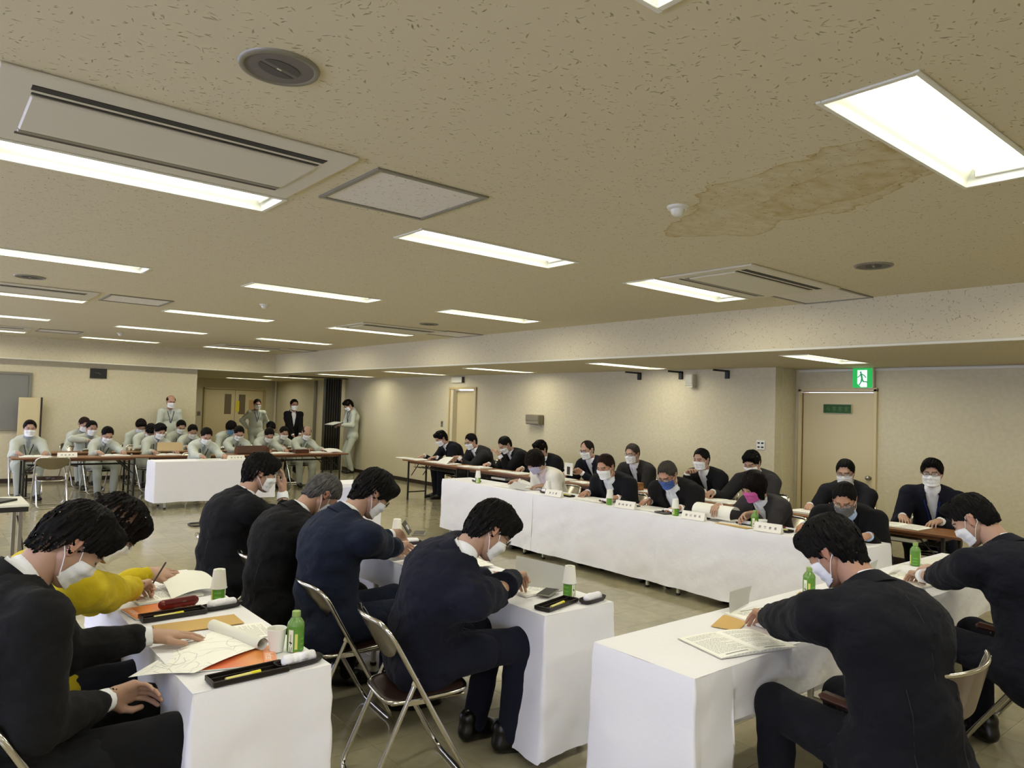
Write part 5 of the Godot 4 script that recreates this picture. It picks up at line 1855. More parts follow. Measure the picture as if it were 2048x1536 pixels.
func person(d: Dictionary) -> Dictionary:
	var near: bool = d.get("near", false)
	var S: float = d.get("scale", 1.04)
	var stand: bool = d.get("stand", false)
	var face: float = deg_to_rad(d.face)
	var Fw := Vector3(sin(face), 0, cos(face))
	var Lw := Vector3(cos(face), 0, -sin(face))
	var head_w: Vector3 = d.head
	var seat: float = d.get("seat", 0.405)
	var Hb := Basis(Vector3.UP, deg_to_rad(d.get("hy", 0.0))) * Basis(Vector3.RIGHT, deg_to_rad(d.get("hp", 25.0))) * Basis(Vector3.BACK, deg_to_rad(d.get("hr", 0.0)))
	var hipy := 0.87 * S if stand else seat + 0.095 * S
	# neck base relative to the head, then the hips so that the trunk keeps its length
	var nb_off := Hb * Vector3(0, -0.110, -0.040) * S + Vector3(0, -0.040, -0.024) * S
	var nby := head_w.y + nb_off.y
	var trunk := 0.52 * S
	var dy := nby - hipy
	var back := sqrt(maxf(trunk * trunk - dy * dy, 0.0004)) if not stand else 0.01
	back = minf(back, float(d.get("lean", 0.27)))
	var hip_w := Vector3(head_w.x, 0, head_w.z) + (Fw * (nb_off.z - back) + Lw * nb_off.x) + Lw * float(d.get("side", 0.0))
	var root := thing("person", d.label, "person", hip_w, face)
	var to_local := Transform3D(Basis(Vector3.UP, face), hip_w).affine_inverse()
	var Hc := to_local * head_w
	var NB := Hc + nb_off
	var H := Vector3(0, hipy, 0)
	var spine := (NB - H).normalized()
	var X := Vector3(1, 0, 0)
	var bk := X.cross(spine) * -1.0
	var W := H.lerp(NB, 0.34) + bk * (0.045 * S if not stand else 0.0)
	var C := H.lerp(NB, 0.72) + bk * (0.062 * S if not stand else 0.015)
	var u := (NB - C).normalized()
	var f := X.cross(u).normalized()
	X = u.cross(f)
	var fw2 := Vector3(0, 0, 1)
	var sw: float = d.get("shoulder", 0.192) * S
	var hands := {}
	var SL := {}
	for sd in ["l", "r"]:
		var sg := 1.0 if sd == "l" else -1.0
		var sh: Vector3 = NB - u * 0.062 * S + X * sg * sw + f * 0.015
		var tgt: Vector3 = to_local * (d[sd + "h"] as Vector3) if d.has(sd + "h") else H + Vector3(sg * 0.20, 0.10, 0.25)
		var fdir: Vector3
		var reach := tgt - sh
		if reach.length() > 0.40 * S:
			sh += f * minf(0.05, (reach.length() - 0.40 * S) * 0.4)
		var pole := Vector3(sg * float(d.get("out", 0.30)), -0.8, -0.45)
		if d.has(sd + "pole"):
			pole = d[sd + "pole"]
		# wrist sits a hand's half length before the target
		var guess: Array = ik(sh, tgt, 0.285 * S, 0.335 * S, pole)
		fdir = (tgt - guess[0]).normalized()
		if d.has(sd + "f"):
			fdir = (d[sd + "f"] as Vector3).normalized()
		elif tgt.y < 0.9 and not stand:
			fdir = Vector3(fdir.x, -0.10, fdir.z).normalized()
		var wr := tgt - fdir * 0.085 * S
		var r: Array = ik(sh, wr, 0.285 * S, 0.252 * S, pole)
		hands[sd] = {"s": sh, "e": r[0], "w": r[1], "f": fdir, "sg": sg}
	# jacket -------------------------------------------------------------------------------
	var q: float = d.get("bulk", 1.0) * S * 1.04
	var J := []
	J.append(cap(H + X * 0.070 * S, H - X * 0.070 * S, 0.130 * q, 0.130 * q, 0.0, Vector3(0, 0, 1), 1.10))
	J.append(cap(H + fw2 * 0.015, W, 0.155 * q, 0.158 * q, 0.06, f, 1.22))
	J.append(cap(W, C, 0.160 * q, 0.178 * q, 0.06, f, 1.36))
	J.append(cap(C + X * 0.085 * S, C - X * 0.085 * S, 0.120 * q, 0.120 * q, 0.06, f, 1.05))
	J.append(cap(C, NB - u * 0.095 * S, 0.172 * q, 0.125 * q, 0.05, f, 1.42))
	for sd in ["l", "r"]:
		var a: Dictionary = hands[sd]
		J.append(cap(NB - u * 0.052 * S + X * a.sg * 0.035, a.s, 0.058 * S, 0.066 * S, 0.045))
		J.append(cap(a.s, a.e, float(d.get("arm", 0.079)) * q, float(d.get("arm", 0.079)) * 0.85 * q, 0.04))
		var we: Vector3 = a.w + (a.e - a.w).normalized() * 0.060
		J.append(cap(a.e, we, 0.066 * q, 0.049 * S, 0.02))
	var belt: bool = d.get("belt", false)
	if not belt:
		J.append(cap(H + Vector3(0.085, -0.05, -0.035) * S, H + Vector3(-0.085, -0.05, -0.035) * S, 0.112 * q, 0.112 * q, 0.05))
		if stand:
			J.append(cap(H + Vector3(0.07, -0.14, 0.0) * S, H + Vector3(-0.07, -0.14, 0.0) * S, 0.122 * q, 0.122 * q, 0.05, Vector3(0, 0, 1), 1.15))
		else:
			for sg in [-1.0, 1.0]:
				J.append(cap(H + Vector3(sg * 0.095, -0.005, 0.04) * S, H + Vector3(sg * 0.115, 0.0, 0.20) * S, 0.102 * q, 0.088 * q, 0.04, Vector3.UP, 1.1))
	var plain := J.duplicate()
	J.append(cap(NB - u * 0.045 * S, NB + u * 0.12 * S, 0.056 * S, 0.070 * S, 0.012, f, 1.0, true))
	var wv: float = d.get("vee", 0.055) * S
	var vd: float = d.get("veedepth", 0.30) * S
	var vee := func(F, lo, hh, nx, ny, nz):
		var id := 0
		for z in nz:
			for y in ny:
				var p := Vector3(lo.x, lo.y + y * hh, lo.z + z * hh) - NB
				for x in nx:
					var ff := p.dot(f)
					if ff > 0.0 and F[id] < 0.03:
						var dep := -p.dot(u)
						if dep < vd:
							var wd := absf(p.dot(X)) - wv * (1.0 - maxf(dep, -0.05) / vd)
							if wd < 0.02:
								F[id] = maxf(F[id], -wd)
					p.x += hh
					id += 1
		return F
	var hj := 0.0095 if near else 0.0145
	var jm: Color = d.get("jacket", Color(0.06, 0.065, 0.085))
	var jacket := net(J, hj, wrinkle, 0.013 if near else 0.008, Vector3(7.0, 9.0, 7.0), vee if wv > 0.0 else null)
	var jn: String = d.get("top", "suit_jacket")
	var jmat := cloth_mat(jm)
	var jo := part(jn, jacket.mesh(), jmat, root)
	# collars, shirt, lapels
	var nd := ((Hc + Hb * Vector3(0, -0.07, -0.03) * S) - NB).normalized()
	var cu := (u * 0.6 + nd * 0.6).normalized()
	var cf := (f - cu * f.dot(cu)).normalized()
	var sc: Color = d.get("shirt", Color(0.90, 0.91, 0.93))
	var smat := cloth_mat(sc, 0.1)
	var st := net([cap(W, C, 0.128 * q, 0.142 * q, 0.0, f, 1.35), cap(C, NB - u * 0.045 * S, 0.143 * q, 0.085 * q, 0.05, f, 1.36), cap(NB - u * 0.05 * S, NB + cu * 0.015 * S, 0.080 * S, 0.058 * S, 0.04, f, 1.1)], 0.011 if near else 0.016)
	part(d.get("inner", "shirt"), st.mesh(), smat, root)
	var cc: Vector3 = NB - cu * 0.004 * S + cf * 0.004
	part("shirt_collar", band(cc, X, cu, cf, 0.0645 * S, 0.067 * S, 0.042 * S, 0.22, 0.022, 0.10).mesh(), smat if not d.has("collar") else cloth_mat(d.collar), root)
	if d.get("lapel", true):
		part("jacket_collar", band(cc - cu * 0.022 * S, X, cu, cf, 0.077 * S, 0.079 * S, 0.056 * S, 0.70, 0.032, 0.42, 0.005).mesh(), jmat, jo)
		if not d.get("behind", false):
			for sg in [-1.0, 1.0]:
				var rows := []
				for k in 8:
					var t := k / 7.0
					var dep := lerpf(0.015, vd * 0.97, t)
					var w0 := wv * (1.0 - dep / vd)
					var wide := 0.052 * S * sin(PI * clampf(0.25 + 0.62 * (1.0 - t), 0.0, 1.0)) * (1.0 - t * 0.6)
					var row := PackedVector3Array()
					for e in 3:
						var o: Vector3 = NB - u * dep + X * sg * (w0 + wide * e / 2.0)
						row.append(surface_hit(plain, o + f * 0.24, -f) + f * (0.007 - 0.002 * e))
					if sg > 0:
						row.reverse()
					rows.append(row)
				part("lapel", MB.new().sheet(rows).mesh(), jmat, jo)
	if near and d.get("behind", false) and d.get("lapel", true):
		for e in [[0.0, 0.0, 1.0], [0.095, 0.74, 1.18], [-0.095, 0.74, 1.18]]:
			var pts := PackedVector3Array()
			for k in 17:
				var t := lerpf(e[1], e[2], k / 16.0)
				var o: Vector3 = (NB - u * 0.10).lerp(C, t / 0.35) if t < 0.35 else (C.lerp(W, (t - 0.35) / 0.35) if t < 0.7 else W + (H - W) * ((t - 0.7) / 0.3))
				o += X * e[0] * S
				pts.append(surface_hit(plain, o - f * 0.35, f) + f * 0.0006)
			part("seam", MB.new().tube(pts, 0.0014, 5).mesh(), M.black, jo)
	if d.has("lanyard"):
		var lm := MB.new()
		var tip: Vector3 = surface_hit(plain, NB - u * 0.27 * S + f * 0.26, -f) + f * 0.010
		for sg in [-1.0, 1.0]:
			var pts := PackedVector3Array([NB + X * sg * 0.068 * S + u * 0.012 + f * 0.0])
			for k in range(1, 7):
				var t := k / 6.0
				pts.append(surface_hit(plain, NB - u * lerpf(0.0, 0.27 * S, t) + X * sg * lerpf(0.072, 0.004, t) * S + f * 0.26, -f) + f * 0.009)
			lm.tube(pts, 0.0058, 5)
		part("lanyard", lm.mesh(), cloth_mat(d.lanyard), root)
		if d.get("badge", false):
			part("name_badge", bx(Vector3.ZERO, Vector3(0.058, 0.085, 0.004), 0.001), M.paper, root, Transform3D(Basis(X, u, f), tip - u * 0.045 + f * 0.006))
	if d.has("pinbadge"):
		var bp: Vector3 = surface_hit(plain, NB - u * 0.21 * S + X * 0.085 * S + f * 0.26, -f) + f * 0.010
		part("name_badge", bx(Vector3.ZERO, Vector3(0.095, 0.07, 0.004), 0.001), M.paper, root, Transform3D(Basis(X, u, f), bp))
	if d.get("pockets", false):
		for sg in [-1.0, 1.0]:
			var rows := []
			for k in 3:
				var row := PackedVector3Array()
				for e in 5:
					row.append(surface_hit(plain, NB - u * (0.185 - 0.02 * (2 - k) + 0.02) * S + X * (sg * 0.085 + (e - 2) * 0.026) * S + f * 0.26, -f) + f * (0.011 if k > 0 else 0.013))
				rows.append(row)
			rows.reverse()
			part("pocket_flap", MB.new().sheet(rows).mesh(), jmat, jo)
	# sleeves end in cuffs
	for sd in ["l", "r"]:
		var a: Dictionary = hands[sd]
		var ax: Vector3 = (a.w - a.e).normalized()
		part("cuff", MB.new().tube(PackedVector3Array([a.w - ax * 0.050, a.w - ax * 0.020, a.w + ax * 0.004]), 0.0375 * S, 14, false, 0.034 * S).mesh(), smat if d.get("cuffs", true) else jmat, root)
	# trousers and shoes
	var T := []
	var tc: Color = d.get("trousers", jm)
	T.append(cap(H + X * 0.06 * S, H - X * 0.06 * S, 0.112 * q, 0.112 * q, 0.0))
	if belt or stand:
		T.append(cap(H, H.lerp(W, 0.5), 0.128 * q, 0.122 * q, 0.04, f, 1.25))
	var legs: Array = d.get("legs", [Vector3(0.115, 0, 0.42), Vector3(-0.115, 0, 0.40)])
	if stand:
		legs = d.get("legs", [Vector3(0.10, 0, 0.03), Vector3(-0.10, 0, -0.01)])
	var feet := []
	var B := []
	for k in 2:
		var sg := 1.0 if k == 0 else -1.0
		var hj2 := H + Vector3(sg * 0.088, -0.01, 0.0) * S
		var an: Vector3 = legs[k] + Vector3(0, 0.105, 0)
		var r: Array = ik(hj2, an, 0.415 * S, 0.40 * S, Vector3(sg * 0.12, 0.7 if not stand else 0.0, 0.6))
		T.append(cap(hj2, r[0], 0.092 * q, 0.072 * S, 0.04))
		T.append(cap(r[0], r[1] + Vector3(0, -0.02, 0), 0.070 * S, 0.056 * S, 0.02))
		B.append(cap(hj2, r[0], 0.05, 0.045, 0.02))
		B.append(cap(r[0], r[1], 0.045, 0.035, 0.02))
		feet.append([r[1], atan2((r[0] - hj2).x + sg * 0.03, (r[0] - hj2).z) if not stand else sg * 0.2])
	var tmat := cloth_mat(tc)
	part("trousers", net(T, hj * 1.1, wrinkle, 0.006, Vector3(8, 8, 8)).mesh(), tmat, root)
	for ft in feet:
		part("shoe", shoe_mesh, M.shoe, root, Transform3D(Basis(Vector3.UP, ft[1]).scaled(Vector3.ONE * S), Vector3(ft[0].x, 0, ft[0].z) ))
	# the body itself
	B.append(cap(H, C, 0.085, 0.10, 0.03, f, 1.3))
	B.append(cap(C, NB - u * 0.06, 0.10, 0.06, 0.03, f, 1.3))
	B.append(cap(NB - u * 0.08 * S, Hc + Hb * Vector3(0, -0.055, -0.028) * S, 0.060 * S, 0.056 * S, 0.03))
	for sd in ["l", "r"]:
		var a: Dictionary = hands[sd]
		B.append(cap(NB - u * 0.05, a.s, 0.05, 0.045, 0.03))
		B.append(cap(a.s, a.e, 0.045, 0.036, 0.02))
		B.append(cap(a.e, a.w - (a.w - a.e).normalized() * 0.01, 0.036, 0.0265 * S, 0.02))
	var body := tint_all(net(B, 0.012 if near else 0.015), "body")
	var tone: Color = d.get("tone", Color.WHITE)
	var all := MB.new()
	all.add(body, Transform3D(), tone)
	var Hx := Transform3D(Hb * Basis().scaled(Vector3.ONE * float(d.get("hs", 1.0 if near else 1.05))), Hc)
	all.add(head_tmpl[near], Hx, tone)
	for sd in ["l", "r"]:
		var a: Dictionary = hands[sd]
		var pose: String = d.get(sd + "p", "relaxed")
		var n0 := Vector3.UP
		if d.has(sd + "n"):
			n0 = d[sd + "n"]
		var zf: Vector3 = a.f
		var yf := (n0 - zf * n0.dot(zf)).normalized()
		var xf := yf.cross(zf)
		var b := Basis(xf, yf, zf) * Basis(Vector3.BACK, deg_to_rad(d.get(sd + "r", 0.0)))
		var tm: MB = hand_tmpl[pose + ("1" if near else "0")]
		if sd == "l":
			tm = flip_x(tm)
		all.add(tm, Transform3D(b * Basis().scaled(Vector3.ONE * S), a.w), tone)
	all.uv.clear()
	part("body", all.mesh(), M.skin, root)
	# hair, mask, glasses ride on the head
	var hs: String = d.get("hair", "short")
	if hs != "":
		part("hair", hair_mesh(hs, near, d.get("seed", 3)), hair_mat(d.get("haircol", Color(0.085, 0.078, 0.074))), root, Hx)
	if d.get("mask", true):
		var mk := part("face_mask", mask_mesh, cached("mask_%s" % d.get("maskcol", Color(0.93, 0.94, 0.95)).to_html(), func(): return fabric(d.get("maskcol", Color(0.93, 0.94, 0.95)), 0.9, 0.1, 0.15)), root, Hx)
		for sg in [1.0, -1.0]:
			part("ear_loop", loop_mesh, M.loop, mk, Transform3D(Basis().scaled(Vector3(sg, 1, 1)), Vector3.ZERO))
	if d.get("glasses", false):
		var g := part("glasses", glasses[0], M.frame, root, Hx)
		part("lens", glasses[1], M.lens, g)
	if not stand:
		var cl: String = d.get("chair", "chair")
		if cl != "":
			var ca := hip_w + Fw * 0.015 + Vector3(0, 0, 0)
			if d.has("chair_at"):
				ca = d.chair_at
			copy_of(cl, "%s under the %s" % ["chrome armchair with brown arm pads" if cl == "armchair" else "chrome folding chair", d.who], ca, deg_to_rad(d.get("chair_face", d.face)), "folding armchairs" if cl == "armchair" else "folding chairs in use")
	return {"root": root, "hip": hip_w, "l": root.transform * (hands.l.w + hands.l.f * 0.085), "r": root.transform * (hands.r.w + hands.r.f * 0.085)}

func build_people():
	make_templates()
	var V := func(x, y, z): return Vector3(x, y, z)
	var black := Color(0.075, 0.078, 0.088)
	var navy := Color(0.085, 0.095, 0.15)
	var navy2 := Color(0.10, 0.125, 0.19)
	var char_ := Color(0.17, 0.165, 0.17)
	var work := Color(0.745, 0.765, 0.715)
	var workt := Color(0.70, 0.72, 0.67)
	var inner := Color(0.63, 0.68, 0.72)
	var blue_ := Color(0.13, 0.17, 0.30)
	var grey_h := Color(0.36, 0.355, 0.345)
	var tan_ := Color(0.92, 0.86, 0.80)
	var P := []
	# front left table
	P.append({"who": "man in a black suit at the bottom left", "label": "man in black suit and white mask bending over a map at the bottom left table", "head": V.call(0.42, 1.17, -2.70), "face": 92, "hp": 48, "chair_at": V.call(0.40, 0, -2.66), "near": true, "jacket": Color(0.085, 0.088, 0.096), "trousers": Color(0.06, 0.062, 0.07), "hair": "full", "seed": 11, "lh": V.call(0.82, 0.745, -2.98), "lp": "flat", "rh": V.call(0.615, 0.665, -2.70), "rp": "hold", "rr": -70.0, "rf": V.call(0.35, 0.0, 0.9), "behind": true, "scale": 1.08, "bulk": 1.04, "glasses": false, "legs": [V.call(0.14, 0, 0.40), V.call(-0.12, 0, 0.45)]})
	P.append({"who": "person in the yellow jacket", "label": "person in yellow jacket writing beside the man in black at the bottom left", "head": V.call(0.66, 1.10, -3.36), "face": 88, "hp": 45, "near": true, "jacket": Color(0.74, 0.66, 0.13), "trousers": Color(0.10, 0.10, 0.11), "hair": "curly", "seed": 12, "lh": V.call(1.00, 0.79, -3.86), "lp": "flat", "lr": 30.0, "rh": V.call(0.88, 0.775, -3.72), "rp": "pen", "rr": -35.0, "behind": true, "scale": 1.05, "vee": 0.0, "cuffs": false, "lapel": false, "shirt": Color(0.74, 0.66, 0.13), "haircol": Color(0.075, 0.055, 0.045), "glasses": true, "top": "yellow_jacket"})
	# the row of four dark backs
	P.append({"who": "farthest of the four dark-suited men seen from behind", "label": "black-suited man with hand raised to his face, farthest of four backs on the left", "head": V.call(1.83, 1.165, -4.86), "face": 88, "hp": 16, "hy": -6, "lean": 0.12, "chair_at": V.call(1.74, 0, -5.04), "near": true, "jacket": black, "hair": "swept", "seed": 13, "rh": V.call(2.00, 1.11, -4.87), "rp": "relaxed", "rf": V.call(0.10, 0.95, 0.12), "rn": V.call(-0.55, 0.0, 0.85), "rpole": V.call(-0.5, -1, 0.2), "lh": V.call(2.42, 0.745, -5.1), "behind": true, "scale": 1.06})
	P.append({"who": "grey-haired man among the four backs", "label": "grey-haired man in black suit with head bowed, second of four backs", "head": V.call(1.90, 1.10, -4.05), "face": 88, "hp": 48, "lean": 0.13, "chair_at": V.call(1.78, 0, -4.33), "near": true, "jacket": Color(0.055, 0.056, 0.062), "hair": "short", "seed": 14, "haircol": grey_h, "rh": V.call(2.40, 0.745, -3.92), "lh": V.call(2.44, 0.745, -4.3), "behind": true, "scale": 1.06, "tone": tan_})
	P.append({"who": "man holding a black phone case", "label": "man in slate navy suit holding an open black phone case, seen from behind", "head": V.call(1.97, 1.16, -3.57), "face": 84, "hp": 40, "lean": 0.09, "chair_at": V.call(1.80, 0, -3.52), "near": true, "jacket": navy2, "hair": "swept", "seed": 15, "rh": V.call(2.36, 0.79, -3.84), "rp": "hold", "rr": -50.0, "lh": V.call(2.44, 0.83, -4.02), "lp": "hold", "lr": 50.0, "behind": true, "scale": 1.08, "glasses": true})
	P.append({"who": "nearest navy-suited man seen from behind", "label": "navy-suited man with glasses leaning over the near table end, seen from behind", "head": V.call(2.04, 1.10, -2.60), "face": 78, "hp": 40, "hy": -4, "lean": 0.08, "side": 0.21, "seat": 0.43, "chair_at": V.call(1.79, 0, -2.82), "near": true, "jacket": navy, "hair": "full", "seed": 16, "rh": V.call(2.53, 0.80, -2.90), "rp": "pen", "rpole": V.call(-0.9, -0.5, 0.2), "rr": -30.0, "lh": V.call(2.50, 0.75, -3.10), "lp": "flat", "behind": true, "scale": 1.08, "bulk": 1.03, "glasses": true, "legs": [V.call(0.15, 0, 0.34), V.call(-0.04, 0, 0.44)]})
	# near right
	P.append({"who": "near right man in the dark navy suit", "label": "dark navy suited man reading papers at the bottom right, white mask loops round his ear", "head": V.call(2.74, 1.145, -1.37), "face": 158, "hp": 38, "hy": 20, "near": true, "jacket": Color(0.07, 0.075, 0.10), "hair": "swept", "seed": 17, "lh": V.call(2.97, 0.770, -1.81), "lp": "hold", "lr": 25.0, "rh": V.call(3.24, 0.77, -1.70), "rp": "hold", "behind": true, "scale": 1.08, "chair": "armchair", "chair_face": 180.0, "chair_at": V.call(2.88, 0, -1.16), "tone": Color(0.92, 0.82, 0.76), "lpole": V.call(0.75, -0.8, -0.1), "legs": [V.call(0.20, 0, 0.40), V.call(-0.10, 0, 0.42)]})
	P.append({"who": "man at the right edge", "label": "man with short spiky hair in navy suit writing at the right edge", "head": V.call(4.26, 1.15, -1.39), "face": 160, "hp": 36, "hy": 22, "near": true, "jacket": Color(0.075, 0.083, 0.12), "hair": "crew", "seed": 18, "lh": V.call(4.54, 0.765, -1.78), "lp": "hold", "lr": 20.0, "rh": V.call(4.70, 0.78, -1.80), "rp": "pen", "rr": -20.0, "behind": true, "scale": 1.08, "chair": "armchair", "chair_face": 180.0, "chair_at": V.call(4.46, 0, -1.16), "legs": [V.call(0.14, 0, 0.40), V.call(-0.10, 0, 0.36)]})
	# right front row
	P.append({"who": "woman in the white cardigan", "label": "woman in white cardigan and lavender mask writing at the right front table", "head": V.call(5.72, 1.03, -6.48), "face": -92, "hp": 34, "jacket": Color(0.88, 0.87, 0.83), "trousers": Color(0.16, 0.16, 0.17), "shirt": Color(0.86, 0.80, 0.82), "hair": "updo", "maskcol": Color(0.70, 0.69, 0.80), "rh": V.call(5.78, 0.755, -6.98), "rp": "pen", "lh": V.call(5.70, 0.755, -6.42), "lp": "relaxed", "vee": 0.075, "veedepth": 0.36, "lapel": false, "cuffs": false, "scale": 1.0, "shoulder": 0.165, "bulk": 0.90, "top": "cardigan", "inner": "pale_top", "haircol": Color(0.10, 0.07, 0.06)})
	P.append({"who": "brown-haired man with the large white mask", "label": "brown-haired man in navy suit behind a name plate, large white mask", "head": V.call(5.82, 1.055, -5.44), "face": -82, "hp": 18, "jacket": Color(0.085, 0.09, 0.115), "hair": "short", "haircol": Color(0.17, 0.11, 0.085), "rh": V.call(5.72, 0.745, -5.66), "lh": V.call(5.66, 0.745, -5.22), "lp": "flat", "rp": "flat", "scale": 1.08, "bulk": 1.03, "vee": 0.062, "tone": Color(1.0, 0.86, 0.80)})
	P.append({"who": "grey-haired man with the blue mask", "label": "grey-haired man in black suit with a blue cloth mask at the right table", "head": V.call(5.78, 1.045, -4.57), "face": -80, "hp": 30, "jacket": Color(0.085, 0.08, 0.085), "hair": "short", "haircol": Color(0.30, 0.285, 0.26), "maskcol": Color(0.30, 0.40, 0.66), "glasses": true, "rh": V.call(5.80, 0.745, -4.88), "lh": V.call(5.62, 0.745, -4.38), "scale": 1.10, "bulk": 1.08, "vee": 0.075, "tone": Color(0.95, 0.85, 0.80)})
	P.append({"who": "woman with the pink mask", "label": "woman with dark bob and pink patterned mask lifting a page", "head": V.call(5.80, 1.025, -3.63), "face": -90, "hp": 22, "hy": -12, "jacket": Color(0.21, 0.20, 0.205), "hair": "bob", "haircol": Color(0.075, 0.05, 0.045), "maskcol": Color(0.78, 0.38, 0.63), "rh": V.call(5.56, 0.83, -3.86), "rp": "hold", "lh": V.call(5.58, 0.80, -3.58), "lp": "hold", "lr": 40.0, "collar": Color(0.92, 0.92, 0.92), "scale": 1.02, "shoulder": 0.168, "bulk": 0.94, "vee": 0.065})
	P.append({"who": "man with the grey mask", "label": "man in black glasses and grey pleated mask at the near end of the right table", "head": V.call(5.80, 1.01, -2.81), "face": -74, "hp": 30, "jacket": Color(0.07, 0.073, 0.085), "hair": "short", "maskcol": Color(0.40, 0.40, 0.41), "glasses": true, "shirt": Color(0.70, 0.80, 0.93), "lh": V.call(5.64, 0.75, -2.60), "lp": "relaxed", "rh": V.call(5.70, 0.745, -3.12), "scale": 1.08, "vee": 0.085, "veedepth": 0.36, "tone": Color(1.0, 0.88, 0.80)})
	# wall row
	var bw := ["farthest man of the wall row", "glasses man in grey suit of the wall row", "man with the raised hand in the wall row", "man behind the woman in white", "balding man holding a leaflet", "grey-haired man with the lanyard", "man touching his chin", "man behind the pink-masked woman", "man in front of the beige door", "man with the blue lanyard"]
	var blab := ["young black-haired man in navy suit, farthest along the wall tables", "man with glasses in dark grey suit turning a page at the wall tables", "man in black jacket writing with one hand at his collar, third along the wall", "dark-haired man in black suit half hidden behind the woman in white", "balding man in navy suit holding a leaflet with a photograph", "grey-haired man with glasses and lanyard seated against the wall", "man with name badge touching his chin, against the right wall", "thick-haired man in grey suit hidden behind the woman in the pink mask", "man in navy suit seated in front of the beige door", "man with glasses, blue lanyard and badge at the nearest wall table"]
	var bh := [V.call(7.42, 1.075, -11.0), V.call(7.38, 1.07, -10.03), V.call(7.36, 1.07, -9.08), V.call(7.36, 1.05, -8.23), V.call(7.42, 1.10, -7.30), V.call(7.42, 1.10, -6.46), V.call(7.42, 1.105, -5.36), V.call(7.45, 1.12, -4.69), V.call(7.50, 1.10, -3.63), V.call(7.50, 1.165, -2.80)]
	var bhair := ["full", "short", "short", "full", "receding", "short", "short", "full", "short", "full"]
	var bcol := [Color(0.085, 0.09, 0.115), Color(0.15, 0.15, 0.155), Color(0.08, 0.08, 0.09), Color(0.075, 0.08, 0.095), Color(0.09, 0.10, 0.14), Color(0.15, 0.14, 0.14), Color(0.085, 0.085, 0.10), Color(0.19, 0.185, 0.19), Color(0.10, 0.10, 0.12), Color(0.085, 0.095, 0.14)]
	var bp := [30, 20, 34, 22, 14, 6, 6, 26, 14, 4]
	for k in 10:
		var h: Vector3 = bh[k]
		var d := {"who": bw[k], "label": blab[k], "head": h, "face": [-100, -92, -96, -85, -88, -82, -88, -84, -75, -76][k], "hp": bp[k], "jacket": bcol[k], "hair": bhair[k], "lh": Vector3(7.12, 0.745, h.z + 0.16), "rh": Vector3(7.10, 0.745, h.z - 0.18), "glasses": k in [1, 4, 5, 8, 9], "scale": 1.06, "haircol": [Color(0.045, 0.04, 0.038), Color(0.06, 0.05, 0.045), Color(0.09, 0.08, 0.075), Color(0.045, 0.04, 0.038), Color(0.13, 0.11, 0.10), Color(0.28, 0.26, 0.24), Color(0.10, 0.085, 0.075), Color(0.04, 0.036, 0.035), Color(0.07, 0.06, 0.052), Color(0.06, 0.048, 0.043)][k], "vee": 0.055}
		if k == 2:
			d.lh = Vector3(7.22, 0.97, h.z - 0.04)
			d.lf = Vector3(-0.5, 0.6, 0.3)
			d.rp = "pen"
		if k == 1:
			d.lp = "hold"
			d.lh = Vector3(7.06, 0.80, h.z - 0.05)
			d.lr = 40.0
		if k == 4:
			d.lh = Vector3(7.12, 0.84, h.z + 0.10)
			d.lp = "hold"
			d.lf = Vector3(-0.3, 0.45, 0.8)
			d.lr = 60.0
		if k == 5:
			d.lanyard = Color(0.10, 0.10, 0.12)
		if k == 6:
			d.rh = Vector3(7.26, 0.985, h.z - 0.03)
			d.rf = Vector3(0.6, 0.35, 0.3)
			d.rp = "relaxed"
			d.pinbadge = true
		if k == 7:
			d.rp = "pen"
			d.rh = Vector3(7.05, 0.76, h.z - 0.30)
		if k == 9:
			d.lanyard = Color(0.10, 0.16, 0.45)
			d.pinbadge = true
			d.lh = Vector3(7.18, 0.745, h.z + 0.14)
			d.rh = Vector3(7.18, 0.745, h.z - 0.12)
		P.append(d)
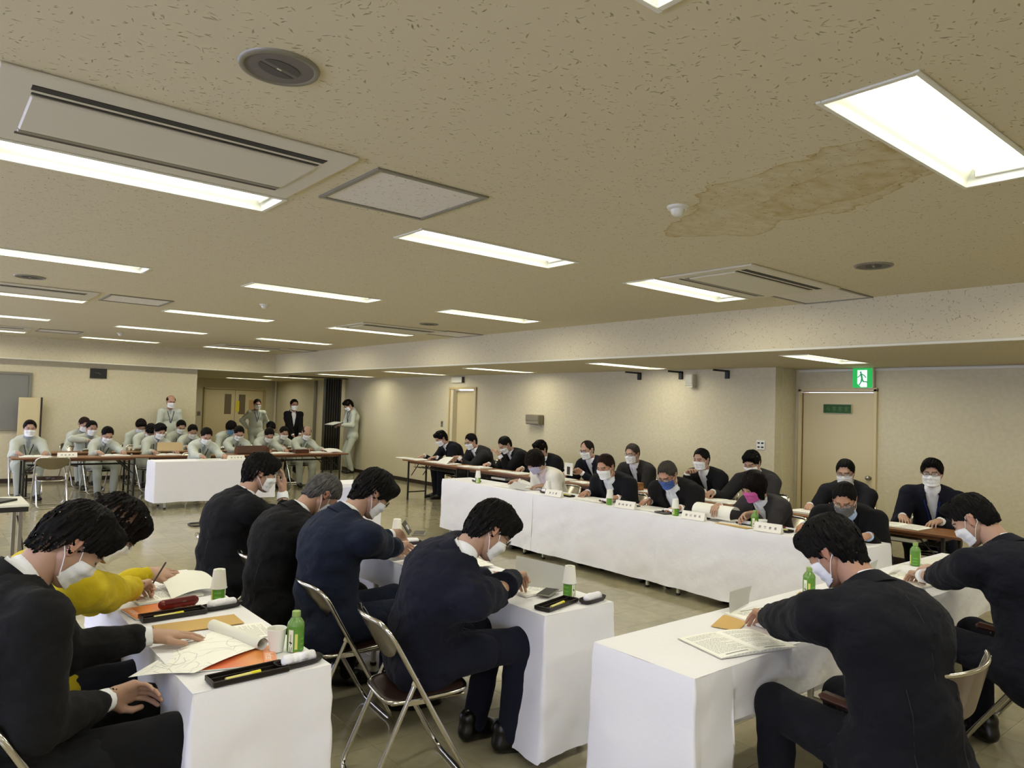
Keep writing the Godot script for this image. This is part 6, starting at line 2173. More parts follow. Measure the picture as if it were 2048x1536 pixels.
	# far group in pale green work clothes
	var L := [
		["broad man in work jacket with a lanyard, at the far left corner table", "far left corner man", V.call(1.44, 1.10, -13.65), 4, "short", 0, ""],
		["man in work jacket leafing through a booklet under the far left table front", "man leafing through a booklet at the far left", V.call(2.52, 1.01, -13.6), 30, "short", 8, ""],
		["man in work jacket reading an upright tan document left of the white table", "man reading a tan document at the far left", V.call(3.34, 1.07, -13.65), 22, "full", 12, ""],
		["work-jacketed man looking down, right behind the brown book stand", "man behind the brown book stand", V.call(4.70, 1.04, -13.65), 30, "short", -4, ""],
		["work-jacketed man bowing low beyond the white table's right end", "man bowing beyond the white table", V.call(5.27, 1.01, -13.65), 38, "short", 0, ""],
		["bald man in work jacket writing at the far row's right end", "bald man at the far row's right end", V.call(6.02, 1.05, -13.65), 26, "bald", 0, ""],
		["man in work jacket seated alone at the white-clothed far table", "man at the white-clothed far table", V.call(3.74, 1.05, -12.40), 30, "short", 0, ""],
		["man in work jacket with one arm raised across his chest, far left", "man with one arm across his chest", V.call(2.47, 1.07, -14.7), 10, "short", 10, "arm"],
		["dark-haired head bent low behind the man reading the tan document", "man bent low in the far second row", V.call(3.43, 1.03, -14.7), 55, "full", 10, ""],
		["work-jacketed man looking down left of the bare wooden table end", "second-row man left of the alcove doors", V.call(4.19, 1.02, -14.75), 26, "short", 0, ""],
		["second-row man in work jacket beside the bald man, dark hair", "second-row man beside the bald man", V.call(5.99, 1.0, -14.7), 20, "short", 0, ""],
		["partly hidden man leaning left in the far back row", "hidden man of the far back row", V.call(2.48, 1.11, -15.5), 22, "short", 16, ""],
		["man in work jacket facing down in the far back row, under the bare wall", "back-row man under the bare wall", V.call(3.43, 1.09, -15.45), 36, "full", 4, ""],
		["back-row man in work jacket right below the standing bald man", "back-row man below the standing man", V.call(4.18, 1.08, -15.5), 24, "short", 0, ""],
		["back-row person with long dark hair and a light blue mask", "back-row person with the light blue mask", V.call(5.17, 1.07, -15.5), 26, "updo", 14, ""],
		["brown-haired person mostly hidden behind the bowing man in the far rows", "hidden brown-haired person of the far rows", V.call(6.01, 1.07, -15.5), 40, "full", 0, ""],
	]
	for k in L.size():
		var a: Array = L[k]
		var h: Vector3 = a[2]
		var d := {"who": a[1], "label": a[0], "head": h, "face": a[5], "hp": a[3], "jacket": work, "trousers": workt, "shirt": inner, "collar": work if k != 6 and k != 1 and k != 2 else Color(0.88, 0.90, 0.90), "hair": a[4], "lh": h + Vector3(0.17, 0.745 - h.y, 0.46), "rh": h + Vector3(-0.17, 0.745 - h.y, 0.46), "lanyard": blue_, "belt": true, "pockets": k < 7, "lapel": false, "vee": 0.034, "veedepth": 0.16, "cuffs": false, "scale": 0.99, "shoulder": 0.172, "bulk": 0.93, "arm": 0.070, "top": "work_jacket", "haircol": [Color(0.09, 0.065, 0.055), Color(0.07, 0.055, 0.05), Color(0.08, 0.06, 0.05), Color(0.08, 0.06, 0.055), Color(0.11, 0.08, 0.07), Color(0.19, 0.14, 0.11)][k % 6], "badge": k % 3 == 0}
		if k >= 7:
			d.lh.z -= 0.05
			d.rh.z -= 0.05
		if k >= 11:
			d.lh = h + Vector3(0.15, 0.66 - h.y, 0.30)
			d.rh = h + Vector3(-0.15, 0.66 - h.y, 0.30)
		if a[6] == "arm":
			d.rh = h + Vector3(0.0, -0.20, 0.24)
			d.rf = Vector3(0.95, 0.0, 0.1)
			d.rpole = Vector3(-1.0, 0.1, 0.0)
		if k == 14:
			d.maskcol = Color(0.42, 0.62, 0.80)
		if k == 5:
			d.haircol = Color(0.20, 0.15, 0.12)
			d.rp = "pen"
		if k == 0:
			d.bulk = 1.02
		if k == 6:
			d.rp = "pen"
			d.bulk = 1.0
		P.append(d)
	# standing
	P.append({"label": "bald man in work clothes standing with folded hands by the far wall", "head": V.call(4.07, 1.575, -15.9), "face": 4, "hp": 8, "stand": true, "jacket": work, "trousers": workt, "shirt": inner, "collar": work, "hair": "bald", "haircol": Color(0.20, 0.17, 0.15), "lh": V.call(4.10, 0.90, -15.72), "rh": V.call(4.04, 0.88, -15.71), "lf": V.call(-0.8, -0.5, 0.3), "rf": V.call(0.8, -0.5, 0.3), "lanyard": blue_, "belt": true, "lapel": false, "vee": 0.03, "veedepth": 0.14, "cuffs": false, "pockets": true, "top": "work_jacket", "bulk": 0.92, "arm": 0.068, "shoulder": 0.162, "scale": 1.0, "tone": Color(0.95, 0.84, 0.78), "out": 0.7})
	P.append({"label": "man in work clothes standing before the alcove doors, hands behind his back", "head": V.call(6.73, 1.56, -18.3), "face": -6, "hp": 4, "stand": true, "jacket": work, "trousers": workt, "shirt": inner, "collar": work, "hair": "short", "haircol": Color(0.09, 0.07, 0.06), "lh": V.call(6.80, 0.92, -18.50), "rh": V.call(6.66, 0.92, -18.50), "lf": V.call(-0.8, -0.3, 0.0), "rf": V.call(0.8, -0.3, 0.0), "lpole": V.call(1.0, 0.0, -0.3), "rpole": V.call(-1.0, 0.0, -0.3), "lanyard": blue_, "belt": true, "lapel": false, "vee": 0.03, "veedepth": 0.14, "cuffs": false, "pockets": true, "top": "work_jacket", "bulk": 0.92, "arm": 0.068, "shoulder": 0.162, "scale": 1.0})
	P.append({"label": "man in black suit standing with clasped hands beside the folding partition", "head": V.call(6.90, 1.58, -16.4), "face": -4, "hp": 4, "stand": true, "jacket": Color(0.075, 0.072, 0.08), "trousers": Color(0.07, 0.07, 0.075), "hair": "short", "lh": V.call(6.93, 0.83, -16.18), "rh": V.call(6.87, 0.80, -16.17), "lf": V.call(-0.6, -0.75, 0.2), "rf": V.call(0.6, -0.75, 0.2), "bulk": 0.92, "arm": 0.068, "shoulder": 0.162, "scale": 1.0, "vee": 0.07, "veedepth": 0.40, "tone": Color(0.8, 0.68, 0.62)})
	P.append({"label": "young man in work clothes standing against the right wall reading a blue binder", "head": V.call(8.05, 1.61, -15.93), "face": -96, "hp": 34, "stand": true, "jacket": work, "trousers": workt, "shirt": inner, "collar": work, "hair": "full", "haircol": Color(0.075, 0.06, 0.055), "lh": V.call(7.74, 1.15, -15.82), "rh": V.call(7.72, 1.17, -16.02), "lp": "hold", "rp": "hold", "lanyard": blue_, "belt": true, "lapel": false, "vee": 0.03, "veedepth": 0.14, "cuffs": false, "pockets": true, "top": "work_jacket", "bulk": 0.92, "arm": 0.068, "shoulder": 0.162, "scale": 1.02})
	for d in P:
		if d.get("hair", "") == "bald" and not d.has("seed"):
			d.seed = 1
		person(d)

# ---- things on the tables -----------------------------------------------------------------------
const TOP := 0.7075

func page_image(sd: int, kind: int) -> Image:
	var r := RandomNumberGenerator.new()
	r.seed = sd
	var im := paint(192, 272, Color(0.97, 0.97, 0.94))
	var y := 22
	if kind == 0:
		im.fill_rect(Rect2i(40, 18, 110, 7), Color(0.45, 0.45, 0.45))
		y = 40
		while y < 252:
			var x := 20
			var stop := 172 - (r.randi() % 60 if r.randf() < 0.3 else 0)
			while x < stop:
				var w := 5 + r.randi() % 16
				im.fill_rect(Rect2i(x, y, mini(w, stop - x), 3), Color(0.60, 0.60, 0.60))
				x += w + 3
			y += 8 if r.randf() < 0.85 else 16
	elif kind == 1:
		for k in 22:
			im.fill_rect(Rect2i(16, 24 + k * 11, 160, 1), Color(0.62, 0.62, 0.62))
			for c in 4:
				if r.randf() < 0.75:
					im.fill_rect(Rect2i(20 + c * 40, 28 + k * 11, 10 + r.randi() % 22, 3), Color(0.66, 0.66, 0.66))
		for c in 5:
			im.fill_rect(Rect2i(16 + c * 40, 24, 1, 232), Color(0.62, 0.62, 0.62))
	else:
		for k in 26:
			var a := Vector2(r.randf() * 192, r.randf() * 272)
			var ang := r.randf() * TAU
			for s in 5:
				var b := a + Vector2.from_angle(ang) * (14 + r.randf() * 26)
				line(im, a, b, 0.8, Color(0.66, 0.67, 0.66))
				a = b
				ang += r.randfn(0.0, 0.7)
	return im

func pages_mat(k: int) -> Material:
	return cached("page_%d" % (k % 6), func(): return tex_mat(page_image(100 + k % 6, [0, 1, 0, 2, 0, 1][k % 6]), 0.85))

func doc(called: String, label: String, at: Vector3, yaw: float, size: Vector2, thick: float, pm: Material, under: Material, cat := "document", group := "") -> Node3D:
	var o := thing(called, label, cat, at, deg_to_rad(yaw), group)
	part("pages", bx(Vector3(0, thick * 0.5, 0), Vector3(size.x, thick, size.y), 0.0006), under, o)
	part("top_sheet", face_quad(size * 0.995, Transform3D(Basis(Vector3.RIGHT, -PI / 2), Vector3(0, thick + 0.0006, 0))), pm, o)
	return o

func open_book(called: String, label: String, at: Vector3, yaw: float, size: Vector2, k: int, group := "", thick := 0.010) -> Node3D:
	var o := thing(called, label, "booklet", at, deg_to_rad(yaw), group)
	part("cover", bx(Vector3(0, 0.001, 0), Vector3(size.x + 0.006, 0.002, size.y + 0.006), 0.0005), M.cover, o)
	for sx in [-1.0, 1.0]:
		var rows := []
		var side := MB.new()
		for r in 2:
			var row := PackedVector3Array()
			for q in 11:
				var t := q / 10.0
				var x := t * size.x * 0.5
				var y := 0.002 + thick * (0.55 + 0.55 * sin(PI * pow(t, 0.6)) - 0.45 * t)
				row.append(Vector3(sx * x, y, (0.5 - r) * size.y))
			if sx < 0:
				row.reverse()
			rows.append(row)
		side.sheet(rows)
		for e in 2:
			var s2: PackedVector3Array = rows[e]
			for q in 10:
				var a: Vector3 = s2[q]
				var b: Vector3 = s2[q + 1]
				var a0 := Vector3(a.x, 0.002, a.z)
				var b0 := Vector3(b.x, 0.002, b.z)
				if e == 0:
					side.quad(a0, b0, b, a)
				else:
					side.quad(b0, a0, a, b)
		part("page_block", side.mesh(), pages_mat(k + int(sx)), o)
	return o

func lifted(called: String, label: String, a: Vector3, b: Vector3, c: Vector3, d: Vector3, bulge: Vector3, m: Material, cat := "paper", curl := 0.0) -> Node3D:  # corners in turn round the sheet
	var rows := []
	for r in 13:
		var t := r / 12.0
		var row := PackedVector3Array()
		for q in 13:
			var s := q / 12.0
			var p := a.lerp(b, s).lerp(d.lerp(c, s), t)
			row.append(p + bulge * (sin(PI * s) * 0.5 + sin(PI * t) * 0.5) + Vector3(0, curl * pow(t, 3.0) * sin(PI * (0.2 + 0.6 * s)), 0))
		rows.append(row)
	return solo(called, MB.new().sheet(rows).mesh(), m, label, cat)

func rolled_towel(L: float, r: float, crumple := 0.0, sd := 1) -> Mesh:
	var n := FastNoiseLite.new()
	n.seed = sd
	n.frequency = 22.0
	n.fractal_octaves = 2
	return net([cap(Vector3(-L / 2 + r, r, 0), Vector3(L / 2 - r, r, 0), r * 0.94, r, 0.0), cap(Vector3(-L / 2 + r, r * 1.05, 0.004), Vector3(L * 0.1, r * 1.1, 0.003), r * 0.9, r * 0.95, 0.01)], 0.0045, n, 0.002 + crumple).mesh()

func make_item_protos():
	M.cover = mat(Color(0.80, 0.79, 0.74), 0.7)
	M.paper_grey = mat(Color(0.72, 0.72, 0.70), 0.8)
	M.manila = mat(Color(0.80, 0.66, 0.40), 0.8)
	M.tray_dark = mat(Color(0.085, 0.045, 0.05), 0.35)
	M.pen_tray = mat(Color(0.085, 0.055, 0.045), 0.4)
	M.yellow = mat(Color(0.90, 0.86, 0.10), 0.35)
	M.pale_yellow = mat(Color(0.90, 0.86, 0.52), 0.5)
	M.towel = fabric(Color(0.93, 0.93, 0.96), 0.95, 0.2, 0.6)
	M.green_cap = mat(Color(0.55, 0.66, 0.36), 0.4)
	M.cup = mat(Color(0.92, 0.92, 0.89), 0.6)
	M.red = mat(Color(0.40, 0.045, 0.06), 0.35)
	M.phone = mat(Color(0.03, 0.03, 0.032), 0.3)
	var im := paint(256, 96, Color(0.36, 0.56, 0.19))
	im.fill_rect(Rect2i(0, 0, 256, 8), Color(0.44, 0.62, 0.26))
	for x in [10, 138]:
		im.fill_rect(Rect2i(x, 10, 26, 80), Color(0.93, 0.93, 0.86))
		im.fill_rect(Rect2i(x + 30, 22, 22, 22), Color(0.90, 0.62, 0.22))
		im.fill_rect(Rect2i(x + 34, 52, 14, 30), Color(0.86, 0.84, 0.46))
		for s in [[6, 20, 20, 20], [13, 14, 13, 34], [6, 28, 20, 30], [8, 44, 18, 40], [12, 40, 8, 56], [16, 46, 20, 56], [7, 66, 20, 64], [13, 60, 13, 80]]:
			line(im, Vector2(x + s[0], s[1]), Vector2(x + s[2], s[3]), 2.2, Color(0.10, 0.16, 0.08))
		for y in [30, 40, 50, 60, 70]:
			im.fill_rect(Rect2i(x + 64, y, 40, 3), Color(0.42, 0.70, 0.28))
	var lab := tex_mat(im, 0.35)
	var b := proto("bottle", "tea_bottle", "bottle")
	part("label_sleeve", MB.new().lathe(PackedVector2Array([Vector2(0.0, 0.0), Vector2(0.029, 0.0), Vector2(0.0315, 0.004), Vector2(0.0315, 0.05), Vector2(0.0315, 0.096)]), 28).mesh(), lab, b)
	part("shoulder", MB.new().lathe(PackedVector2Array([Vector2(0.0315, 0.096), Vector2(0.030, 0.106), Vector2(0.021, 0.120), Vector2(0.0145, 0.126), Vector2(0.0145, 0.130)]), 28).mesh(), mat(Color(0.42, 0.58, 0.30), 0.25), b)
	part("bottle_cap", MB.new().lathe(PackedVector2Array([Vector2(0.0158, 0.129), Vector2(0.0160, 0.146), Vector2(0.0145, 0.149), Vector2(0.0, 0.149)]), 24).mesh(), M.green_cap, b)
	var c := proto("cup", "paper_cup", "cup")
	part("wall", MB.new().lathe(PackedVector2Array([Vector2(0.0, 0.003), Vector2(0.0255, 0.003), Vector2(0.026, 0.0), Vector2(0.0355, 0.082), Vector2(0.0375, 0.084), Vector2(0.0360, 0.086), Vector2(0.0345, 0.082), Vector2(0.0252, 0.006), Vector2(0.0, 0.006)]), 30).mesh(), M.cup, c)
	var u := proto("cup_down", "paper_cup", "cup")
	part("wall", MB.new().lathe(PackedVector2Array([Vector2(0.0345, 0.002), Vector2(0.0375, 0.0), Vector2(0.0378, 0.003), Vector2(0.0355, 0.005), Vector2(0.0262, 0.086), Vector2(0.0250, 0.087), Vector2(0.0245, 0.082), Vector2(0.0, 0.082)]), 30).mesh(), M.cup, u)
	# oval lacquered tray and pen tray
	var t := proto("towel_tray", "towel_tray", "tray")
	var rows := []
	for e in [[0.0, 0.002], [0.80, 0.002], [0.92, 0.010], [1.0, 0.020], [1.04, 0.020], [0.97, 0.006], [0.84, 0.0], [0.0, 0.0]]:
		var row := PackedVector3Array()
		for k in 37:
			var a := TAU * k / 36.0
			row.append(Vector3(signf(cos(a)) * pow(absf(cos(a)), 0.55) * 0.088 * e[0], e[1], signf(sin(a)) * pow(absf(sin(a)), 0.55) * 0.034 * e[0]))
		rows.append(row)
	part("tray_body", MB.new().sheet(rows, true).mesh(), M.tray_dark, t)
	var pt := proto("pen_tray", "pen_tray", "tray")
	part("tray_floor", bx(Vector3(0, 0.002, 0), Vector3(0.255, 0.004, 0.082), 0.001), M.pen_tray, pt)
	for s in [-1, 1]:
		part("tray_side", bx(Vector3(0, 0.010, s * 0.041), Vector3(0.262, 0.018, 0.006), 0.002), M.pen_tray, pt)
		part("tray_end", bx(Vector3(s * 0.129, 0.010, 0), Vector3(0.006, 0.018, 0.078), 0.002), M.pen_tray, pt)
	part("divider", bx(Vector3(0, 0.008, -0.012), Vector3(0.25, 0.012, 0.003), 0.001), M.pen_tray, pt)
	var hl := proto("marker", "highlighter", "marker")
	part("barrel", MB.new().tube(PackedVector3Array([Vector3(-0.055, 0.008, 0), Vector3(0.035, 0.008, 0)]), 0.0075, 10).mesh(), M.pale_yellow, hl)
	part("marker_cap", MB.new().tube(PackedVector3Array([Vector3(0.033, 0.008, 0), Vector3(0.066, 0.008, 0)]), 0.0082, 10).mesh(), M.yellow, hl)
	var pn := proto("pen", "pen", "pen")
	part("barrel", MB.new().tube(PackedVector3Array([Vector3(0, 0, -0.06), Vector3(0, 0, 0.06)]), 0.0042, 8).mesh(), mat(Color(0.20, 0.12, 0.09), 0.4), pn)
	part("tip", MB.new().tube(PackedVector3Array([Vector3(0, 0, 0.06), Vector3(0, 0, 0.075)]), 0.0036, 8, false, 0.0008).mesh(), M.steel, pn)

func drink(where: String, at: Vector3, cup := "down", turn := 0.0):
	copy_of("bottle", "small green tea bottle %s" % where, at, turn, "tea bottles")
	if cup == "down":
		copy_of("cup_down", "upturned paper cup on the bottle %s" % where, at + Vector3(0, 0.0665, 0), turn, "upturned paper cups")

func towel(where: String, at: Vector3, yaw: float, crumple := 0.0, sd := 1):
	copy_of("towel_tray", "dark oval tray %s" % where, at, deg_to_rad(yaw), "towel trays")
	solo("wet_towel", rolled_towel(0.135, 0.019, crumple, sd) if crumple > 0 else cached_mesh("towel", func(): return rolled_towel(0.135, 0.019)), M.towel, "%s white towel %s" % ["crumpled" if crumple > 0 else "rolled", where], "towel", Transform3D(Basis(Vector3.UP, deg_to_rad(yaw)), at + Vector3(0, 0.003, 0)), "wet towels")

var meshes := {}
func cached_mesh(key: String, make) -> Mesh:
	if not meshes.has(key):
		meshes[key] = make.call()
	return meshes[key]

func pen_set(where: String, at: Vector3, yaw: float):
	copy_of("pen_tray", "long dark pen tray %s" % where, at, deg_to_rad(yaw), "pen trays")
	var b := Basis(Vector3.UP, deg_to_rad(yaw))
	copy_of("marker", "yellow highlighter in the tray %s" % where, at + b * Vector3(-0.03, 0.004, 0.020), deg_to_rad(yaw + 3), "highlighters")

func brochure_image() -> Image:
	var im := paint(256, 362, Color(0.87, 0.50, 0.27))
	for y in range(60, 300):
		im.fill_rect(Rect2i(0, y, 256, 1), Color(0.88, 0.51 + 0.06 * sin(y * 0.02), 0.29))
	im.fill_rect(Rect2i(0, 0, 256, 52), Color(0.93, 0.62, 0.45))
	im.fill_rect(Rect2i(0, 306, 256, 56), Color(0.95, 0.93, 0.88))
	for k in 7:
		im.fill_rect(Rect2i(12 + (k % 4) * 60, 314 + (k / 4) * 22, 46, 14), Color(0.90, 0.55, 0.36))
	for dy in range(-26, 27):
		for dx in range(-40, 41):
			if dx * dx / 1600.0 + dy * dy / 676.0 < 1.0:
				im.set_pixel(70 + dx, 255 + dy, Color(0.96, 0.86, 0.76))
	var w := Color(0.97, 0.90, 0.84)
	# "Inter": the word that shows on the cover
	for s in [[110, 12, 110, 44], [124, 24, 124, 44], [124, 28, 134, 24], [134, 24, 137, 44], [150, 14, 150, 42], [144, 24, 158, 24], [150, 42, 157, 44], [166, 34, 182, 33], [182, 33, 180, 25], [180, 25, 170, 25], [170, 25, 166, 34], [166, 34, 170, 44], [170, 44, 182, 42], [192, 24, 192, 44], [192, 28, 202, 24]]:
		line(im, Vector2(s[0], s[1]), Vector2(s[2], s[3]), 5.0, w)
	return im

func table_things():
	make_item_protos()
	var V := func(x, z, h = 0.0): return Vector3(x, TOP + h, z)
	var bro := tex_mat(brochure_image(), 0.4)
	# bottom left table
	doc("brochure", "orange printed brochure under the map on the bottom left table", V.call(0.945, -2.70), -108.0, Vector2(0.21, 0.297), 0.004, bro, M.paper, "brochure")
	var sheet := pages_mat(3)
	lifted("map_sheet", "large creased map sheet held by the man in black", V.call(0.62, -2.80, -0.03), V.call(0.78, -2.60, 0.012), V.call(1.055, -2.74, 0.012), V.call(0.99, -3.04, 0.012), Vector3(0, 0.012, 0), sheet, "map")
	var rl := MB.new()
	var rr := []
	for k in 2:
		var row := PackedVector3Array()
		for q in 25:
			var a := TAU * 1.25 * q / 24.0
			var p0 := Vector3(0.985, TOP + 0.024, -3.07).lerp(Vector3(1.06, TOP + 0.026, -2.72), float(k))
			var ax := Vector3(0.075, 0, 0.35).normalized()
			var sd := Vector3(ax.z, 0, -ax.x)
			row.append(p0 + (sd * cos(a) + Vector3.UP * sin(a)) * (0.024 - 0.005 * q / 24.0))
		rr.append(row)
	rl.sheet(rr)
	solo("rolled_sheet", rl.mesh(), M.paper, "rolled up far edge of the map on the bottom left table", "paper roll")
	solo("envelope", bx(Vector3.ZERO, Vector3(0.33, 0.003, 0.15), 0.0008), M.manila, "manila envelope lying beyond the man's flat hand", "envelope", Transform3D(Basis(Vector3.UP, -0.05), V.call(0.965, -3.185, 0.002)))
	pen_set("at the front edge of the bottom left table", V.call(0.93, -2.505), 2.0)
	towel("at the near corner of the bottom left table", V.call(1.115, -2.515), 6.0, 0.005, 4)
	drink("beside the upright paper cup on the bottom left table", V.call(1.165, -2.665), "")
	copy_of("cup", "white paper cup standing open beside the green bottle at the bottom left", V.call(1.105, -2.70), 0.0, "paper cups")
	doc("brochure", "orange brochure under the red spectacle case", V.call(0.90, -3.50), 96.0, Vector2(0.20, 0.28), 0.004, bro, M.paper, "brochure")
	var gc := thing("spectacle_case", "dark red spectacle case beside the person in yellow", "case", V.call(0.965, -3.485, 0.005), 0.14)
	part("case_body", net([cap(Vector3(-0.065, 0.021, 0), Vector3(0.065, 0.021, 0), 0.024, 0.024, 0.0, Vector3.UP, 1.12)], 0.004).mesh(), M.red, gc)
	part("flap", MB.new().box(Vector3(0, 0.034, 0.018), Vector3(0.135, 0.004, 0.022), 0.0015, Basis(Vector3.RIGHT, 0.9)).mesh(), mat(Color(0.33, 0.035, 0.05), 0.35), gc)
	part("clasp", bx(Vector3(0.015, 0.028, 0.025), Vector3(0.018, 0.005, 0.003), 0.001), M.steel, gc)
	pen_set("beside the red spectacle case", V.call(0.915, -3.375), 2.0)
	towel("beside the red spectacle case", V.call(1.125, -3.39), 6.0)
	drink("behind the red spectacle case", V.call(1.14, -3.49), "down", 2.0)
	doc("document", "open report the person in yellow is writing on", V.call(0.96, -3.83), 95.0, Vector2(0.40, 0.29), 0.008, pages_mat(0), M.paper)
	lifted("loose_page", "white page lifted by the hand of the person in yellow", V.call(0.98, -3.92, 0.05), V.call(0.97, -3.62, 0.01), V.call(1.20, -3.66, 0.02), V.call(1.20, -3.95, 0.05), Vector3(0, 0.035, 0), M.paper)
	doc("document", "white sheet at the aisle edge of the bottom left table", V.call(1.12, -2.98), 84.0, Vector2(0.20, 0.12), 0.002, pages_mat(4), M.paper)
	# left row
	drink("at the near end of the left row", V.call(2.625, -2.68), "down", 1.0)
	towel("at the near corner of the left row", V.call(2.655, -2.545), 8.0, 0.0012, 6)
	pen_set("by the elbow of the nearest navy suit", V.call(2.45, -2.585), 14.0)
	doc("document", "report in front of the nearest navy-suited man", V.call(2.55, -2.98), 92.0, Vector2(0.40, 0.28), 0.008, pages_mat(0), M.paper)
	lifted("raised_page", "grey page standing up before the nearest navy-suited man", V.call(2.50, -2.98, 0.012), V.call(2.66, -2.76, 0.010), V.call(2.70, -2.80, 0.12), V.call(2.56, -3.03, 0.15), Vector3(0.01, 0, 0), M.paper_grey)
	var ph := thing("smartphone", "smartphone lying face up beside the pen tray of the left row", "phone", V.call(2.545, -2.755, 0.009), 0.5)
	part("phone_body", bx(Vector3(0, 0.005, 0), Vector3(0.15, 0.009, 0.074), 0.003), M.alu, ph)
	part("screen", bx(Vector3(0, 0.0098, 0), Vector3(0.138, 0.001, 0.064), 0.0), M.phone, ph)
	doc("brochure", "orange brochure between the two navy-suited men", V.call(2.47, -3.36), 80.0, Vector2(0.20, 0.28), 0.004, bro, M.paper, "brochure")
	doc("document", "thick report between the two navy-suited men", V.call(2.55, -3.58), 84.0, Vector2(0.30, 0.21), 0.012, pages_mat(4), M.paper)
	doc("document", "grey printed table sheet behind the phone case", V.call(2.66, -3.58, 0.013), 80.0, Vector2(0.34, 0.15), 0.002, pages_mat(1), M.paper_grey)
	var pc := thing("phone_case", "open black phone case in the hands of the slate navy man", "phone case", Vector3(2.47, 0.85, -3.93), 0.9)
	part("case_flap", MB.new().box(Vector3(0, 0.035, -0.045), Vector3(0.15, 0.005, 0.085), 0.002, Basis(Vector3.RIGHT, 1.0)).mesh(), M.phone, pc)
	part("card", MB.new().box(Vector3(0.0, 0.036, -0.040), Vector3(0.06, 0.002, 0.030), 0.0, Basis(Vector3.RIGHT, 1.0)).mesh(), M.paper_grey, pc)
	part("phone_body", bx(Vector3(0, 0.0, 0.035), Vector3(0.15, 0.009, 0.08), 0.002), M.alu, pc)
	part("screen", bx(Vector3(0, 0.0052, 0.035), Vector3(0.135, 0.001, 0.066), 0.0), M.phone, pc)
	drink("in front of the man with the phone case", V.call(2.64, -4.42), "down", 0.5)
	towel("in front of the man with the phone case", V.call(2.66, -4.28), -8.0)
	doc("document", "papers in front of the grey-haired man's bowed head", V.call(2.53, -4.75), 88.0, Vector2(0.40, 0.28), 0.008, pages_mat(3), M.paper)
	doc("brochure", "orange brochure at the grey-haired man's elbow", V.call(2.42, -4.50), 86.0, Vector2(0.16, 0.22), 0.003, bro, M.paper, "brochure")
	doc("document", "papers in front of the farthest of the four backs", V.call(2.53, -5.55), 92.0, Vector2(0.40, 0.28), 0.006, pages_mat(0), M.paper)
	# near right table
	open_book("booklet", "large open booklet at the edge of the bottom right table", V.call(2.69, -1.745), -14.0, Vector2(0.40, 0.26), 5)
	solo("envelope", bx(Vector3.ZERO, Vector3(0.22, 0.003, 0.12), 0.0008), M.manila, "manila envelope under the fingers of the man at the bottom right", "envelope", Transform3D(Basis(Vector3.UP, 0.35), V.call(2.92, -1.93, 0.002)))
	doc("document", "open report before the man at the bottom right", V.call(3.20, -1.86), -8.0, Vector2(0.42, 0.28), 0.010, pages_mat(0), M.paper)
	lifted("raised_page", "grey cover standing up beyond the hand of the man at the bottom right", V.call(3.02, -2.00, 0.01), V.call(3.27, -2.06, 0.01), V.call(3.33, -2.08, 0.085), V.call(3.06, -2.03, 0.10), Vector3(0, 0.0, -0.008), M.paper_grey)
	lifted("raised_page", "pale page lifted by the right hand of the man at the bottom right", V.call(3.08, -1.68, 0.012), V.call(3.30, -1.66, 0.014), V.call(3.36, -1.80, 0.085), V.call(3.16, -1.86, 0.05), Vector3(0, 0.012, 0), pages_mat(4))
	solo("coaster", bx(Vector3.ZERO, Vector3(0.12, 0.004, 0.12), 0.001), mat(Color(0.70, 0.62, 0.20), 0.7), "mustard square coaster under the bottle behind the bottom right man", "coaster", Transform3D(Basis(Vector3.UP, 0.3), V.call(3.71, -1.98, 0.003)))
	drink("on the mustard coaster", V.call(3.71, -1.98, 0.005), "", 2.4)
	doc("document", "printed sheets before the man at the right edge", V.call(4.50, -1.85), -4.0, Vector2(0.52, 0.30), 0.008, pages_mat(3), M.paper)
	lifted("raised_page", "grey page raised at the left hand of the man at the right edge", V.call(4.42, -2.00, 0.01), V.call(4.62, -2.04, 0.01), V.call(4.70, -2.06, 0.075), V.call(4.46, -2.03, 0.06), Vector3(0, 0, -0.006), M.paper_grey)
	lifted("open_page", "white page held open by the man writing at the right edge", V.call(4.60, -1.96, 0.012), V.call(4.86, -2.02, 0.012), V.call(4.92, -1.98, 0.05), V.call(4.66, -1.92, 0.05), Vector3(0, 0.01, 0), M.paper)
	drink("beyond the hands of the man at the right edge", V.call(5.13, -2.01), "", 1.2)
	doc("document", "white report beside the bottle at the right edge", V.call(5.36, -1.90), -6.0, Vector2(0.42, 0.28), 0.010, M.paper, M.paper)
	# right front row: name plates, drinks, trays, papers
	var who := ["the woman in white", "the man with the large white mask", "the grey-haired man with the blue mask", "the pink-masked woman", "the man with the grey mask"]
	var hz := [-6.48, -5.44, -4.57, -3.63, -2.81]
	var texts := [[], ["wata", "nabe", "in"], ["taka", "saki", "bu", "cho"], ["wata", "nabe", "bu", "cho"], ["hara", "take", "wei", "in"]]
	var pz := [0.0, -5.87, -4.83, -4.02, -3.28]
	for k in range(1, 5):
		var im := paint(256, 84, Color(0.93, 0.92, 0.88))
		var n: int = texts[k].size()
		glyphs(im, texts[k], 128 - (n * 28 + (n - 1) * 22) * 0.5, 28, 28, 22, Color(0.28, 0.28, 0.28), 2.2)
		var np := thing("name_plate", "white tent name plate in front of %s" % who[k], "name plate", Vector3(5.475, TOP, pz[k]), -PI / 2 + 0.12, "name plates")
		part("card", MB.new().prism(PackedVector2Array([Vector2(-0.032, 0), Vector2(0.032, 0), Vector2(0.002, 0.072), Vector2(-0.002, 0.072)]), 0.23, Transform3D(Basis(Vector3.UP, PI / 2), Vector3(-0.115, 0, 0))).mesh(), M.paper, np)
		part("lettering", face_quad(Vector2(0.226, 0.070), Transform3D(Basis(Vector3.RIGHT, -atan(0.030 / 0.072)), Vector3(0, 0.036, 0.0180))), tex_mat(im), np)
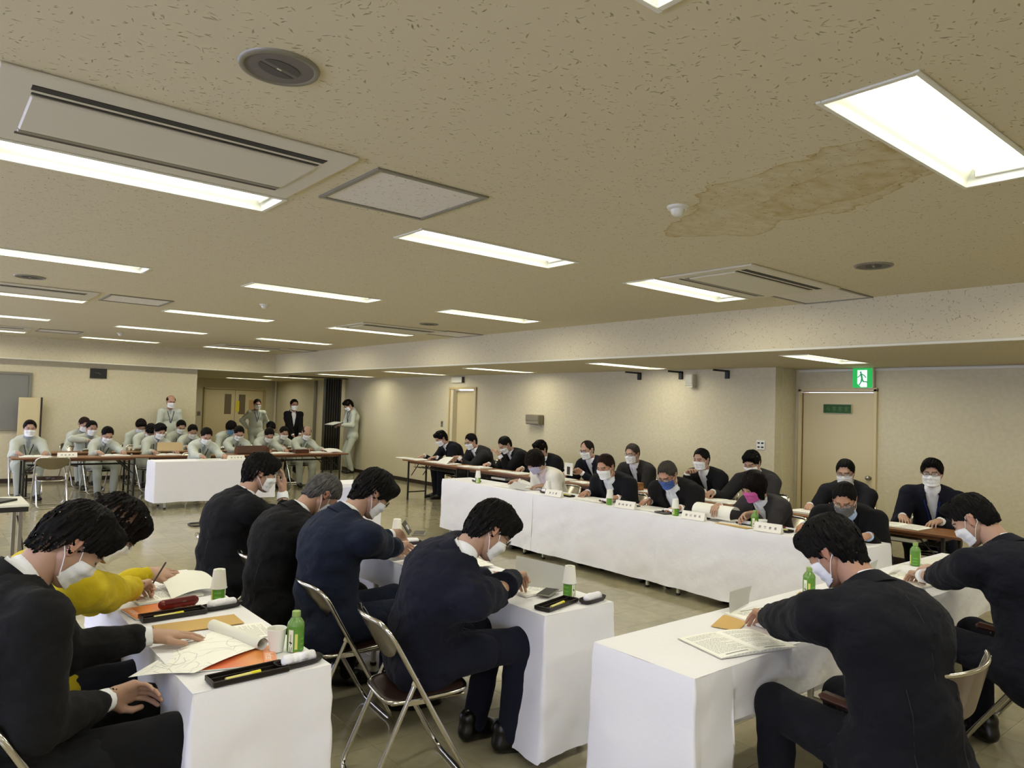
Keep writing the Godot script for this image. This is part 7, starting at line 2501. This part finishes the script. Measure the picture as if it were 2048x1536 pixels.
	var bz := [-7.34, -6.03, -5.10, -4.27, -3.46]
	for k in 5:
		drink("in front of %s" % who[k] if k < 4 else "beside the open paper cup on the right table", Vector3(5.53 if k < 4 else 5.56, TOP, bz[k]), "down" if k < 4 else "", 0.7 * k)
		towel("in front of %s" % who[k], Vector3(5.60, TOP, bz[k] - 0.12), 82.0)
		if k > 0:
			pen_set("in front of %s" % who[k], Vector3(5.62, TOP, bz[k] + 0.17), 88.0)
	copy_of("cup", "white paper cup standing open before the man with the grey mask", Vector3(5.52, TOP, -3.36), 0.0, "paper cups")
	for k in 5:
		var lab := "open report in front of %s" % who[k]
		doc("document", lab, Vector3(5.66, TOP, hz[k] - [0.32, 0.0, 0.10, -0.05, 0.05][k]), -88.0, Vector2(0.42, 0.29), 0.008, pages_mat(k), M.paper, "document", "reports of the right front row")
	lifted("raised_page", "grey page raised between the hands of the woman in white", Vector3(5.52, TOP + 0.01, -6.72), Vector3(5.50, TOP + 0.01, -6.40), Vector3(5.57, TOP + 0.07, -6.42), Vector3(5.60, TOP + 0.08, -6.70), Vector3(-0.01, 0, 0), M.paper_grey)
	var curl := MB.new()
	var cr := []
	for k in 9:
		var row := PackedVector3Array()
		var t := k / 8.0
		var a := lerpf(-0.6, 2.6, t)
		for q in 2:
			row.append(Vector3(5.58 - 0.085 * cos(a) + 0.04, 0.775 + 0.075 * sin(a), -4.09 + 0.40 * q))
		cr.append(row)
	curl.sheet(cr)
	solo("raised_page", curl.mesh(), M.paper, "white page curled over in the hands of the pink-masked woman", "paper")
	solo("envelope", bx(Vector3.ZERO, Vector3(0.34, 0.003, 0.20), 0.0008), M.manila, "manila envelope under the red notebook on the right table", "envelope", Transform3D(Basis(Vector3.UP, 1.45), Vector3(5.56, TOP + 0.002, -3.62)))
	var rn := thing("notebook", "dark red notebook on white papers before the pink-masked woman", "notebook", Vector3(5.66, TOP + 0.014, -3.36), 1.5)
	part("cover", bx(Vector3(0, 0.008, 0), Vector3(0.19, 0.016, 0.12), 0.004), M.red, rn)
	part("band", bx(Vector3(0.03, 0.0165, 0), Vector3(0.012, 0.001, 0.121), 0.0), M.tray_dark, rn)
	solo("phone_wallet", bx(Vector3.ZERO, Vector3(0.15, 0.014, 0.08), 0.004), M.phone, "black wallet lying before the blue-masked man", "wallet", Transform3D(Basis(Vector3.UP, 1.4), Vector3(5.53, TOP + 0.007, -4.42)))
	copy_of("pen", "dark pen in the hand of the woman in white", Vector3(5.72, 0.785, -7.00), 2.2, "pens")
	var py := copy_of("pen", "dark pen in the fist of the person in yellow", Vector3(0.94, 0.815, -3.74), 0.0, "pens")
	py.rotation = Vector3(0.9, -1.1, 0)
	# wall row papers
	var bw := ["the farthest man of the wall row", "the glasses man of the wall row", "the man writing third along the wall", "the man behind the woman in white", "the balding man", "the grey-haired man with the lanyard", "the man touching his chin", "the man behind the pink-masked woman", "the man before the beige door", "the man with the blue lanyard"]
	var wz := [-11.0, -10.03, -9.08, -8.23, -7.30, -6.46, -5.36, -4.69, -3.63, -2.80]
	for k in 10:
		if k % 3 == 2:
			doc("document", "stacked report of %s" % bw[k], Vector3(6.98, TOP - 0.0075, wz[k] - 0.12), -92.0, Vector2(0.30, 0.24), 0.02, pages_mat(k), M.paper, "document", "reports along the wall row")
		else:
			open_book("booklet", "open booklet before %s" % bw[k], Vector3(6.97, TOP - 0.0075, wz[k] - 0.06), -92.0, Vector2(0.42, 0.29), k, "open booklets along the wall row")
	for k in 10:
		doc("document", "loose papers beside %s" % bw[k], Vector3(6.93, TOP - 0.0075, wz[k] - 0.42), -86.0 - 5 * (k % 3), Vector2(0.30, 0.21), 0.008, pages_mat(k + 2), M.paper, "document", "loose papers along the wall row")
	lifted("raised_page", "white page turned up by the glasses man of the wall row", Vector3(6.86, TOP, -10.30), Vector3(6.84, TOP, -9.95), Vector3(6.98, TOP + 0.11, -9.95), Vector3(7.02, TOP + 0.09, -10.28), Vector3(0, 0.01, 0), M.paper)
	var lf := thing("leaflet", "leaflet with a dark photograph held by the balding man", "leaflet", Vector3(7.03, 0.845, -7.26), -1.75)
	part("sheet", bx(Vector3.ZERO, Vector3(0.20, 0.17, 0.003), 0.0), M.paper, lf)
	part("picture", bx(Vector3(0.0, -0.02, 0.002), Vector3(0.075, 0.11, 0.001), 0.0), mat(Color(0.16, 0.06, 0.05), 0.5), lf)
	solo("document_box", bx(Vector3.ZERO, Vector3(0.14, 0.10, 0.40), 0.004), M.wood, "low wooden box at the table joint behind the grey-haired man", "box", Transform3D(Basis(), Vector3(6.88, 0.748, -6.05)))
	for k in 4:
		doc("document", ["bundle of papers on the wire shelf behind the brown-haired man", "bundle on the wire shelf below the leaflet", "bundle on the wire shelf at the nearest wall table", "bundle on the wire shelf behind the woman in white"][k], Vector3(6.98, 0.581, [-6.0, -7.5, -2.85, -8.6][k]), -90.0, Vector2(0.34, 0.24), 0.028, M.paper, M.paper, "document", "bundles on wire shelves")
	# far tables
	var far := ["the far left corner man", "the man leafing at the far left", "the man with the tan document", "the man behind the brown book stand", "the bowing man", "the bald man at the far right end"]
	var fx := [1.44, 2.52, 3.34, 4.70, 5.27, 6.02]
	for k in 6:
		open_book("booklet", "open booklet on the far table before %s" % far[k], Vector3(fx[k] + 0.03, TOP - 0.0075, -13.12), 2.0, Vector2(0.42, 0.29), k, "booklets on the far tables", 0.014)
	for k in 2:
		var im := paint(256, 84, Color(0.93, 0.92, 0.86))
		glyphs(im, [["hara", "wei", "bu", "cho"], ["taka", "nabe", "bu", "cho"]][k], 128 - 89, 28, 28, 22, Color(0.36, 0.36, 0.34), 2.2)
		var np := thing("name_plate", ["white tent name plate on the far left wooden table", "white tent name plate on the lone white table"][k], "name plate", [Vector3(1.86, TOP - 0.0075, -12.90), Vector3(4.0, TOP, -11.70)][k], 0.0, "name plates")
		part("card", MB.new().prism(PackedVector2Array([Vector2(-0.032, 0), Vector2(0.032, 0), Vector2(0.002, 0.072), Vector2(-0.002, 0.072)]), 0.26, Transform3D(Basis(Vector3.UP, PI / 2), Vector3(-0.13, 0, 0))).mesh(), M.paper, np)
		part("lettering", face_quad(Vector2(0.256, 0.070), Transform3D(Basis(Vector3.RIGHT, -atan(0.030 / 0.072)), Vector3(0, 0.036, 0.0180))), tex_mat(im), np)
	var bs := thing("book_stand", "open brown wooden book stand beyond the white table", "book stand", Vector3(4.72, TOP - 0.0075, -12.98))
	part("back_board", MB.new().box(Vector3(0, 0.075, -0.03), Vector3(0.56, 0.15, 0.02), 0.004, Basis(Vector3.RIGHT, -0.35)).mesh(), M.wood_dark, bs)
	part("ledge", bx(Vector3(0, 0.02, 0.03), Vector3(0.56, 0.04, 0.10), 0.004), M.wood_dark, bs)
	part("end_board", bx(Vector3(0.285, 0.06, 0.0), Vector3(0.015, 0.12, 0.14), 0.003), M.wood_edge, bs)
	part("end_board", bx(Vector3(-0.285, 0.06, 0.0), Vector3(0.015, 0.12, 0.14), 0.003), M.wood_edge, bs)
	lifted("tan_document", "tan document held upright at the far left", Vector3(3.20, 0.76, -13.22), Vector3(3.62, 0.76, -13.20), Vector3(3.60, 0.90, -13.28), Vector3(3.22, 0.90, -13.30), Vector3(0, 0, 0.01), mat(Color(0.72, 0.63, 0.47), 0.8), "document")
	solo("wooden_box", bx(Vector3.ZERO, Vector3(0.26, 0.07, 0.16), 0.004), M.wood_dark, "small brown box on the far table between the bowing and the bald man", "box", Transform3D(Basis(), Vector3(5.66, 0.735, -13.06)))
	lifted("raised_page", "white pages turned back beside the bald man", Vector3(6.18, TOP, -12.98), Vector3(6.48, TOP, -12.98), Vector3(6.42, TOP + 0.06, -13.16), Vector3(6.12, TOP + 0.05, -13.18), Vector3(0, 0.03, 0), M.paper)
	doc("document", "white sheets before the man at the lone white table", Vector3(3.62, TOP, -11.84), 4.0, Vector2(0.30, 0.21), 0.006, M.paper, M.paper)
	var bn := thing("binder", "open dark blue binder held by the young man standing at the right wall", "binder", Vector3(7.70, 1.17, -15.92), -PI / 2 + 0.1)
	part("cover", MB.new().box(Vector3(0.09, 0.0, 0.02), Vector3(0.20, 0.012, 0.30), 0.003, Basis(Vector3.RIGHT, 0.25)).mesh(), mat(Color(0.06, 0.07, 0.20), 0.5), bn)
	part("cover", MB.new().box(Vector3(-0.11, 0.0, 0.02), Vector3(0.20, 0.012, 0.30), 0.003, Basis(Vector3.RIGHT, 0.25)).mesh(), mat(Color(0.06, 0.07, 0.20), 0.5), bn)
	part("page", MB.new().box(Vector3(0.0, 0.012, 0.02), Vector3(0.36, 0.006, 0.27), 0.001, Basis(Vector3.RIGHT, 0.25)).mesh(), M.paper, bn)
